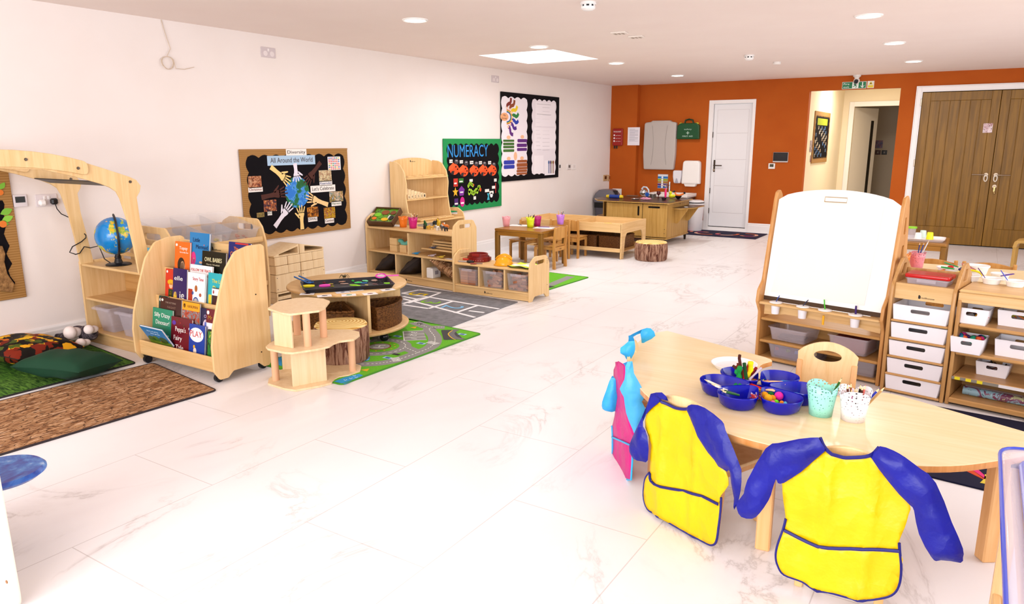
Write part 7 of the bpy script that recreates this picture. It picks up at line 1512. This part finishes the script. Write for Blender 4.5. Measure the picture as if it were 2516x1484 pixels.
t = thing('yellow_scissors', 'yellow plastic scissors standing on the tower edge', 'scissors', p, -.25); MB().tube([(.045*cos(a)*1.3, .0, .02*sin(a)) for a in [k*pi/8 for k in range(17)]], .006, 8).obj('handle_loop', P('f0e018', .35), t); MB().tube([(-.05, 0, 0), (-.12, .01, -.012)], .006, 8).obj('blade', P('e8d818', .35), t)
p = F(2290, 668, ZB); tag(MB().box(-.13, .13, -.08, .08, 0, .0015, 0).obj('paper_sheet', WHITEP), 'white paper under the orange knife on the art table', 'paper', None, (p.x, p.y, ZB), -.2)
# ================================================================ navy rug under the crescent table
t = thing('navy_swirl_rug', 'navy rug with orange, pink and yellow shapes under the crescent table', 'rug', (0, 0, 0)); MB().slab(fil([(5.42, 3.60), (7.2, 3.42), (7.25, 4.50), (5.55, 4.62)], .01), .008, b=.002, M=T(0, 0, .0045)).obj('rug_surface', P('06062c', .95), t)
def rp(nm, pts, cc): MB().flat([tuple(F(x, y, .009)[:2]) for x, y in pts], T(0, 0, .0088)).obj(nm, P(cc, .9), t)
rp('orange_motif', ((2345, 1143), (2372, 1143), (2420, 1176), (2416, 1178)), 'c8481c'); rp('pink_motif', ((2373, 1143), (2392, 1143), (2428, 1176), (2419, 1177)), 'd83078'); rp('yellow_motif', ((2420, 1165), (2436, 1170), (2436, 1192), (2408, 1186), (2418, 1176)), 'd8c040'); rp('red_motif', ((2420, 1180), (2436, 1172), (2436, 1186)), 'b82850')
curl(t, 6.4, 4.0, .5, .0088, ('c8481c', 'd83078', 'd8c040'), 1.)
# ================================================================ crescent table
TZ = .46
ct = thing('crescent_table', 'large crescent-shaped birch table with beech edge in the right foreground', 'table', (0, 0, 0))
out = smooth([(4.345, 3.755), (4.30, 3.66), (4.292, 3.54), (4.32, 3.36), (4.39, 3.15), (4.51, 2.90), (4.68, 2.68), (4.90, 2.53), (5.15, 2.465), (5.36, 2.465), (5.58, 2.515), (5.74, 2.60), (5.87, 2.73), (5.99, 2.88), (6.06, 2.98)], 4)
inn = smooth([(5.54, 3.255), (5.475, 3.262), (5.43, 3.20), (5.36, 3.13), (5.22, 3.09), (5.08, 3.13), (4.98, 3.25), (4.945, 3.38), (4.975, 3.475)], 4)
ol = out+[(6.04, 3.03), (5.98, 3.055)]+inn+[(4.965, 3.50), (4.93, 3.525)]
MB().slab(ol, .022, b=.001, M=T(0, 0, TZ-.0135)).obj('beech_edge_board', BEECH, ct)
cxx = sum(p[0] for p in ol)/len(ol); MB().slab(ol, .003, b=.001, M=T(0, 0, TZ-.0015)).obj('tabletop', BIRCH, ct)
for x, y, a in ((5.185, 2.58, .1), (5.885, 2.93, .6), (4.62, 2.93, -.6), (4.45, 3.56, -1.2), (4.88, 3.42, 0), (5.50, 3.16, 0)): MB().box(-.026, .026, -.026, .026, 0, TZ-.025, .005, T(x, y) @ RZ(a)).obj('leg', BEECHP, ct)
m = MB(); ap_ = [p for p in smooth([(4.45, 3.5), (4.62, 2.96), (4.90, 2.66), (5.20, 2.58), (5.6, 2.66), (5.88, 2.93)], 5)]
for s_ in (0,): MB().slab(ribbon(ap_, .018), .05, b=.001, M=T(0, 0, TZ-.05)).obj('under_rail', BEECHP, ct)
def ply_chair(label, loc, rz, w=.27):
    """solid-back child chair with an oval hand hole, origin under the seat, faces +y"""
    t = thing('nursery_chair', label, 'chair', loc, rz); d, sh = .27, .29
    for s in (-1, 1):
        MB().slab(fil([(-d/2-.05, 0), (-d/2-.012, 0), (-d/2+.02, sh), (-d/2-.02, .44), (-d/2-.045, .44), (-d/2-.02, sh)], .006), .026, b=.004, M=myz(s*(w/2-.013))).obj('rear_leg', BEECHP, t)
        MB().slab(fil([(d/2-.03, 0), (d/2+.0, 0), (d/2-.005, sh-.012), (d/2-.045, sh-.012)], .006), .026, b=.004, M=myz(s*(w/2-.03))).obj('front_leg', BEECHP, t)
        MB().box(s*(w/2-.03)-.012, s*(w/2-.03)+.012, -d/2+.01, d/2-.02, sh-.045, sh-.012, .003).obj('side_rail', BEECHP, t)
    MB().slab(rr(-w/2, -d/2, w/2, d/2+.02, .03), .014, b=.004, M=T(0, 0, sh-.005)).obj('seat', BIRCHP, t)
    n = 12; bo = [(-w*.46, .0), (w*.46, .0), (w*.5, .17)]+[(w*.5-w*i/n, .17+.06*sin(pi*i/n)**.75) for i in range(1, n)]+[(-w*.5, .17)]
    MB().slab(bo, .014, [circ(0, .16, .062, 24, .026)], b=.003, M=T(0, -d/2-.012, sh+.02) @ RX(radians(9)) @ mxz(0)).obj('backrest', BIRCHP, t); return t
BIRCHP = wood('birch_ply_back', 'f0d2a0', 'e2bc82', 2)
ply_chair('pale ply chair with an oval hand hole in the notch of the crescent table', (5.20, 3.50, 0), radians(180+4))
ply_chair('nursery chair under the pink apron', (4.545, 3.25, 0), radians(-75), .29)
ply_chair('nursery chair under the middle yellow apron', (4.945, 2.72, 0), radians(-24), .33)
ply_chair('nursery chair under the right yellow apron', (5.47, 2.575, 0), radians(0))
# ================================================================ aprons
from mathutils.geometry import delaunay_2d_cdt
def inpoly(p, P_):
    c = False; n_ = len(P_)
    for i in range(n_):
        a, b_ = P_[i], P_[i-1]
        if (a[1] > p[1]) != (b_[1] > p[1]) and p[0] < (b_[0]-a[0])*(p[1]-a[1])/(b_[1]-a[1])+a[0]: c = not c
    return c
def edist(p, P_):
    d = 9
    for i in range(len(P_)):
        a, b_ = V(P_[i-1]), V(P_[i]); e = b_-a; t = max(0, min(1, (V(p)-a).dot(e)/max(e.length_squared, 1e-9))); d = min(d, (a+e*t-V(p)).length)
    return d
class Plane:
    def __init__(s, A, ang, lean=0.):
        s.A = V((A[0], A[1], 0)); s.u = V((cos(ang), sin(ang), 0)); s.n = V((sin(ang), -cos(ang), 0)); s.lean = lean
    def px(s, x, y):
        d = ray(x, y); t = ((s.A-CPOS).dot(s.n))/d.dot(s.n); q = CPOS+d*t; return ((q-s.A).dot(s.u), q.z)
    def p3(s, u, z, off=0): return s.A+s.u*u+s.n*off+V((0, 0, z))
def sheet(pl, zoom, pts, name, mat, par, off=0., fold=None, puff=0., grid=.016, thick=.0025, smooth_n=3):
    ox, oy, k = zoom; P_ = [pl.px(ox+a/k, oy+b_/k) for a, b_ in pts]
    P_ = smooth(P_+[P_[0]], smooth_n)[:-1] if smooth_n else P_
    xs = [p[0] for p in P_]; zs = [p[1] for p in P_]; vs = [V(p) for p in P_]; nb = len(vs)
    i = min(xs)+grid/2; r_ = random.Random(5)
    while i < max(xs):
        j = min(zs)+grid/2
        while j < max(zs):
            q = (i+r_.uniform(-.2, .2)*grid, j+r_.uniform(-.2, .2)*grid)
            if inpoly(q, P_) and edist(q, P_) > grid*.45: vs.append(V(q))
            j += grid
        i += grid
    r = delaunay_2d_cdt(vs, [(i, (i+1) % nb) for i in range(nb)], [], 1, 1e-6)
    m = MB(); ds = [edist(v, P_) for v in r[0]]; mx = max(ds)
    def mk(s): return [pl.p3(v[0], v[1], off+(fold(v[0], v[1]) if fold else 0)+s*puff*math.sqrt(max(0, min(1, d/(mx*.8))))) for v, d in zip(r[0], ds)]
    m.add(mk(1), [tuple(f) for f in r[2]])
    if puff: m.add(mk(-1), [tuple(f)[::-1] for f in r[2]])
    o = m.mesh(name, 60); 
    me = o; me.materials.append(mat); ob = bpy.data.objects.new(name, me); COL.objects.link(ob); ob.parent = par
    if not puff: md = ob.modifiers.new('s', 'SOLIDIFY'); md.thickness = thick
    return P_
def trim(pl, zoom, pts, r, name, mat, par, off=.004, fold=None, sn=4):
    ox, oy, k = zoom; q = [pl.px(ox+a/k, oy+b_/k) for a, b_ in pts]; q = smooth(q, sn) if sn else q
    MB().tube([pl.p3(a, z, off+(fold(a, z) if fold else 0)) for a, z in q], r, 6).obj(name, mat, par)
def nylon(name, c1, c2):
    m, nt, b = newmat(name); n1 = noise(nt, coords(nt), 6, 3); nt.links.new(ramp(nt, n1, [(.3, c1), (.7, c2)]), b.inputs['Base Color']); b.inputs['Roughness'].default_value = .42; b.inputs['Specular IOR Level'].default_value = .35
    vv = voro(nt, coords(nt, (1, 1, .7)), 13, 'Distance'); bump(nt, b, mix(nt, .5, vv, noise(nt, coords(nt), 12, 4)), .9, .02); return m
YEL = nylon('yellow_nylon', 'e4be00', 'dab200'); BLU = nylon('blue_nylon', '0a1290', '080f7c'); NAVY = P('12156e', .5); PNK = nylon('pink_nylon', 'cc0a7c', 'c00874'); SKY = nylon('sky_nylon', '3ab4e8', '2a9cdc')
slf = lambda u, z: .007*abs(sin(u*26+z*17))+.006*abs(sin(u*14-z*31+1))-.004
def crease(us, amp=.011): return lambda u, z: sum(amp*math.exp(-((u-c)/.012)**2) for c in us)+.006*sin(u*19+z*6)+.004*sin(z*23+u*9)
# right apron
Z7 = (1780, 1040, 3.342); PR = Plane((5.47, 2.335), 0)
t = thing('apron', 'yellow apron with blue sleeves spread over the chair at the right front', 'apron', (0, 0, 0)); fo = crease((.0-.05, .075))
sheet(PR, Z7, [(835, 215), (940, 275), (1050, 290), (1130, 285), (1215, 270), (1350, 460), (1520, 655), (1510, 760), (1480, 860), (1430, 980), (1440, 1040), (1385, 1055), (1130, 1025), (770, 1010), (490, 890), (500, 800), (480, 640), (475, 520), (490, 470), (640, 380)], 'bodice', YEL, t, 0, fo, smooth_n=2)
sheet(PR, Z7, [(480, 880), (770, 1005), (1130, 1020), (1440, 1050), (1450, 1200), (1430, 1340), (1370, 1410), (1240, 1430), (1100, 1425), (900, 1385), (730, 1355), (640, 1300), (490, 1240), (440, 1160), (425, 1080), (440, 990)], 'pocket', YEL, t, .004, fo, smooth_n=2)
trim(PR, Z7, [(500, 790), (478, 880), (440, 990), (425, 1080), (440, 1160), (490, 1240), (640, 1300), (730, 1355), (900, 1385), (1100, 1428), (1240, 1433), (1370, 1412), (1430, 1340), (1450, 1200), (1440, 1050), (1436, 980)], .0045, 'blue_binding', NAVY, t, .004, fo)
trim(PR, Z7, [(490, 880), (770, 1005), (1130, 1020), (1440, 1045)], .0055, 'pocket_binding', NAVY, t, .007, fo); trim(PR, Z7, [(790, 110), (835, 200), (950, 270), (1050, 280), (1190, 265), (1275, 185)], .006, 'neck_binding', NAVY, t, .004, fo)
sheet(PR, Z7, [(780, 100), (835, 190), (830, 215), (640, 380), (500, 470), (450, 470), (435, 440), (400, 540), (370, 620), (300, 720), (235, 770), (150, 750), (115, 690), (110, 640), (170, 560), (200, 450), (350, 190), (450, 150), (620, 115)], 'sleeve', BLU, t, .012, slf, .022, smooth_n=2)
sheet(PR, Z7, [(1280, 175), (1390, 210), (1490, 260), (1620, 360), (1740, 470), (1870, 790), (1960, 1000), (1960, 1080), (1940, 1130), (1780, 1105), (1740, 1110), (1700, 1070), (1600, 890), (1560, 700), (1520, 650), (1350, 460), (1215, 270), (1195, 250)], 'sleeve', BLU, t, .012, slf, .024, smooth_n=2)
# middle apron
Z6 = (1460, 780, 2.56); PM_ = Plane((5.055, 2.45), radians(-24))
t = thing('apron', 'yellow apron with blue sleeves on the middle chair, hem hanging to the floor', 'apron', (0, 0, 0)); fo2 = crease((-.30, -.13), .010)
sheet(PM_, Z6, [(425, 525), (500, 570), (560, 582), (600, 575), (655, 690), (770, 880), (800, 920), (840, 965), (855, 1050), (800, 1120), (790, 1175), (630, 1110), (390, 1045), (360, 970), (365, 800), (325, 690), (335, 610), (380, 560)], 'bodice', YEL, t, 0, fo2, smooth_n=2)
sheet(PM_, Z6, [(360, 970), (390, 1042), (630, 1105), (785, 1172), (805, 1130), (795, 1300), (780, 1400), (745, 1425), (690, 1415), (590, 1360), (410, 1245), (335, 1205), (305, 1120), (320, 1020)], 'pocket', YEL, t, .004, fo2, smooth_n=2)
trim(PM_, Z6, [(362, 970), (320, 1020), (305, 1120), (335, 1205), (410, 1245), (590, 1360), (690, 1415), (745, 1430), (780, 1400), (795, 1300), (806, 1130)], .0045, 'blue_binding', NAVY, t, .004, fo2)
trim(PM_, Z6, [(365, 975), (390, 1042), (630, 1105), (790, 1172)], .0055, 'pocket_binding', NAVY, t, .007, fo2); trim(PM_, Z6, [(425, 518), (500, 565), (560, 577), (605, 570)], .006, 'neck_binding', NAVY, t, .004, fo2)
sheet(PM_, Z6, [(375, 475), (450, 465), (485, 520), (435, 508), (420, 530), (340, 610), (325, 680), (355, 740), (360, 890), (320, 900), (265, 880), (240, 830), (260, 740), (320, 620)], 'sleeve', BLU, t, .012, slf, .02, smooth_n=2)
sheet(PM_, Z6, [(635, 540), (720, 560), (825, 645), (850, 700), (945, 950), (945, 1080), (905, 1200), (895, 1130), (870, 960), (850, 965), (800, 930), (780, 890), (700, 790), (655, 690), (605, 570)], 'sleeve', BLU, t, .014, slf, .02, smooth_n=2)
# pink apron on the left chair (seen almost from its side)
t = thing('apron', 'bright pink apron with light blue sleeves on the leftmost nursery chair', 'apron', (0, 0, 0))
def loft3(name, A_, B_, mat, bul=.02, nn=8, th=.003):
    A_, B_ = [V(a) for a in A_], [V(b_) for b_ in B_]; m = MB(); L_ = len(A_); vs = []
    for i in range(L_):
        for j in range(nn+1): s = j/nn; q = A_[i].lerp(B_[i], s); vs.append(q+V((-bul*sin(pi*s), -bul*.5*sin(pi*s), .0))+V((.004*sin(i*1.1+j), 0, 0)))
    m.add(vs, [(i*(nn+1)+j, i*(nn+1)+j+1, (i+1)*(nn+1)+j+1, (i+1)*(nn+1)+j) for i in range(L_-1) for j in range(nn)]); return m.obj(name, mat, t, solid=th, sharp=70)
z6 = lambda a, b_, Y_: FY(1460+a/2.56, 780+b_/2.56, Y_)
near = [z6(150, 275, 2.96), z6(190, 300, 2.93), z6(195, 400, 2.9), z6(185, 480, 2.87), z6(215, 600, 2.84), z6(240, 700, 2.82), z6(262, 750, 2.80), z6(240, 805, 2.78), z6(240, 900, 2.78), z6(232, 1020, 2.78)]
far = [z6(140, 285, 3.12), z6(122, 330, 3.12), z6(125, 420, 3.12), z6(150, 500, 3.08), z6(130, 620, 3.08), z6(112, 680, 3.08), z6(115, 750, 3.06), z6(118, 820, 3.06), z6(115, 885, 3.05), z6(140, 985, 3.02)]
loft3('bodice', near, far, PNK, .004)
MB().tube([far[5], far[6], far[8], far[9], (near[9]+far[9])/2+V((0, -.01, -.01)), near[9], near[8], near[7], near[6]], .0045, 6).obj('blue_binding', SKY, t); MB().tube([far[6]+V((.0, -.006, 0)), (far[6]+near[7])/2+V((0, -.012, .004)), near[7]+V((0, -.006, 0))], .0045, 6).obj('pocket_binding', SKY, t)
PS = Plane((4.56, 2.77), radians(20)); PT = Plane((4.42, 3.10), radians(20)); PU = Plane((4.37, 3.30), radians(20))
sheet(PS, Z6, [(180, 290), (240, 275), (250, 350), (320, 480), (300, 530), (330, 590), (310, 650), (270, 752), (235, 690), (200, 600), (185, 500), (160, 450), (190, 390), (195, 310)], 'sleeve', nylon('pale_sky_nylon', '55b2e4', '3a9fd8'), t, 0, None, .02, smooth_n=2)
sheet(PT, Z6, [(115, 365), (140, 400), (150, 460), (150, 540), (130, 590), (90, 592), (52, 575), (50, 530), (75, 460), (95, 400)], 'sleeve', SKY, t, 0, None, .022, smooth_n=2)
sheet(PT, Z6, [(165, 190), (215, 150), (215, 115), (245, 120), (258, 180), (250, 230), (215, 275), (190, 240), (165, 225)], 'shoulder', SKY, t, 0, None, .02, smooth_n=2)
sheet(PU, Z6, [(215, 118), (300, 75), (355, 68), (385, 115), (330, 150), (298, 160), (290, 100), (240, 125)], 'shoulder', SKY, t, 0, None, .015, smooth_n=2)
# ================================================================ things on the crescent table
tr = thing('craft_tray', 'blue flower-shaped divided craft tray on the crescent table', 'tray', (*F(1866, 948, .508)[:2], TZ+.0005), .25); n = 96
def pet(f, z): return [((.232*f*(.84+.16*abs(cos(2.5*a))**.45))*cos(a), (.232*f*(.84+.16*abs(cos(2.5*a))**.45))*sin(a), z) for a in [2*pi*i/n for i in range(n)]]
BT = P('0810a0', .14)
for k in range(6):
    a0 = k*pi/3; o_ = smooth([(r_*cos(a0+radians(d_)), r_*sin(a0+radians(d_))) for r_, d_ in ((.045, -22), (.12, -28.5), (.185, -26.5), (.226, -14), (.238, 0), (.226, 14), (.185, 26.5), (.12, 28.5), (.045, 22), (.045, -22))], 3)[:-1]; cx_, cy_ = .145*cos(a0), .145*sin(a0)
    sc_ = lambda f, z: [(cx_+(x-cx_)*f, cy_+(y-cy_)*f, z) for x, y in o_]
    loft([sc_(.70, 0), sc_(.86, .012), sc_(.97, .045), sc_(1., .054), sc_(.985, .057), sc_(.955, .052), sc_(.88, .030), sc_(.74, .008), sc_(.5, .005)]).obj('petal_bowl', BT, tr)
MB().lathe([(.052, .006), (.05, .036), (.046, .038), (.042, .036), (.040, .008), (0, .008)], 32).obj('centre_cup', BT, tr)
ZC = lambda a, b_, z: F(1700+a/8.243, 840+b_/8.243, z)
def cleaner(label, pts, colr, r=.0055, wob=.0, grp=None, fuzzy=True):
    q = [ZC(*p) for p in pts]; q3 = [V(x) for x in q]; base_ = q3[0].copy(); sm = []
    for i in range(len(q3)-1):
        for k in range(6): sm.append(q3[i].lerp(q3[i+1], k/6)-base_)
    sm.append(q3[-1]-base_); R_ = [r*(1+wob*sin(i*1.3)) for i in range(len(sm))]
    return tag(MB().tube(sm, R_, 8).obj('pipe_cleaner', P(colr, .95)), label, 'pipe cleaner', grp, base_)
zb_ = TZ+.02
for pts, cc, r, wb, l in ((((1010, 900, zb_), (1000, 600, .53), (960, 330, .585), (970, 265, .60)), '4a1c10', .0065, 0, 'tallest brown pipe cleaner standing in the blue tray'), (((990, 990, zb_), (960, 720, .51), (970, 500, .56)), '0f8a38', .009, .35, 'thick bobbled green pipe cleaner in the middle of the bunch'), (((760, 980, zb_), (930, 850, .49), (950, 700, .51), (900, 560, .54)), '128a40', .010, .3, 'green bobbled pipe cleaner hanging over the left of the bunch'),
    (((1030, 1000, zb_), (1100, 750, .51), (1060, 430, .565)), '0a4018', .0075, 0, 'dark green pipe cleaner on the right of the bunch'), (((980, 1000, zb_), (1050, 750, .50), (1060, 570, .53)), 'd81408', .008, 0, 'red pipe cleaner at the front of the bunch'), (((1110, 720, .50), (1190, 560, .53), (1190, 400, .565)), 'f4e010', .011, .15, 'thick yellow pipe cleaner on the right of the bunch'),
    (((1090, 620, .52), (1150, 460, .545)), 'a81410', .006, 0, 'short dark red pipe cleaner behind the yellow one'), (((940, 580, .53), (830, 480, .55)), '4a2414', .006, 0, 'brown pipe cleaner leaning to the left of the bunch'), (((940, 560, .535), (935, 430, .56)), '6a2818', .006, 0, 'short brown pipe cleaner behind the tallest one'), (((930, 560, .53), (905, 480, .545)), 'd82018', .006, 0, 'short red pipe cleaner at the back left of the bunch'),
    (((1180, 700, .50), (1300, 530, .52)), '8a0c10', .007, 0, 'dark red pipe cleaner leaning right over the tray'), (((1230, 880, .495), (1170, 760, .505), (1400, 530, .53)), 'c8b8c8', .005, .2, 'silver glitter pipe cleaner bent over the right side of the bunch'), (((1150, 860, .495), (1400, 960, .50)), 'e02010', .009, 0, 'red pipe cleaner lying to the right in the tray'), (((1280, 930, .492), (1390, 1000, .498)), 'f0b810', .008, 0, 'yellow pipe cleaner lying beside the red one'),
    (((1090, 980, .485), (1110, 830, .50)), 'e0b020', .004, 0, 'thin gold twisted cleaner in the centre of the tray')): cleaner(l, pts, cc, r, wb)
for k, (a, b_, rz_k, l) in enumerate(((670, 770, .35, 'orange and white glue stick at the back of the left tray section'), (800, 830, -.25, 'orange and white glue stick at the front of the left tray section'))):
    p = ZC(a, b_, TZ+.025); t = thing('glue_stick', l, 'glue stick', (p.x, p.y, TZ+.026), rz_k); MB().cyl((-.045, 0, 0), (.02, 0, 0), .0125).obj('orange_barrel', P('f08818', .3), t); MB().cyl((-.015, 0, 0), (.028, 0, 0), .0132).obj('white_label', WHITEP, t); MB().cyl((.028, 0, 0), (.046, 0, 0), .012).obj('cap', P('f08818', .3), t)
for a, b_, r_, cc, l in ((1470, 1100, .016, 'f0a010', 'orange pom-pom at the back of the front tray section'), (1540, 1170, .018, 'f0a818', 'yellow-orange pom-pom at the front of the tray section'), (1630, 1150, .014, 'f09010', 'orange pom-pom beside the pink one'), (1760, 1120, .018, 'e828a0', 'hot pink pom-pom in the front tray section'), (1600, 1080, .014, '0a6a30', 'dark green glitter pom-pom behind the orange ones'), (1710, 1210, .010, '70e020', 'small lime pom-pom at the rim'), (1820, 1220, .009, 'f08a20', 'small orange pom-pom at the rim'), (1640, 1225, .010, 'f070a0', 'small pink pom-pom at the rim'), (1890, 1230, .008, '60b8e0', 'small light blue pom-pom at the rim')):
    p = ZC(a, b_, TZ+.03); o = MB().ell((0, 0, 0), r_, 14).obj('pom_pom', P(cc, .95)); tag(o, l, 'pom-pom', None, (p.x, p.y, TZ+.02+r_*.8))
for k in range(16): p = ZC(1200+15*k % 220+random.uniform(0, 40), 1120+random.uniform(-40, 40), TZ+.03); a_ = random.uniform(0, 3); tag(MB().cyl((-.012*cos(a_), -.012*sin(a_), 0), (.012*cos(a_), .012*sin(a_), .01), .0025, n=6).obj('glitter_strand', P(('a81420', 'd8c0cc', 'c03040')[k % 3], .5)), 'short red and silver tinsel strand in the front tray section', 'tinsel', 'tinsel strands in the craft tray', (p.x, p.y, TZ+.028))
for k in range(18): p = ZC(1220+random.uniform(0, 280), 770+random.uniform(-40, 40), TZ+.02); a_ = random.uniform(0, 3); tag(MB().cyl((-.014*cos(a_), -.014*sin(a_), 0), (.014*cos(a_), .014*sin(a_), .004), .0018, n=5).obj('matchstick', P(('d83018', 'e8901c', 'e8d8a0', '2a8a3a', '6a1420')[k % 5], .6)), 'tiny coloured matchstick in the back tray section', 'craft stick', 'matchsticks in the craft tray', (p.x, p.y, TZ+.022))
for a, b_, s_, cc, l in ((1720, 830, .034, 'f0c090', 'skin-coloured wooden hand shape with folded fingers in the tray'), (1560, 980, .022, 'f0c090', 'small skin-coloured foam piece in the centre right of the tray')):
    p = ZC(a, b_, TZ+.045); t = tag(MB().tube([(-s_*1.6, 0, -.004), (-s_*.5, 0, 0), (s_*.6, 0, .004), (s_*1.1, 0, .002)], [s_*.12, s_*.35, s_*.42, s_*.3], 10, flat=.5).obj('foam_hand', P(cc, .7)), l, 'craft', None, p, -.1)
for a, b_, cc, l, w_ in ((1890, 860, '1f70d0', 'blue foam shape in the right tray section', .035), (2050, 910, 'b8e878', 'pale green foam cloud in the right tray section', .04), (1790, 905, 'f07850', 'orange foam shape in the right tray section', .03)): p = ZC(a, b_, TZ+.02); tag(MB().slab(fil([(-w_, -.01), (0, -.018), (w_, -.006), (w_*.8, .014), (-w_*.3, .02)], .008), .005, b=.001).obj('foam_shape', P(cc, .7)), l, 'craft', None, (p.x, p.y, TZ+.03), .3)
p = ZC(2060, 1160, TZ+.02); tag(MB().tube([(.032*cos(a), .032*sin(a), .008+.004*sin(a)) for a in [k*pi/10 for k in range(21)]], .005, 8).obj('blue_ring', P('2a90d8', .3)), 'light blue plastic ring in the front right tray section', 'ring', None, (p.x, p.y, TZ+.022))
for k, (a, b_, a2, b2, cc, l) in enumerate(((250, 760, 700, 960, 'f2e0c4', 'pale wooden stick resting over the left rim of the tray'), (390, 850, 720, 990, 'e8e0d8', 'white pencil with a grey tip resting over the left rim of the tray'), (560, 960, 900, 1060, '0f4a20', 'dark green pencil at the left rim of the tray'), (600, 1000, 960, 1080, '1c5a28', 'second dark green pencil at the left rim of the tray'))):
    p, q = ZC(a2, b2, TZ+.045), ZC(a, b_, TZ+.062); pencil(l, p, q, cc, .0045)
pl_ = F(1803, 903, TZ); t = thing('white_dish', 'shallow round white dish behind the blue tray', 'dish', (pl_.x, pl_.y, TZ+.0005)); MB().lathe([(0, 0), (.085, 0), (.104, .022), (.100, .023), (.082, .006), (0, .005)], 40).obj('dish_body', P('eeeaec', .25), t)
pp = F(2013, 1022, TZ); t1 = scal_pot('mint green pierced pot right of the blue tray', (pp.x, pp.y+.02, TZ+.0005), pierced('pierced_mint', '9ce8d8'), .056, .125, rz=.2, wav=.022, lobes=3)
pencil('dark green pencil leaning out of the mint pot', (pp.x+.01, pp.y+.02, TZ+.02), (pp.x+.062, pp.y+.03, TZ+.155), '2a5a14', .0045)
pq = F(2093, 1035, TZ); t1 = scal_pot('white pierced pot crammed with coloured pencils', (pq.x, pq.y+.02, TZ+.0005), pierced('pierced_white', 'fbf4f8'), .056, .125, rz=.7, wav=.026, lobes=3)
for k, (cc, dx, dy, h_, l) in enumerate((('5a2a1a', -.030, .0, .135, 'brown'), ('8a5a20', -.02, .015, .138, 'ochre'), ('c81890', -.012, -.018, .125, 'magenta'), ('2a3a2a', -.001, -.010, .128, 'grey-green'), ('1a1a1a', .006, -.015, .132, 'black'), ('2a2a1a', .014, .010, .14, 'olive'), ('4a2a20', .022, .004, .138, 'dark brown'), ('d86a60', .030, .01, .14, 'coral'))):
    pencil('%s pencil upright in the white pierced pot' % l, (pq.x+dx*.5, pq.y+.02+dy*.5, TZ+.01), (pq.x+dx, pq.y+.02+dy, TZ+h_), cc, .0042)
pencil('blue pencil leaning out to the right of the white pot', (pq.x+.005, pq.y+.02, TZ+.02), (pq.x+.078, pq.y+.035, TZ+.135), '1a2a9a', .0045); pencil('brown-tipped pencil behind the leaning blue one', (pq.x+.015, pq.y+.03, TZ+.02), (pq.x+.092, pq.y+.055, TZ+.135), 'b8905a', .0045)
# ================================================================ clear water tray at the right edge
wt = thing('water_play_tray', 'deep clear plastic play tray with blue edges on a wooden stand at the right edge', 'play tray', (0, 0, 0)); WX, WY0, WY1, WZ = 5.85, 1.30, 2.43, .62
def wr(i, z, r_=.08): return [(x, y, z) for x, y in rr(WX+i, WY0+i, WX+.75-i, WY1-i, r_, 6)]
CT = P('d8d6ee', .08, 0, .6, .38); BE = P('2a48d0', .2, 0, .5, .85)
loft([wr(0, WZ), wr(.025, WZ-.004), wr(.045, WZ-.02), wr(.06, WZ-.10), wr(.09, WZ-.22), wr(.10, WZ-.24)], False).obj('tray_shell', CT, wt, solid=.004)
e_ = wr(0, WZ, .08); MB().tube(e_+[e_[0]], .005, 8).obj('blue_rim', BE, wt); e_ = wr(.05, WZ-.012, .07); MB().tube(e_+[e_[0]], .006, 8).obj('inner_edge', P('8088d8', .2, 0, .5, .7), wt)
m = MB(); e_ = wr(.11, WZ-.238, .06); m.add(e_, [tuple(range(len(e_)))]); m.obj('tray_floor', CT, wt)
for x, y in ((WX+.045, WY1-.10), (WX+.045, WY0+.12), (WX+.66, WY1-.10), (WX+.66, WY0+.12)): MB().box(x-.018, x+.018, y-.018, y+.018, .06, WZ-.03, .004).obj('leg', wood('tray_stand', 'ecc89c', 'd9a974', 2), wt); MB().cyl((x-.012, y, .03), (x+.012, y, .03), .028).obj('castor', STEELD, wt)
for z in (.18, WZ-.06): MB().box(WX+.03, WX+.05, WY0+.1, WY1-.1, z, z+.035, .003).obj('side_rail', MAPLEY, wt)
MB().box(WX+.04, WX+.68, WY0+.12, WY1-.12, .16, .175, .003).obj('lower_shelf', MAPLEH, wt)
# ================================================================ cream panel and blue disc at the left edge
p0 = F(46, 1478, .03); lp = Plane((p0.x, p0.y), radians(0))
t = thing('cream_play_panel', 'smooth cream wooden panel cut off by the lower left edge of the picture', 'panel', (p0.x, p0.y, 0))
MB().slab(fil([(-.75, .0), (0.004, .0), (-.012, .62), (-.75, .62)], [.02, .05, .05, .02]), .02, b=.005, M=mxz(0)).obj('panel_board', P('f6e8d0', .35), t); MB().cyl((-.035, -.0105, .095), (-.035, -.013, .095), .006, n=10).obj('screw', P('8a5a30', .4), t)
rb = .145; q = F(97, 1155, .33)-_r0*rb
m_, nt, b = newmat('blue_marbled_gloss'); n_ = noise(nt, coords(nt, (1, 1, 1), (0, 0, .6)), 5, 5, .6, 1.6); nt.links.new(ramp(nt, n_, [(.32, '1c2c98'), (.46, '2a64c0'), (.56, '4a8ad8'), (.66, 'b8d4f0')]), b.inputs['Base Color']); b.inputs['Roughness'].default_value = .25
t = thing('round_stool', 'small round blue marbled stool top behind the cream panel at the left edge', 'stool', (q.x, q.y, 0)); MB().lathe([(0, .300), (rb-.02, .300), (rb, .315), (rb, .32), (rb-.01, .33), (0, .33)], 56).obj('round_top', m_, t); [MB().cyl((-.09*_r0.x+.03*s_, -.09*_r0.y-.03*s_, 0), (-.07*_r0.x+.02*s_, -.07*_r0.y-.02*s_, .30), .014, .012, 14).obj('leg', P('e8dcc8', .4), t) for s_ in (-1, 1)]
